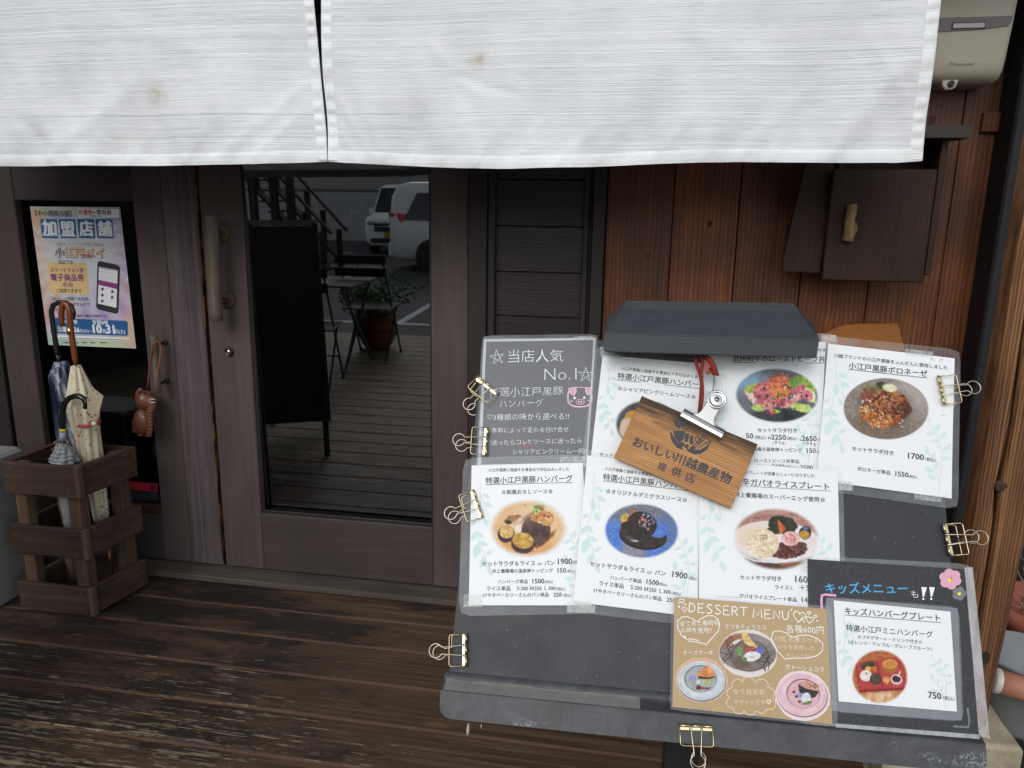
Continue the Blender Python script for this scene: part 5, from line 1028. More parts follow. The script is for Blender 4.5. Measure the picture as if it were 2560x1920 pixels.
t = NT('slub_hem'); sl = t.noise(t.coord((.45, .45, 250)), 1.0, 4, .62, .15); bl = t.noise(t.coord((25, 25, 60)), 1.0, 4, .6); f = t.mix(.3, sl, bl)
c = t.ramp(f, [(.30, H('#d9dbdd')), (.5, H('#eceeee')), (.68, H('#fafbfa'))]); df = t.bsdf(c, .9, .1, normal=t.bump(f, .6, .002)); HEM = t.done(df)
STAIN = None
NY = D-.52
nr = empty('noren_curtain', (-.6, NY, 2.15)); tag(nr, 'white slub cotton shop curtain in two panels hanging across the entrance', 'curtain')
CREASE_L = []
for (ax, ay, bx_, by_, w_, a_) in ((560, 395, 760, 215, 14, 5), (640, 398, 745, 290, 10, 4), (130, 390, 330, 215, 18, 6), (40, 300, 150, 395, 14, -4), (470, 400, 520, 330, 8, 3), (330, 395, 370, 340, 8, 3), (840, 240, 930, 395, 12, 5), (850, 320, 880, 395, 8, 3), (960, 400, 930, 320, 9, 3), (1080, 120, 1180, 220, 14, 4), (1150, 190, 1290, 240, 10, -4), (1300, 395, 1340, 320, 9, 3.5), (1400, 400, 1480, 330, 12, 4), (1500, 395, 1560, 310, 9, 3), (1640, 395, 1720, 300, 12, 4), (1850, 390, 2010, 230, 16, 5), (2080, 390, 2240, 180, 16, 5.5), (2230, 120, 2310, 300, 12, -4), (2150, 60, 2260, 230, 16, 4), (1700, 60, 1900, 160, 20, 4), (300, 60, 520, 130, 20, 4), (1030, 400, 1060, 350, 7, 3), (1200, 400, 1230, 350, 7, 3), (1930, 395, 1960, 345, 7, 3)):
    p, q = at_y(ax, ay, D-.52), at_y(bx_, by_, D-.52); L_ = math.hypot(q.x-p.x, q.z-p.z); CREASE_L.append(((p.x+q.x)/2, (p.z+q.z)/2, (q.x-p.x)/L_, (q.z-p.z)/L_, L_/2, w_*.0013, a_*.00065))
def noff(x, z, s):
    "how far the cloth stands forward of its plane"
    dz = max(0, 2.15-z); k = dz/.6; cr_ = sum(a_*math.exp(-((((x-x0_)*dz_-(z-z0_)*dx_)/w_)**2))*math.exp(-(max(0, abs((x-x0_)*dx_+(z-z0_)*dz_)-l_)/.03)**2) for x0_, z0_, dx_, dz_, l_, w_, a_ in CREASE_L)
    return cr_ + k*(.014*math.sin(5.2*x+1.3*s)+.009*math.sin(13.0*x+2.2*s+.9*z)+.005*math.sin(9*x+14*z+s)+.0035*math.sin(21*x-19*z+2*s)) + .0025*math.sin(31*x+17*z+s)*k + .0018*math.sin(60*(z-1.53)*.6-44*x)*max(0, 1-(z-1.53)/.16) - .0010*math.sin(75*x+28*z)*k
def panel(nm, xl, xr, zb, s, ptx):
    nx, nz = 200, 130; ztop = 2.2; bm_ = MB(); rows = []
    for j in range(nz+1):
        b = j/nz; row = []
        for i in range(nx+1):
            a = i/nx; zlow = zb(a); z = zlow+(ztop-zlow)*b; L, Rr = xl(z), xr(z); x = L+(Rr-L)*a
            row.append(bm_.bm.verts.new((x, NY-noff(x, z, s), z)))
        rows.append(row)
    for A_, B_ in zip(rows, rows[1:]):
        for i in range(nx): fc = bm_.bm.faces.new((A_[i], A_[i+1], B_[i+1], B_[i])); fc.smooth = True
    pn = bm_.done(nm, CLOTH, nr, fix=False)
    # hems: folded strips, a shade proud of the cloth
    hs = .030
    def strip(pts_fn, n, nme):
        h = MB(); rws = []
        for i in range(n+1):
            rws.append([h.bm.verts.new(p) for p in pts_fn(i/n)])
        for A_, B_ in zip(rws, rws[1:]):
            for q in range(len(A_)-1): fc = h.bm.faces.new((A_[q], B_[q], B_[q+1], A_[q+1])); fc.smooth = True
        h.done(nme, HEM, pn, fix=False)
    def bot(a):
        out = []
        for q in (-.0015, .0, .006, .012, .018, .024, hs):
            z = zb(a)+q; x = xl(z)+(xr(z)-xl(z))*a; pk = .0006*math.sin(140*x+3*s)*math.sin(q/hs*3.14); out.append((x, NY-noff(x, z, s)-(.0022 if 0 < q < hs else .0004)-pk, z))
        return out
    strip(bot, 160, 'hem')
    for side in ((0, 1) if nm else ()):
        def sidef(b, side=side):
            z = zb(side)+.002+(2.195-zb(side))*b; e = xr(z) if side else xl(z); out = []
            for q in (-.0008, .0006, .006, .013, .021, .0285):
                x = e-q if side else e+q; pk = .0022*math.sin(z*155+2.1*math.sin(z*23)+s)*math.sin(max(0, q)/.0285*3.14)
                out.append((x, NY-noff(x, z, s)-(.0026 if 0 < q < .028 else .0005)-pk, z))
            return out if not side else out[::-1]
        strip(sidef, 240, 'hem')
    return pn
def ip(pts):
    def f(v):
        for (a, b), (c, d) in zip(pts, pts[1:]):
            if v <= c: return b+(d-b)*(v-a)/(c-a)
        return pts[-1][1]
    return f
NP = lambda px, py: at_y(px, py, NY)
gl = [NP(*q) for q in ((817, 404), (812, 330), (800, 200), (784, 0))]; gr_ = [NP(*q) for q in ((820, 402), (816, 330), (808, 200), (804, 60), (803, 0))]
lx = ip([(p.z, p.x) for p in gl]); rx0 = ip([(p.z, p.x) for p in gr_]); rt = [NP(*q) for q in ((2305, 401), (2318, 270), (2340, 90), (2352, 0))]; rxr = ip([(p.z, p.x) for p in rt])
def zbl(pxs):
    P = [NP(*q) for q in pxs]
    xs = [p.x for p in P]; x0, x1 = xs[0], xs[-1]; g = ip([((p.x-x0)/(x1-x0), p.z) for p in P]); return g
zl = [NP(*q) for q in ((0, 413), (200, 413), (400, 413), (650, 410), (760, 405), (817, 402))]
zleft = ip([(-9, zl[0].z)]+[(p.x, p.z) for p in zl])
LX0 = -2.35
panel('curtain_panel', lambda z: LX0, lambda z: lx(z), lambda a: zleft(LX0+(zl[-1].x-LX0)*a), 1.0, None)
panel('curtain_panel', lambda z: rx0(z), lambda z: rxr(z), zbl(((820, 402), (860, 405), (1000, 411), (1150, 419), (1280, 422), (1450, 417), (1650, 408), (1850, 403), (2100, 404), (2240, 405), (2305, 401))), 2.0, None)
m = MB(); m.tube([(-2.6, NY+.004, 2.205), (.95, NY+.004, 2.205)], .014, 12); m.done('rod', wood('bamboo_rod', H('#8a6d40'), H('#a8895a'), H('#bfa274'), 'x', 20, 2), nr)
STN = NT('tea_stain'); v = STN.coord((30, 30, 30)); f = STN.noise(v, 1.0, 5, .65); lp = STN.n('ShaderNodeMixShader'); trn = STN.n('ShaderNodeBsdfTransparent'); fa_ = STN.n('ShaderNodeAttribute', _attribute_name='Fade'); STN.l(STN.math('MULTIPLY', STN.ramp(f, [(.32, 0.0), (.72, .60)]), fa_.outputs['Fac']), lp.inputs[0]); STN.l(trn.outputs[0], lp.inputs[1]); STN.l(STN.bsdf(H('#c9b58a'), .9, .1).outputs[0], lp.inputs[2]); STN = STN.done(lp)
for (cx, cy, rx_, ry_, s) in ((395, 232, 38, 44, 1.0), (1200, 150, 40, 34, 2.0)):
    m = MB(); cen = NP(cx, cy); vs = []; n = 20
    rows = []
    for j in range(6):
        rows.append([])
        for i in range(n):
            a = 2*math.pi*i/n; k = j/5; p = NP(cx+rx_*k*math.cos(a)*(1+.15*math.sin(3*a)), cy+ry_*k*math.sin(a)); rows[-1].append(m.bm.verts.new((p.x, NY-noff(p.x, p.z, s)-.0012, p.z)))
    for A_, B_ in zip(rows, rows[1:]):
        for i in range(n): m.bm.faces.new((A_[i], A_[(i+1) % n], B_[(i+1) % n], B_[i]))
    o = m.done('stain', STN, nr, fix=False); at = o.data.attributes.new('Fade', 'FLOAT', 'POINT')
    for i_, v_ in enumerate(at.data): v_.value = (1-(i_//n)/5)**1.3

# ================================================================ letter box, meter, wooden board on the plank wall
BOXW = wood('dark_box_wood', H('#251509'), H('#352216'), H('#4a3222'), 'z', 55, 1.4, (.3, .5, .75), .6, .45, .3, .3, .15)
lb = empty('letter_box', (.70, D, 1.24)); tag(lb, 'dark wooden letter box with a twig handle on the plank wall', 'letter box')
FY = D-.16
m = MB(); m.box((.566, FY+.022, 1.262), (.582, D+.008, 1.66), .002); m.box((.838, FY+.022, 1.262), (.856, D+.008, 1.655), .002); m.box((.582, FY+.03, 1.262), (.838, D+.008, 1.28), .002); m.box((.583, D-.012, 1.285), (.837, D+.009, 1.65)); m.done('body', BOXW, lb)
m = MB(); m.box((.548, FY, 1.241), (.829, FY+.020, 1.562), .003); m.done('door', BOXW, lb)
m = MB(); m.prism([(.505, FY-.02), (.895, FY-.02), (.895, FY+.04), (.86, D+.005), (.505, D+.005)], 0, .034, Matrix.Translation((0, 0, 1.645)) @ Matrix.Rotation(R(0), 4, 'X')); m.done('roof', wood('grey_brown_roof', H('#2c2724'), H('#3f3833'), H('#4f4740'), 'x', 40, 1.6), lb)
m = MB(); m.prism([(.478, 1.60), (.560, 1.60), (.548, 1.26), (.440, 1.262), (.438, 1.30)], -FY-.055, -FY-.035, Matrix(((1, 0, 0, 0), (0, 0, -1, 0), (0, 1, 0, 0), (0, 0, 0, 1))), bev=.002); m.done('side_board', BOXW, lb)
BARK = wood('twig_bark', H('#4a3a28'), H('#7d6749'), H('#a8906a'), 'z', 60, 8, rough=.85, bump=.8)
a, b = at_y(1960+352/2.0733, 1058/2.0733, FY-.02), at_y(1960+345/2.0733, 1250/2.0733, FY-.02)
m = MB(); m.tube([(a.x+.002*math.sin(i*1.7), FY-.02, a.z+(b.z-a.z)*i/6) for i in range(7)], [.0135, .0145, .0145, .014, .0155, .0155, .0165], 12); m.tube([(a.x+.012, FY-.02, b.z+.055), (a.x+.019, FY-.021, b.z+.034), (a.x+.010, FY-.02, b.z+.012)], [.005, .006, .005], 8); m.tube([(a.x, FY-.02, a.z-.02), (a.x, FY, a.z-.02)], .005, 6); m.tube([(a.x, FY-.02, b.z+.02), (a.x, FY, b.z+.02)], .005, 6); m.done('handle', BARK, lb)

mt = empty('wall_meter', (.86, D, 1.82)); tag(mt, 'old beige wall unit with a grey display band and a small valve below', 'meter box')
BEIGE = plain('aged_beige_plastic', H('#c6c0ac'), .5, vary=.10, scale=7)
FM = D-.13
m = MB(); V = []
prof = [(FM+.05, 1.800), (FM+.018, 1.812), (FM+.004, 1.832), (FM, 1.86), (FM-.003, 1.95), (FM, 2.10), (FM, 2.32), (D+.01, 2.32), (D+.01, 1.800)]
def ex(x0, x1, k): return [(x0+k if z < 1.85 else x0+k*.5, y, z) for y, z in prof]
rows = []
for x, tin in ((.60, .02), (.605, 0.0), (.955, 0.0), (.972, .004), (.980, .022)):
    r_ = []
    for y, z in prof: r_.append(m.bm.verts.new((x+(z-1.82)*.055*(x > .9), min(y+tin, D+.01), max(z, 1.80+tin*.6))))
    rows.append(r_)
for A_, B_ in zip(rows, rows[1:]):
    for q in range(len(prof)): fc = m.bm.faces.new((A_[q], A_[(q+1) % len(prof)], B_[(q+1) % len(prof)], B_[q])); fc.smooth = q < 6
m.bm.faces.new(rows[0]); m.bm.faces.new(rows[-1][::-1]); m.done('housing', BEIGE, mt)
m = MB(); m.prism([(.62, 1.9645), (.9735, 1.9655), (.9725, 1.950), (.966, 1.9405), (.90, 1.9335), (.80, 1.9300), (.62, 1.929)], -FM+.001, -FM+.0065, Matrix(((1, 0, 0, 0), (0, 0, -1, 0), (0, 1, 0, 0), (0, 0, 0, 1)))); m.done('band', plain('grey_band', H('#7a7270'), .45), mt)
m = MB(); p0, p1 = at_y(1960+868/2.0733, 152/2.0733, FM-.008), at_y(1960+1048/2.0733, 112/2.0733, FM-.008); m.box((p0.x, FM-.0085, p0.z), (p1.x, FM-.006, p1.z), .0006); m.done('display_frame', plain('dark_grey_plastic', H('#3f3a3a'), .5), mt)
m = MB(); m.box((p0.x+.003, FM-.0098, p0.z+.003), (p1.x-.003, FM-.0078, p1.z-.003)); m.done('display', plain('blank_display', H('#c2bcbe'), .3), mt)
EMB = plain('embossed_beige', H('#aba794'), .5)
m = MB(); lp = at_y(2320+175/3.3167, 540/3.3167, FM); 
m.tube([(lp.x, FM-.0005, lp.z), (lp.x+.001, FM-.0005, lp.z+.006), (lp.x+.005, FM-.0005, lp.z+.007), (lp.x+.006, FM-.0005, lp.z+.002)], .0008, 5); m.tube([(lp.x+.007, FM-.0005, lp.z+.004), (lp.x+.011, FM-.0005, lp.z+.007), (lp.x+.0135, FM-.0005, lp.z+.004), (lp.x+.013, FM-.0005, lp.z-.001)], .0008, 5)
for k in range(8): m.box((lp.x+.017+.0062*k, FM-.0010, lp.z+.0), (lp.x+.0210+.0062*k, FM+.001, lp.z+.0045), .0004)
m.done('embossed_mark', EMB, mt)
m = MB(); kx = at_y(2320+165/3.3167, 700/3.3167, D-.09); m.prism([(kx.x-.024, kx.z+.016), (kx.x+.024, kx.z+.016), (kx.x+.016, kx.z-.010), (kx.x+.006, kx.z-.016), (kx.x-.010, kx.z-.015), (kx.x-.018, kx.z-.006)], -D+.075, -D+.105, Matrix(((1, 0, 0, 0), (0, 0, -1, 0), (0, 1, 0, 0), (0, 0, 0, 1))), bev=.002); m.done('valve_body', BEIGE, mt)
m = MB(); m.lathe([(.001, 0), (.009, 0), (.009, .006), (.0075, .007), (.006, .004), (.0045, .004), (.0035, .008), (.001, .008)], (kx.x+.002, D-.105, kx.z-.002), (0, -1, 0), 18); m.done('valve_cap', plain('dark_valve', H('#4a4540'), .35, .6), mt)

wb = empty('wooden_board', (.72, D, .98)); tag(wb, 'varnished orange wooden board with a curved top leaning on the plank wall', 'board')
C9 = CR(1980, 780, 3.8138)
pt = [(270, 225), (330, 200), (430, 150), (520, 126), (660, 115), (1010, 112), (1060, 300), (1120, 560), (260, 560)]; P9 = [at_y(*C9(*p), D-.055) for p in pt]
m = MB(); m.prism([(p.x, p.z) for p in P9], -D+.033, -D+.055, Matrix(((1, 0, 0, 0), (0, 0, -1, 0), (0, 1, 0, 0), (0, 0, 0, 1))), bev=.003); m.done('panel', wood('varnished_pine', H('#69401a'), H('#905a28'), H('#a87038'), 'x', 18, 2, rough=.4, bump=.1), wb)

# ================================================================ poster and sticker on the left window
PY = D+.026
Cp = CR(0, 400, 2.766); WP = Plane('wall', PY)
po_ = empty('poster', (-2.06, PY, .9)); tag(po_, 'colourful poster with blue heading blocks and a phone picture stuck to the side door window', 'poster')
PC = [(207, 322), (828, 327), (940, 1303), (335, 1277)]
m = MB(); Q = [WP.P(Cp(*p)) for p in PC]; v_, f_ = m._add([(p[0], PY+.0004, p[1]) for p in Q], [(0, 3, 2, 1)]); m.done('paper', plain('poster_stock', (.75, .76, .76), .5), po_)
A = Art(200, 316, 948, 1312, 6)
SS, TT = np.meshgrid(np.linspace(0.003, .997, A.nx), np.linspace(.003, .997, A.ny)); A.X, A.Y = [PC[0][i]*(1-SS)*(1-TT)+PC[1][i]*SS*(1-TT)+PC[2][i]*SS*TT+PC[3][i]*(1-SS)*TT for i in (0, 1)]
s_ = (A.X-(207+(A.Y-322)*.131))/612; tt = (A.Y-324)/965
A.C[:] = hx('#dfe3e6'); cx, cy = 560, 640; an = np.arctan2(A.Y-cy, A.X-cx); rd = np.hypot(A.X-cx, A.Y-cy); ray_ = (np.sin(an*22)+1)/2
edge = np.clip((rd-170)/260, 0, 1); colr = np.where((np.sin(an*1.0+2.6) > 0)[..., None], hx('#bd86c2'), hx('#e3a070')); colr = colr*(.5+.5*np.clip(np.cos(an*2+.6), -1, 1))[..., None]+hx('#b9a0d0')*(.5-.5*np.clip(np.cos(an*2+.6), -1, 1))[..., None]
A.C = A.C*(1-(edge*(.45+.5*ray_))[..., None]) + colr*(edge*(.45+.5*ray_))[..., None]
for (x, y, rx_, ry_, cc) in ((240, 330, 130, 70, '#a8cfae'), (520, 330, 130, 40, '#d3e2b8'), (800, 340, 90, 80, '#8f9cc8'), (420, 1270, 260, 70, '#a9d0b4'), (760, 1270, 200, 60, '#cfe0b4'), (900, 1180, 60, 120, '#e9c3a0'), (250, 400, 60, 70, '#e6b58c')): A.ell(x, y, rx_, ry_, cc, 0, .9, .12, 3, .85)
A.specks(560, 640, 360, 420, 70, 5, ['#ffffff'], 4, .9); A.grain(.03)
A.A[:] = 1.0; A.done('printed_background', WP, Cp, .0002, po_, PRINT)
I = Ink(WP, Cp, .0006)
BLU, WHT, PUR, GRN, TAN, BLK, RED_, LPU, MAU, ORG = range(10)
I.poly([(535, 335), (822, 338), (826, 400), (540, 398)], WHT, -.00005)
I.text('【中小規模店舗】', 247, 389, 497, 391, .02, BLK); I.text('共通券', 543, 378, 642, 380, .035, RED_); I.text('・', 650, 370, 660, 370, .03, BLK); I.text('専用券', 670, 380, 773, 382, .03, BLK); I.text('ご利用できます', 617, 395, 705, 396, .02, BLK)
for k, (x, ch) in enumerate(zip((278, 405, 533, 660), '加盟店舗')):
    I.poly([(x, 408), (x+117, 409), (x+128, 542), (x+15, 540)], BLU); I.text(ch, x+24, 525, x+116, 528, .055, WHT, dn=.0003)
I.text('川越市プレミアム付電子商品券', 390, 593, 720, 597, .06, MAU, dn=.0001); I.text('川越市プレミアム付電子商品券', 390, 593, 720, 597, .0, WHT, dn=.0003); I.text('小江戸ペイ', 388, 678, 728, 684, .085, MAU, dn=.0001); I.text('小江戸ペイ', 394, 672, 722, 678, .05, WHT, dn=.0003); I.text('小', 395, 668, 455, 670, .02, GRN, dn=.0005); I.text('江戸ペイ', 462, 670, 722, 676, .015, ORG, dn=.0005); I.text('[第3弾]', 565, 683, 642, 685, .03, MAU, dn=.0006)
I.poly([(345, 709), (590, 712), (600, 722), (617, 918), (608, 930), (362, 924), (350, 912), (332, 722)], TAN); I.text('当店では', 407, 719, 508, 720, .02, BLK, dn=.0003); I.text('スマートフォン型', 352, 773, 580, 778, .04, PUR, dn=.0003); I.text('電子商品券', 356, 835, 585, 838, .04, PUR, dn=.0003); I.text('のみ', 440, 878, 508, 880, .04, PUR, dn=.0003); I.text('ご利用できます', 392, 916, 567, 918, .025, BLK, dn=.0003)
I.text('「QRカード型電子商品券」', 352, 973, 622, 975, .025, GRN); I.text('はご利用できませんので', 358, 1010, 625, 1010, .02, BLK); I.text('ご注意ください', 362, 1045, 525, 1046, .02, BLK); I.text('※有効期間を過ぎた場合は無効です。', 420, 1086, 745, 1090, .02, BLK)
I.poly([(690, 698), (815, 725), (832, 745), (820, 1052), (805, 1064), (680, 1034), (665, 1015), (675, 710)], BLK); I.poly([(685, 738), (815, 763), (806, 1022), (678, 992)], WHT, .0003); I.poly([(684, 748), (815, 772), (815, 766), (685, 740)], LPU, .0005); I.poly([(682, 828), (812, 856), (811, 892), (681, 862)], PUR, .0005)
for x, y in ((710, 893), (778, 910), (709, 935), (777, 950), (708, 975)): I.ell(x, y, 10, 11, PUR, dn=.0005)
for y in (770, 800, 815): I.line([(700, y), (795, y+18)], 2, LPU, dn=.0005)
I.poly([(345, 1090), (872, 1112), (884, 1122), (886, 1206), (876, 1216), (352, 1196)], BLU); I.text('令和8年', 640, 1138, 752, 1142, .03, WHT, dn=.0003); I.text('令和7年', 430, 1134, 540, 1137, .03, WHT, dn=.0003); I.poly([(400, 1148), (440, 1150), (443, 1186), (404, 1184)], WHT, .0002); I.text('間', 408, 1180, 438, 1182, .02, BLK, dn=.0004)
I.text('8月26', 446, 1192, 553, 1195, .05, WHT, dn=.0003); I.text('日(火)～', 558, 1196, 640, 1199, .02, WHT, dn=.0003); I.text('10', 648, 1196, 706, 1198, .06, WHT, dn=.0003); I.text('月', 710, 1198, 733, 1199, .03, WHT, dn=.0003); I.text('31', 738, 1199, 794, 1201, .06, WHT, dn=.0003); I.text('日(土)', 798, 1203, 868, 1206, .03, WHT, dn=.0003)
I.poly([(352, 1208), (895, 1230), (898, 1252), (356, 1232)], WHT, -.00005)
for x in range(415, 880, 22): I.line([(x, 1228+(x-415)*.037), (x+16, 1228+(x-399)*.037)], 5, BLK)
for a_, b_ in ((440, 490), (515, 545), (565, 605), (625, 660), (690, 740)): I.line([(a_, 1262), (b_, 1264)], 6, BLK)
I.done('lettering', [plain('poster_blue', H('#1e5b92'), .5), plain('poster_white', (.80, .81, .82), .5), plain('poster_purple', H('#8a3a7c'), .5), plain('poster_green', H('#2f7a4c'), .5), plain('poster_tan', H('#e0c084'), .5), plain('poster_black', (.03, .03, .035), .5), plain('poster_red', H('#c02a2a'), .5), plain('poster_lilac', H('#c8a8cc'), .5), plain('poster_mauve', H('#a84a58'), .5), plain('poster_orange', H('#d8a03c'), .5)], po_)
st = empty('window_sticker', (-1.91, PY, .27)); tag(st, 'red and black sticker low in the side door window', 'sticker')
Cs = CR(0, 950, 2.766); I = Ink(WP, Cs, .0003); I.poly([(885, 700), (1090, 716), (1092, 772), (888, 756)], 0); I.poly([(888, 756), (1092, 772), (1095, 842), (892, 824)], 1); I.ell(1058, 744, 22, 21, 2, dn=.0003)
for k in range(5): I.line([(925+k*22, 784), (928+k*22, 818)], 4, 3, dn=.0003)
I.line([(1035, 790), (1080, 794)], 4, 3, dn=.0003); I.line([(1035, 812), (1080, 816)], 4, 3, dn=.0003); I.line([(915, 772), (1010, 780)], 4, 2, dn=.0003)
I.done('sticker_print', [plain('sticker_red', H('#a82a38'), .5), plain('sticker_black', H('#22252b'), .5), plain('sticker_maroon', H('#5a1a22'), .5), plain('sticker_grey', H('#54585f'), .5)], st)

# ================================================================ umbrella stand and umbrellas
CRW = wood('crate_wood_x', H('#241a14'), H('#3e2f25'), H('#614d3c'), 'x', 40, 2.2, (.3, .5, .76), .72, .5, .3, .35)
CRY = wood('crate_wood_y', H('#241a14'), H('#3e2f25'), H('#614d3c'), 'y', 40, 2.2, (.3, .5, .76), .72, .5, .3, .35)
CRZ = wood('crate_wood_z', H('#33271f'), H('#523f32'), H('#735d4a'), 'z', 40, 2.2, (.3, .5, .76), .72, .5, .3, .35)
NAIL = plain('nail_head', H('#77716a'), .4, .8)
cs = empty('umbrella_crate', (-1.96, 2.21, 0)); tag(cs, 'weathered slatted wooden crate holding umbrellas on the deck', 'umbrella stand')
X0, X1, Y0, Y1 = -2.118, -1.835, 2.092, 2.345
def nails(m, L):
    for x, y, z, dx, dy in L: m.lathe([(.0005, 0), (.0028, 0), (.002, .001), (.0004, .0012)], (x, y, z), (dx, dy, 0), 8, mat=1)
for z0, z1 in ((.012, .118), (.228, .336), (.452, .566)):
    m = MB(); m.box((X0-.003, Y0, z0), (X1-.002, Y0+.017, z1), .003); nails(m, [(x, Y0, z, 0, -1) for x in (X0+.03, X1-.035) for z in (z0+.018, z1-.018)]); m.done('slat', [CRW, NAIL], cs)
    m = MB(); m.box((X0, Y1-.017, z0), (X1, Y1, z1), .003); m.done('slat', CRW, cs)
    m = MB(); m.box((X1-.0175, Y0+.0175, z0+.001), (X1, Y1-.0175, z1-.001), .003); nails(m, [(X1, y, z, 1, 0) for y in (Y0+.05, Y1-.05) for z in (z0+.018, z1-.018)]); m.done('slat', [CRY, NAIL], cs)
    m = MB(); m.box((X0, Y0+.0175, z0+.001), (X0+.017, Y1-.0175, z1-.001), .003); m.done('slat', CRY, cs)
    m = MB(); m.box((X1-.006, Y0-.003, z0-.002), (X1+.011, Y0+.022, z1+.001), .004); m.done('corner_block', CRZ, cs)
for x, y in ((X0+.018, Y0+.018), (X1-.062, Y0+.018), (X0+.018, Y1-.058), (X1-.062, Y1-.058)):
    m = MB(); m.box((x, y, .004), (x+.044, y+.040, .556), .003); m.done('corner_post', CRZ, cs)
m = MB(); m.box((X0+.02, Y0+.02, .02), (X1-.02, Y1-.02, .032)); m.done('base', CRW, cs)

for ch in cs.children:
    for v in ch.data.vertices: v.co.x += .045*min(1, max(0, (v.co.y-Y0)/(Y1-Y0)))*max(0, (v.co.x-X0)/(X1-X0))

def canopy(nm, p, q, rp, rq, pleats, mat, parent, mid=None, amp=.22, tw=0.0, n=26):
    "a folded canopy from p (top) to q (tip) with pleats"
    p, q = Vector(p), Vector(q); z = (q-p).normalized(); x = z.orthogonal().normalized(); y = z.cross(x); m = MB(); rows = []; seg = pleats*6
    for j in range(n+1):
        k = j/n; r = (rp+(rq-rp)*k) if mid is None else mid(k); row = []
        for i in range(seg):
            a = 2*math.pi*i/seg; aa = amp*(1-.5*k); rr = r*(1-aa+aa*abs(math.sin(a*pleats/2+tw*k))**.7*1.6); row.append(m.bm.verts.new(p+(q-p)*k+(x*math.cos(a+tw*k)+y*math.sin(a+tw*k))*rr))
        rows.append(row)
    for A_, B_ in zip(rows, rows[1:]):
        for i in range(seg): fc = m.bm.faces.new((A_[i], A_[(i+1) % seg], B_[(i+1) % seg], B_[i])); fc.smooth = True
    m.bm.faces.new(rows[0][::-1]); m.bm.faces.new(rows[-1]); return m.done(nm, mat, parent)
z1 = lambda x, y: (x/2.766, 400+y/2.766); z2 = lambda x, y: (x/2.766, 950+y/2.766)
def U(q, y): return at_y(q[0], q[1], y)
GLB = plain('glossy_black_handle', (.012, .012, .013), .12)
# floral umbrella
um = empty('umbrella', (-1.85, 2.2, .04)); tag(um, 'cream floral umbrella with a polished brown wooden hook handle', 'umbrella', 'umbrellas in the crate')
yb_ = 2.205; BRW = plain('varnished_brown', H('#7a4424'), .2, vary=.25, scale=25)
hk = [U(z1(*q), yb_) for q in ((435, 1150), (428, 1120), (424, 1060), (430, 1010), (448, 990), (468, 1000), (480, 1050), (488, 1150))]
m = MB(); m.tube(hk+[U(z1(*q), yb_) for q in ((503, 1260), (518, 1370), (528, 1425))], [.007, .0085]+[.0100]*4+[.0098, .0092, .0098, .0096, .004], 12); m.done('handle', BRW, um)
m = MB(); a, b = U(z1(481, 1158), yb_), U(z1(491, 1208), yb_); m.tube([a, b], .0108, 14); m.done('ferrule_band', plain('gold_band', H('#cdb27a'), .3, 1.0, vary=.4, scale=300), um)
t = NT('floral_cloth'); v = t.coord(); vo = t.n('ShaderNodeTexVoronoi', Scale=62.0, Randomness=.9); t.l(v, vo.inputs['Vector']); cm = t.ramp(t.sep(vo.outputs['Color'])[0], [(.0, H('#c0662c')), (.35, H('#b8485a')), (.5, H('#d08a3c')), (.8, H('#a04048'))], 'CONSTANT')
msk = t.math('MULTIPLY', t.ramp(vo.outputs['Distance'], [(.22, 1.0), (.30, 0.0)]), t.ramp(t.sep(vo.outputs['Color'])[1], [(.36, 0.0), (.42, 1.0)])); c = t.mix(msk, t.mix(t.noise(v, 30, 4), H('#cfc3a4'), H('#e0d6bb')), cm); FLOR = t.done(t.bsdf(c, .75, .25))
top, tip = U(z1(525, 1425), yb_+.012), U(z2(705, 965), 2.29)
canopy('canopy', top, tip, .02, .02, 8, FLOR, um, mid=lambda k: (.014+.034*min(1, k/.22) if k < .22 else .048-.012*min(1, (k-.22)/.2) if k < .42 else .036-.001*(k-.42)/.2 if k < .62 else .035-.010*(k-.62)/.38), amp=.32, tw=1.4)
fl = U(z2(680, 110), yb_-.02); pa_ = U(z2(570, 60), yb_-.035); m = MB(); m._add([U(z2(625, 40), yb_-.045), U(z2(715, 110), yb_-.04), U(z2(675, 265), yb_-.045), U(z2(610, 285), yb_-.05), U(z2(600, 120), yb_-.05)], [(0, 1, 4), (1, 2, 3, 4)]); bmesh.ops.solidify(m.bm, geom=list(m.bm.faces), thickness=.003); m.done('loose_pleat', FLOR, um)
bc = U(z2(610, 290), 2.235); m = MB(); ax = (tip-top).normalized(); m.lathe([(.034, -.004), (.041, -.003), (.041, .004), (.034, .005)], bc, ax, 26, caps=False); m.done('tie_band', plain('red_tie', H('#b03a44'), .7), um)
m = MB(); b0 = U(z2(648, 302), 2.195); m.ball(b0, (.011, .007, .008), seg=10); m.done('tie_button', plain('cream_button', H('#d9ccaa'), .5), um)
m = MB(); m.tube([U(z2(752, 1170), 2.315), U(z2(778, 1338), 2.33)], [.006, .0045], 10); m.done('tip', plain('copper_tip', H('#96684a'), .3, .6), um)
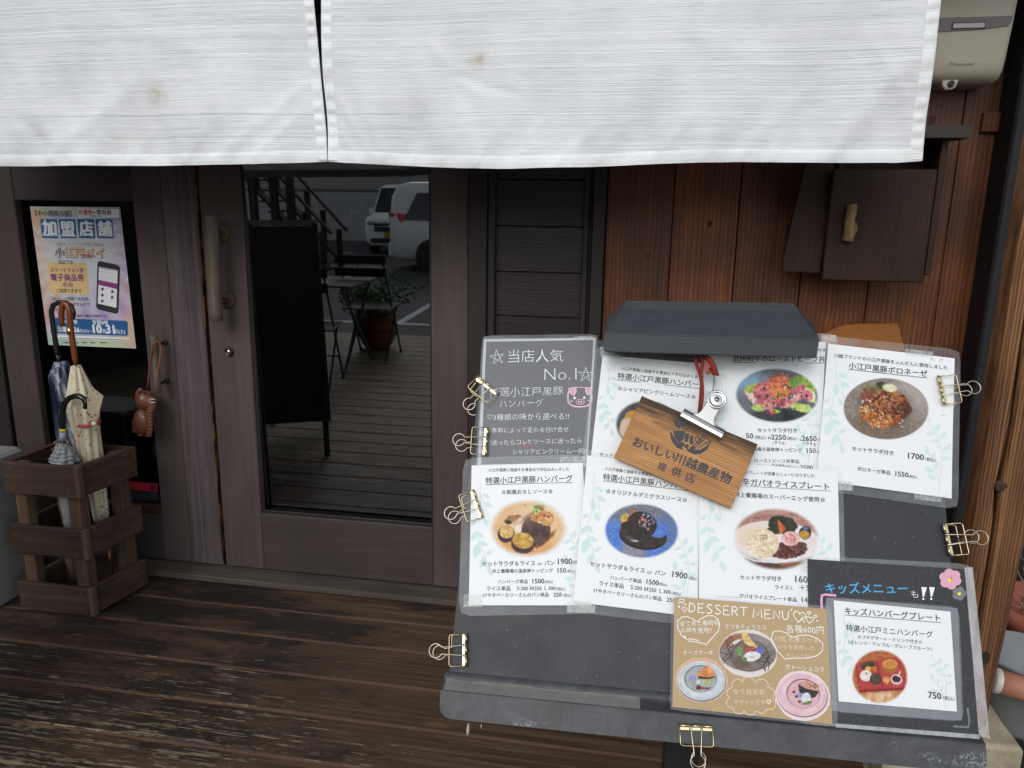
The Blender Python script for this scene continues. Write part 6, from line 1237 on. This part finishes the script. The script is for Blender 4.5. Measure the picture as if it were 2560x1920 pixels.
# navy umbrella with the straight chrome handle
um = empty('umbrella', (-1.92, 2.25, .04)); tag(um, 'dark navy umbrella with silvery folds and a black and chrome hook handle', 'umbrella', 'umbrellas in the crate')
yn = 2.262; pts = [U(z1(*q), yn) for q in ((500, 1100), (508, 1060), (492, 1010), (455, 985), (405, 985), (368, 1005), (355, 1050), (372, 1180), (398, 1345))]
m = MB(); m.tube(pts, .0088, 12); m.done('handle', plain('black_chrome', H('#4c4e52'), .12, .7, vary=.5, scale=9), um)
m = MB(); m.tube([U(z1(396, 1335), yn), U(z1(412, 1420), yn)], .0065, 10); m.done('shaft', GLB, um)
t = NT('navy_silver_cloth'); f = t.noise(t.coord((14, 14, 5)), 1.4, 5, .7, 1.2); NAVY = t.done(t.bsdf(t.ramp(f, [(.40, H('#161c2e')), (.50, H('#38425c')), (.57, H('#a0a6b2')), (.66, H('#dfe2e6'))]), .35, .6, .25, t.bump(f, .5, .004)))
canopy('canopy', U(z1(420, 1395), yn), U(z2(560, 1150), yn-.02), .02, .02, 8, NAVY, um, mid=lambda k: .020+.021*min(1, k/.08) if k < .08 else .041-.012*(k-.08), amp=.2, tw=.6)
m = MB()
for k in range(9):
    a = 2*math.pi*k/9; p = U(z1(415, 1420), yn); m.tube([p+Vector((.005*math.cos(a), .005*math.sin(a), .012)), p+Vector((.030*math.cos(a), .030*math.sin(a), -.008))], .0016, 5)
m.done('rib_ends', GLB, um)
# grey folding umbrella with the J handle
um = empty('umbrella', (-1.99, 2.17, .04)); tag(um, 'small grey folding umbrella with a glossy black hook handle and yellow tag', 'umbrella', 'umbrellas in the crate')
yj = 2.160; pts = [U(z2(*q), yj) for q in ((590, 195), (598, 165), (585, 135), (555, 115), (520, 110), (480, 125), (448, 160), (436, 210), (434, 300), (434, 430))]
m = MB(); m.tube(pts, [.0085, .0092]+[.0095]*6+[.0100, .0105], 14); m.done('handle', GLB, um)
m = MB(); a, b = U(z2(434, 335), yj), U(z2(434, 356), yj); m.tube([a, b], .0108, 14); m.done('tag_stripe', plain('yellow_tag', H('#cdb83a'), .5), um)
m = MB(); a, b = U(z2(434, 358), yj), U(z2(434, 420), yj); m.tube([a, b], .0108, 14); m.done('tag', plain('grey_tag', H('#8f93a0'), .4), um)
GREYC = plain('grey_umbrella_cloth', H('#8a8d90'), .6, vary=.25, scale=30)
m = MB(); base = U(z2(430, 450), yj); rr = random.Random(8)
for k in range(5):
    zc = -.008-.0125*k; r0 = .024+.0058*k
    m.lathe([(.006, zc+.016), (r0*.75, zc+.010), (r0, zc), (r0-.003, zc-.004), (.01, zc-.002)], base, (0.05, -.08, 1), 40, wob=lambda a, j, k=k: 1+.12*math.sin(8*a+k)+.06*math.sin(3*a+2*k))
m.lathe([(.034, -.075), (.030, -.20), (.02, -.38)], base, (0, 0, 1), 24); m.done('canopy', GREYC, um)
m = MB()
for k in range(8):
    a = 2*math.pi*k/8; p = base+Vector((.019*math.cos(a), .019*math.sin(a), .010)); m.tube([p-Vector((.0, 0, .014)), p+Vector((.004*math.cos(a), .004*math.sin(a), .006))], .0014, 5)
m.done('rib_ends', plain('brass_tip', H('#a8905c'), .3, .9), um)

# grey plastic bin at the left edge
bn = empty('storage_bin', (-2.33, 2.16, 0)); tag(bn, 'grey plastic box at the left edge beside the umbrella crate', 'bin')
m = MB(); rows = []
for z, k in ((.004, -.014), (.03, -.012), (.52, .0), (.52, .005), (.545, .006), (.556, -.004)):
    rows.append([m.bm.verts.new((x, y, z)) for x, y in [(-2.205+k-.02, 2.02-k), (-2.205+k, 2.04-k), (-2.205+k, 2.26+k), (-2.225+k, 2.28+k), (-2.50, 2.28+k), (-2.50, 2.02-k)]])
for A_, B_ in zip(rows, rows[1:]):
    for q in range(6): m.bm.faces.new((A_[q], A_[(q+1) % 6], B_[(q+1) % 6], B_[q]))
m.bm.faces.new(rows[0][::-1]); m.bm.faces.new(rows[-1]); m.done('body', plain('grey_plastic', H('#8c8c87'), .55, vary=.08, scale=6), bn)

# hanging elephant ornament on the side door's handle
oc = empty('elephant_ornament', (-1.80, D-.075, .58)); tag(oc, 'brown elephant shaped ornament with woven cut-outs hanging by a strap from the side door handle', 'ornament')
OY = D-.075; CE = CR(320, 820, 5.531); E = lambda x, y, d=0.0: at_y(*CE(x, y), OY+d)
k1 = (E(380, 1000)-E(280, 1000)).length/100
CLAY = plain('brown_glazed_clay', H('#6f4632'), .35, vary=.14, scale=25, bump=.1)
m = MB()
def eb(x, y, rx_, ry_, d=0, rd=None, rot=0): m.ball(E(x, y, d), (rx_*k1, (rd or min(rx_, ry_))*k1, ry_*k1), Matrix.Rotation(R(rot), 4, 'Y'), 18)
eb(215, 1290, 118, 175); eb(245, 1000, 118, 125); eb(330, 1040, 62, 90, -.008)
m.tube([E(345, 1020, -.012), E(330, 1110, -.016), E(300, 1170, -.018), E(296, 1260, -.020), E(300, 1350, -.020), E(305, 1420, -.018)], [54*k1, 48*k1, 44*k1, 42*k1, 40*k1, 38*k1], 14)
for x, y in ((110, 1410), (180, 1460), (285, 1470)): m.tube([E(x, y-140, .0), E(x, y+30, -.002)], [48*k1, 40*k1], 12)
eb(160, 920, 58, 92, .004, 30, 20); eb(180, 1060, 62, 70, -.004, 40)
bmesh.ops.recalc_face_normals(m.bm, faces=m.bm.faces); o = m.done('body', CLAY, oc)
rm = o.modifiers.new('r', 'REMESH'); rm.mode = 'VOXEL'; rm.voxel_size = .0018; rm.use_smooth_shade = True
sm = o.modifiers.new('s', 'SMOOTH'); sm.factor = .5; sm.iterations = 4
PALE = plain('pale_woven_inlay', H('#b9bcc2'), .4); m = MB()
def bar(x0, y0, x1, y1, d, r=5): m.tube([E(x0, y0, d), E(x1, y1, d)], r*k1*1.3, 6)
for i in range(3): bar(150+30*i, 1215, 138+30*i, 1350, -.0225-.0004*i, 8)
for i in range(3): bar(185+18*i, 935+22*i, 215+18*i, 985+22*i, -.0235, 9)
bar(300, 985, 375, 985, -.0245, 5); bar(300, 1030, 375, 1030, -.026, 5)
m.done('inlay', PALE, oc)
m = MB()
for i in range(7): bar(258, 1150+48*i, 335, 1155+48*i, -.0285, 5)
m.done('trunk_rings', plain('worn_clay', H('#8a5c44'), .4), oc)
m = MB(); bar(185, 850, 160, 920, -.019, 8); bar(190, 1400, 190, 1440, -.022, 8); bar(220, 880, 230, 910, -.0225, 8); m.done('cut_outs', plain('dark_slot', (.01, .008, .007), .8), oc)
STRAP = plain('tan_strap', H('#7a4c30'), .6); m = MB(); m.tube([E(270, 840, .01), E(290, 620, .004), E(318, 380, -.0), E(345, 215, -.012), E(400, 180, -.004), E(440, 210, -.0), E(462, 300, -.002), E(420, 560, -.012), E(385, 780, -.018), E(365, 930, -.02)], .0034, 8); m.done('strap', STRAP, oc)

# pots, bucket and twigs behind the post
TERR = plain('terracotta', H('#9a5a44'), .75, vary=.12, scale=12)
def P2(px, py, y): return at_y(px, py, y)
fp = empty('terracotta_pot', (1.24, 2.0, -.12)); tag(fp, 'large terracotta pot of dry twigs behind the timber post', 'plant pot')
c0 = P2(2640, 1515, 2.32); m = MB(); m.lathe([(.10, -.30), (.145, -.06), (.165, -.058), (.168, 0), (.150, 0), (.146, -.05), (.02, -.06)], c0, (0, 0, 1), 40); m.done('pot', TERR, fp)
m = MB(); rr = random.Random(6)
for k in range(46):
    p = Vector(c0)+Vector((rr.uniform(-.09, .09), rr.uniform(-.09, .09), -.04)); d = Vector((rr.uniform(-1, .6), rr.uniform(-.7, .5), rr.uniform(.5, 1.6))); pts = [p]
    for q in range(4): d += Vector((rr.uniform(-.5, .5), rr.uniform(-.5, .5), rr.uniform(-.4, .4))); p = p+d.normalized()*.045; pts.append(p)
    m.tube(pts, [.0022, .0018, .0015, .0012, .0008], 5)
m.done('dry_twigs', plain('dry_twig', H('#8a7a66'), .8, vary=.3), fp)
GALV = plain('galvanised_steel', H('#8b8f90'), .45, .6, vary=.2, scale=9)
gb = empty('metal_bucket', (1.12, 2.05, -.12)); tag(gb, 'galvanised bucket on the ground behind the timber post', 'bucket')
c1 = P2(2570, 1634, 1.93); m = MB(); m.lathe([(.085, -.20), (.09, -.19), (.088, -.18), (.115, -.004), (.118, 0), (.112, 0), (.085, -.17), (.01, -.172)], c1, (0, 0, 1), 40); m.done('body', GALV, gb)
cyl = empty('clay_pipe', (1.13, 1.8, .18)); tag(cyl, 'pinkish clay pipe with a white end lying across the bucket', 'pipe')
a, b = P2(2488, 1700, 1.82), P2(2640, 1745, 1.80); m = MB(); m.tube([a, b], .030, 24); m.done('pipe', plain('pink_clay', H('#a8725c'), .6), cyl)
dirv = (a-b).normalized(); m = MB(); m.lathe([(.001, .006), (.026, .006), (.0312, .003), (.0312, -.008)], a, dirv, 24, caps=False); m.done('end_cap', plain('white_cap', H('#c4bcb4'), .5), cyl)
# ================================================================ the yard behind the camera, seen in the door's glass
GZ = -.42
DK = plain('black_board_paint', (.016, .015, .015), .7, vary=.3); BRF = wood('sign_frame', H('#231a14'), H('#33261d'), H('#453427'), 'z', 40, 2)
sg = empty('sandwich_board', (-1.86, 1.37, 0), R(-22.5), world=False); tag(sg, 'dark folding sandwich board standing on the deck, mirrored in the glass door', 'sign board')
for s in (1, -1):
    M = Matrix.Rotation(R(15*s), 4, 'X')
    M = Matrix.Translation((0, -.33+.0 if s > 0 else -.33, 1.29)) @ Matrix.Rotation(R(-15*s), 4, 'X').inverted() @ Matrix.Translation((0, 0, -1.29))
    sh = (.33 if s > 0 else -.33)
    a = MB()
    def pq_(x, k, d=0): return (x, -.33+sh*(1-k)+d, 1.29*k)
    o = MB(); o._add([pq_(-.19, .15, .004), pq_(.19, .15, .004), pq_(.19, .985, .004), pq_(-.19, .985, .004), pq_(-.19, .15, -.008), pq_(.19, .15, -.008), pq_(.19, .985, -.008), pq_(-.19, .985, -.008)], [(0, 1, 2, 3), (7, 6, 5, 4), (0, 4, 5, 1), (1, 5, 6, 2), (2, 6, 7, 3), (3, 7, 4, 0)]); o.done('panel', DK, sg)
    for x in (-.175, .175): o = MB(); o.beam(pq_(x, .0), pq_(x, 1.0), .032, .024, bev=.002); o.done('leg', BRF, sg)
    o = MB(); o.beam(pq_(-.19, 1.0), pq_(.19, 1.0), .028, .028); o.done('top_rail', plain('pale_edge', (.35, .34, .32), .6), sg)

SLAT = wood('grey_slat', H('#4a4640'), H('#6e6a62'), H('#8a857b'), 'x', 30, 2, rough=.75); MET = plain('dark_patio_metal', (.016, .017, .02), .5); SLD = wood('dark_slat', H('#1d1b1b'), H('#2d2a2a'), H('#3a3636'), 'x', 30, 2)
tb = empty('patio_table', (-2.50, -.72, 0), R(4), world=False); tag(tb, 'small folding slatted table on the deck, mirrored in the glass door', 'table')
for i in range(6): m = MB(); y = -.27+.092*i; m.box((-.31, y, .700), (.31, y+.078, .718), .003); m.done('slat', SLAT, tb)
for x in (-.25, .25):
    m = MB(); m.beam((x, -.26, .69), (x, .28, .69), .02, .02); m.done('rail', MET, tb)
    for a, b in (((x, -.24, .69), (x*.9, .27, .0)), ((x*.9, .25, .69), (x, -.25, .0))): m = MB(); m.beam(a, b, .022, .012, (1, 0, 0)); m.done('leg', MET, tb)
def chair(lab, loc, rz):
    c = empty('folding_chair', loc, rz, world=False); tag(c, lab, 'chair', 'folding chairs on the deck')
    for i in range(4): m = MB(); y = -.18+.095*i; m.box((-.21, y, .445), (.21, y+.080, .460), .003); m.done('seat_slat', SLAT, c)
    for z in (.78, .885): m = MB(); m.box((-.22, -.275, z-.035), (.22, -.257, z+.035), .003); m.done('back_slat', SLD, c)
    for x in (-.19, .19):
        m = MB(); m.beam((x, -.27, .915), (x, .20, .0), .020, .012, (1, 0, 0)); m.done('leg', MET, c)
        m = MB(); m.beam((x*.9, .19, .45), (x*.9, -.22, .0), .020, .012, (1, 0, 0)); m.done('leg', MET, c)
        m = MB(); m.box((x*1-.012, .18, .0), (x+.012, .24, .014), .003); m.done('foot', MET, c)
    m = MB(); m.beam((-.18, .10, .2), (.18, .10, .2), .010, .010); m.done('stretcher', MET, c)
    return c
chair('folding chair with dark back slats before the potted shrub, mirrored in the door', (-2.28, -1.10, 0), R(178))
chair('nearer folding chair beside the sandwich board', (-2.42, -.12, 0), R(170))
pp = empty('potted_shrub', (-2.36, -1.42, 0), world=False); tag(pp, 'green shrub in a round terracotta pot at the edge of the deck', 'potted plant')
m = MB(); m.lathe([(.10, 0), (.14, .05), (.185, .15), (.19, .22), (.172, .28), (.20, .295), (.20, .315), (.17, .315), (.16, .27), (.01, .26)], (0, 0, 0), (0, 0, 1), 32); m.done('pot', plain('yard_terracotta', H('#7a4a36'), .8, vary=.2, scale=6), pp)
rr = random.Random(21); LEAF = plain('shrub_leaf', (.10, .20, .045), .6, vary=.5, scale=14); m = MB(); st_ = MB()
for k in range(30):
    a = rr.uniform(0, 6.28); t0 = Vector((.05*math.cos(a), .05*math.sin(a), .28)); d = Vector((math.cos(a)*rr.uniform(.2, .9), math.sin(a)*rr.uniform(.2, .9), rr.uniform(.5, 1.2))).normalized(); L = rr.uniform(.28, .52); st_.tube([t0, t0+d*L*.5, t0+d*L+Vector((0, 0, -.03))], [.004, .003, .0015], 5)
    for q in range(34):
        p = t0+d*L*rr.uniform(.25, 1.05)+Vector((rr.gauss(0, .045), rr.gauss(0, .045), rr.gauss(0, .035))); x = Vector((rr.uniform(-1, 1), rr.uniform(-1, 1), rr.uniform(-.3, .8))).normalized(); y = x.orthogonal().normalized(); s = rr.uniform(.016, .034)
        vs = [m.bm.verts.new(c) for c in (p, p+x*s+y*s*.45, p+x*2.2*s, p+x*s-y*s*.45)]; m.bm.faces.new(vs)
m.done('foliage', LEAF, pp, fix=False); st_.done('stem', plain('shrub_stem', (.05, .035, .02), .8), pp)

# ---- cars: bodies lofted from cross sections
def car_body(stations, nseg=7):
    "stations along the length: (x, half width at sill, half width at belt, half width at roof, z sill, z belt, z roof)"
    m = MB(); rows = []
    for (x, ws, wb_, wr, zs_, zb_, zr) in stations:
        P = [(-ws*.86, zs_), (-ws, zs_+.10), (-wb_*1.01, (zs_+zb_)*.52), (-wb_, zb_), (-wr-(wb_-wr)*.35, zb_+(zr-zb_)*.62), (-wr, zr-.05), (-wr*.86, zr), (wr*.86, zr), (wr, zr-.05), (wr+(wb_-wr)*.35, zb_+(zr-zb_)*.62), (wb_, zb_), (wb_*1.01, (zs_+zb_)*.52), (ws, zs_+.10), (ws*.86, zs_)]
        rows.append([m.bm.verts.new((x, y, z)) for y, z in P])
    for A_, B_ in zip(rows, rows[1:]):
        for q in range(len(A_)): fc = m.bm.faces.new((A_[q], A_[(q+1) % len(A_)], B_[(q+1) % len(A_)], B_[q])); fc.smooth = True
    m.bm.faces.new(rows[0]); m.bm.faces.new(rows[-1][::-1]); bmesh.ops.recalc_face_normals(m.bm, faces=m.bm.faces)
    return m
PAINT = plain('white_car_paint', (.80, .81, .81), .25, vary=.02); PEARL = plain('pearl_car_paint', (.72, .71, .68), .25, vary=.02); CGL = plain('car_glass', (.02, .024, .028), .08); BLKP = plain('black_trim', (.012, .012, .013), .4); TYRE = plain('tyre_rubber', (.015, .015, .015), .8); RIM = plain('alloy_rim', (.45, .46, .47), .3, .8); CHR = plain('chrome_trim', (.7, .7, .72), .15, 1.0)
def wheel(root, x, y, r=.29, wd=.17):
    m = MB(); s = 1 if y > 0 else -1; m.lathe([(r*.62, 0), (r*.95, 0), (r, .02), (r, wd-.02), (r*.95, wd), (r*.62, wd)], (x, y-s*wd, r), (0, s, 0), 28); o = m.done('wheel', TYRE, root)
    m = MB(); m.lathe([(.02, wd*.96), (.06, wd*.98), (r*.2, wd*.9), (r*.55, wd*.93), (r*.64, wd*.97), (r*.64, wd*.2)], (x, y-s*wd, r), (0, s, 0), 20); m.done('rim', RIM, o)
kc = empty('parked_car', (-6.42, -15.55, GZ), R(90), world=False); tag(kc, 'small boxy white car facing the shop with a yellow number plate, mirrored in the door', 'car', 'cars parked in the lot')
car_body([(-1.68, .68, .70, .60, .30, .95, 1.62), (-1.60, .72, .735, .64, .22, .95, 1.76), (.2, .73, .737, .65, .22, .97, 1.79), (.62, .73, .735, .62, .22, .97, 1.74), (1.02, .73, .735, .70, .22, .98, 1.06), (1.50, .72, .72, .68, .22, .90, .99), (1.66, .68, .69, .62, .25, .84, .91), (1.70, .60, .62, .5, .30, .70, .80)]).done('body', PAINT, kc)
def qd(m, pts): m._add(pts, [(0, 1, 2, 3)])
m = MB(); qd(m, [(1.03, -.66, 1.06), (1.03, .66, 1.06), (.66, .57, 1.70), (.66, -.57, 1.70)]); m.done('windscreen', CGL, kc, fix=False)
for s in (-1, 1):
    m = MB(); qd(m, [(.75, s*.738, 1.02), (-1.5, s*.741, 1.02), (-1.5, s*.672, 1.62), (.52, s*.668, 1.62)]); m.done('window', CGL, kc, fix=False)
    m = MB(); m.box((1.60, s*.50-.14, .76), (1.71, s*.50+.14, .86), .02); m.done('headlight', plain('lamp_glass', (.25, .26, .28), .1), kc)
    m = MB(); m.box((.78, s*.80-.07, 1.00), (.90, s*.80+.07, 1.17), .03); m.done('mirror', PAINT, kc)
    for x in (1.12, -1.20): wheel(kc, x, s*.735)
m = MB(); m.box((1.66, -.44, .60), (1.72, .44, .80), .01); m.box((1.66, -.56, .30), (1.71, .56, .43), .01); m.done('grille', BLKP, kc); m = MB(); m.box((1.69, -.60, .82), (1.725, .60, .845), .005); m.box((1.70, -.42, .72), (1.73, .42, .735), .004); m.done('chrome_bar', CHR, kc)
m = MB(); m.ball((1.73, 0, .73), (.008, .05, .04), seg=14); m.done('emblem', CHR, kc)
m = MB(); m.box((1.71, -.165, .44), (1.73, .165, .60), .004); m.done('number_plate', plain('yellow_plate', H('#b08a1c'), .5), kc)
m = MB(); qd(m, [(1.028+.004, -.3, 1.075), (1.028+.004, .25, 1.075), (1.012+.004, .2, 1.10), (1.012+.004, -.25, 1.10)]); m.done('dashboard_cloth', plain('red_cloth', H('#8a2c2c'), .8), kc, fix=False)
vn = empty('parked_minivan', (-2.95, -11.35, GZ), 0, world=False); tag(vn, 'pearl white minivan with a red tail lamp, mirrored in the door', 'car', 'cars parked in the lot')
car_body([(-2.36, .74, .78, .62, .34, 1.02, 1.30), (-2.33, .82, .86, .66, .26, 1.04, 1.62), (-2.20, .88, .90, .70, .24, 1.04, 1.82), (-1.9, .90, .915, .74, .22, 1.04, 1.88), (.6, .91, .92, .75, .22, 1.02, 1.90), (1.1, .91, .92, .70, .22, 1.02, 1.70), (1.75, .90, .915, .80, .22, 1.03, 1.12), (2.30, .84, .86, .74, .24, .92, .99), (2.45, .74, .76, .6, .30, .72, .80)]).done('body', PEARL, vn)
for s in (-1, 1):
    m = MB(); pts = [(-2.00, s*.922, 1.10), (-1.0, s*.928, 1.08), (-1.0, s*.845, 1.66), (-1.72, s*.83, 1.66)]; qd(m, pts); m.done('window', CGL, vn, fix=False)
    m = MB(); qd(m, [(-.93, s*.929, 1.08), (.9, s*.929, 1.06), (.62, s*.83, 1.70), (-.93, s*.845, 1.66)]); m.done('window', CGL, vn, fix=False)
    m = MB(); m._add([(-2.37, s*.80, 1.24), (-1.92, s*.925, 1.22), (-2.02, s*.925, 1.08), (-2.34, s*.83, .86), (-2.30, s*.70, 1.24), (-1.94, s*.80, 1.22), (-2.04, s*.80, 1.08), (-2.28, s*.72, .86)], [(0, 1, 2, 3), (7, 6, 5, 4), (0, 4, 5, 1), (1, 5, 6, 2), (2, 6, 7, 3), (3, 7, 4, 0)]); m.done('tail_light', plain('tail_lamp_red', H('#b02a20'), .15), vn)
    for x in (-1.38, 1.48):
        wheel(vn, x, s*.925, .33, .2); m = MB(); m.lathe([(.36, 0), (.385, 0), (.385, .012), (.36, .012)], (x, s*.918, .33), (0, s, 0), 32); m.done('wheel_arch', BLKP, vn)
m = MB(); m.box((-2.42, -.80, .30), (-2.30, .80, .62), .05, seg=3); m.done('bumper', PEARL, vn)
m = MB(); qd(m, [(-2.372, -.6, 1.14), (-2.372, .6, 1.14), (-2.27, .56, 1.68), (-2.27, -.56, 1.68)]); m.done('rear_window', CGL, vn, fix=False)

# ---- wall, house, outside stair
t = NT('grey_block'); bk = t.n('ShaderNodeTexBrick', Scale=1.0); bk.inputs['Brick Width'].default_value = .4; bk.inputs['Row Height'].default_value = .2; bk.inputs['Mortar Size'].default_value = .008
for k_, cc in (('Color1', (.42, .415, .40, 1)), ('Color2', (.48, .475, .46, 1)), ('Mortar', (.30, .30, .29, 1))): bk.inputs[k_].default_value = cc
mp = t.n('ShaderNodeMapping'); mp.inputs['Rotation'].default_value = (R(90), 0, 0); tc = t.n('ShaderNodeTexCoord'); t.l(tc.outputs['Object'], mp.inputs[0]); t.l(mp.outputs[0], bk.inputs['Vector']); f = t.noise(t.coord((1, 1, 1)), .9, 5, .65)
BLOCK = t.done(t.bsdf(t.mix(t.ramp(f, [(.4, 0.0), (.7, .6)]), bk.outputs[0], (.27, .265, .25)), .9, .2))
bw = empty('block_wall', (-8, -18.0, GZ)); tag(bw, 'grey concrete block wall at the back of the car park', 'wall')
m = MB(); m.box((-26, -18.15, GZ), (8, -18.0, 1.10)); m.done('blocks', BLOCK, bw); m = MB(); m.box((-26, -18.17, 1.10), (8, -17.98, 1.19), .01); m.done('coping', plain('coping', (.13, .13, .12), .9, vary=.3, scale=2), bw)
hs = empty('neighbour_house', (-9, -21, GZ)); tag(hs, 'pale boarded house beyond the block wall', 'house')
t = NT('pale_siding'); z = t.sep(t.coord())[2]; wv = t.math('FRACT', t.math('MULTIPLY', z, 5.0)); SID = t.done(t.bsdf(t.mix(t.ramp(wv, [(0.0, 0.0), (.08, 1.0)]), (.12, .11, .10), (.33, .32, .30)), .8, .2))
m = MB(); m.box((-16, -27, GZ), (-6.5, -20.5, 5.2)); m.done('wall', SID, hs); m = MB(); m.prism([(-16.5, 5.15), (-6, 5.15), (-11.25, 7.2)], 20, 27.5, Matrix(((1, 0, 0, 0), (0, 0, -1, 0), (0, 1, 0, 0), (0, 0, 0, 1)))); m.done('roof', plain('dark_roof', (.06, .06, .065), .7), hs)
for x in (-14.5, -11.6, -9.0): m = MB(); m.box((x, -20.54, 1.6), (x+1.3, -20.46, 2.8), .02); o = m.done('window', plain('house_frame', (.2, .19, .18), .6), hs); m = MB(); m.box((x+.06, -20.455, 1.66), (x+1.24, -20.45, 2.74)); m.done('pane', CGL, o)
h2 = empty('neighbour_house', (2, -21, GZ)); tag(h2, 'ochre rendered house beyond the wall, right of the boarded house', 'house'); m = MB(); m.box((-6, -27, GZ), (6, -20.8, 4.6)); m.done('wall', plain('ochre_render', H('#6a5a3c'), .9, vary=.15, scale=2), h2); m = MB(); m.box((-6.4, -27.4, 4.6), (6.4, -20.3, 4.9), .03); m.done('roof', plain('dark_roof2', (.06, .06, .065), .7), h2)
for x in (-4.6, -.8, 3.0): m = MB(); m.box((x, -20.84, 1.7), (x+1.5, -20.76, 2.9), .02); o = m.done('window', plain('house_frame', (.2, .19, .18), .6), h2); m = MB(); m.box((x+.06, -20.755, 1.76), (x+1.44, -20.75, 2.84)); m.done('pane', CGL, o)
STW = wood('brown_stair_wood', H('#1c130e'), H('#2f2017'), H('#422d20'), 'z', 30, 2)
ss = empty('wooden_stair', (-7.2, -10.4, GZ)); tag(ss, 'dark brown outdoor timber stair with a sloping handrail, mirrored in the door', 'stair')
SX0, SZ0, SX1, SZ1 = -6.75, GZ, -9.6, 2.9
for y in (-10.2, -11.1):
    m = MB(); m.beam((SX0+.15, y, SZ0+.05), (SX1, y, SZ1), .05, .24, (0, 1, 0)); m.done('stringer', STW, ss)
    m = MB(); m.beam((SX0+.25, y, SZ0+.80), (SX1, y, SZ1+.85), .05, .10, (0, 1, 0)); m.done('handrail', STW, ss)
    for k in range(9):
        f_ = k/8; x = SX0+.05+(SX1-SX0)*f_; zz_ = SZ0+(SZ1-SZ0)*f_; m = MB(); m.box((x-.05, y-.05, zz_ if k else GZ), (x+.05, y+.05, zz_+.84)); m.done('baluster', STW, ss)
for k in range(15): f_ = (k+.5)/15; x = SX0+(SX1-SX0)*f_; zz_ = SZ0+(SZ1-SZ0)*f_; m = MB(); m.box((x-.14, -11.08, zz_), (x+.14, -10.22, zz_+.035)); m.done('tread', STW, ss)
for x in (-7.25, -7.62, -8.1):
    m = MB(); m.box((x-.07, -10.02, GZ), (x+.07, -9.88, 3.2)); m.done('post', STW, ss)
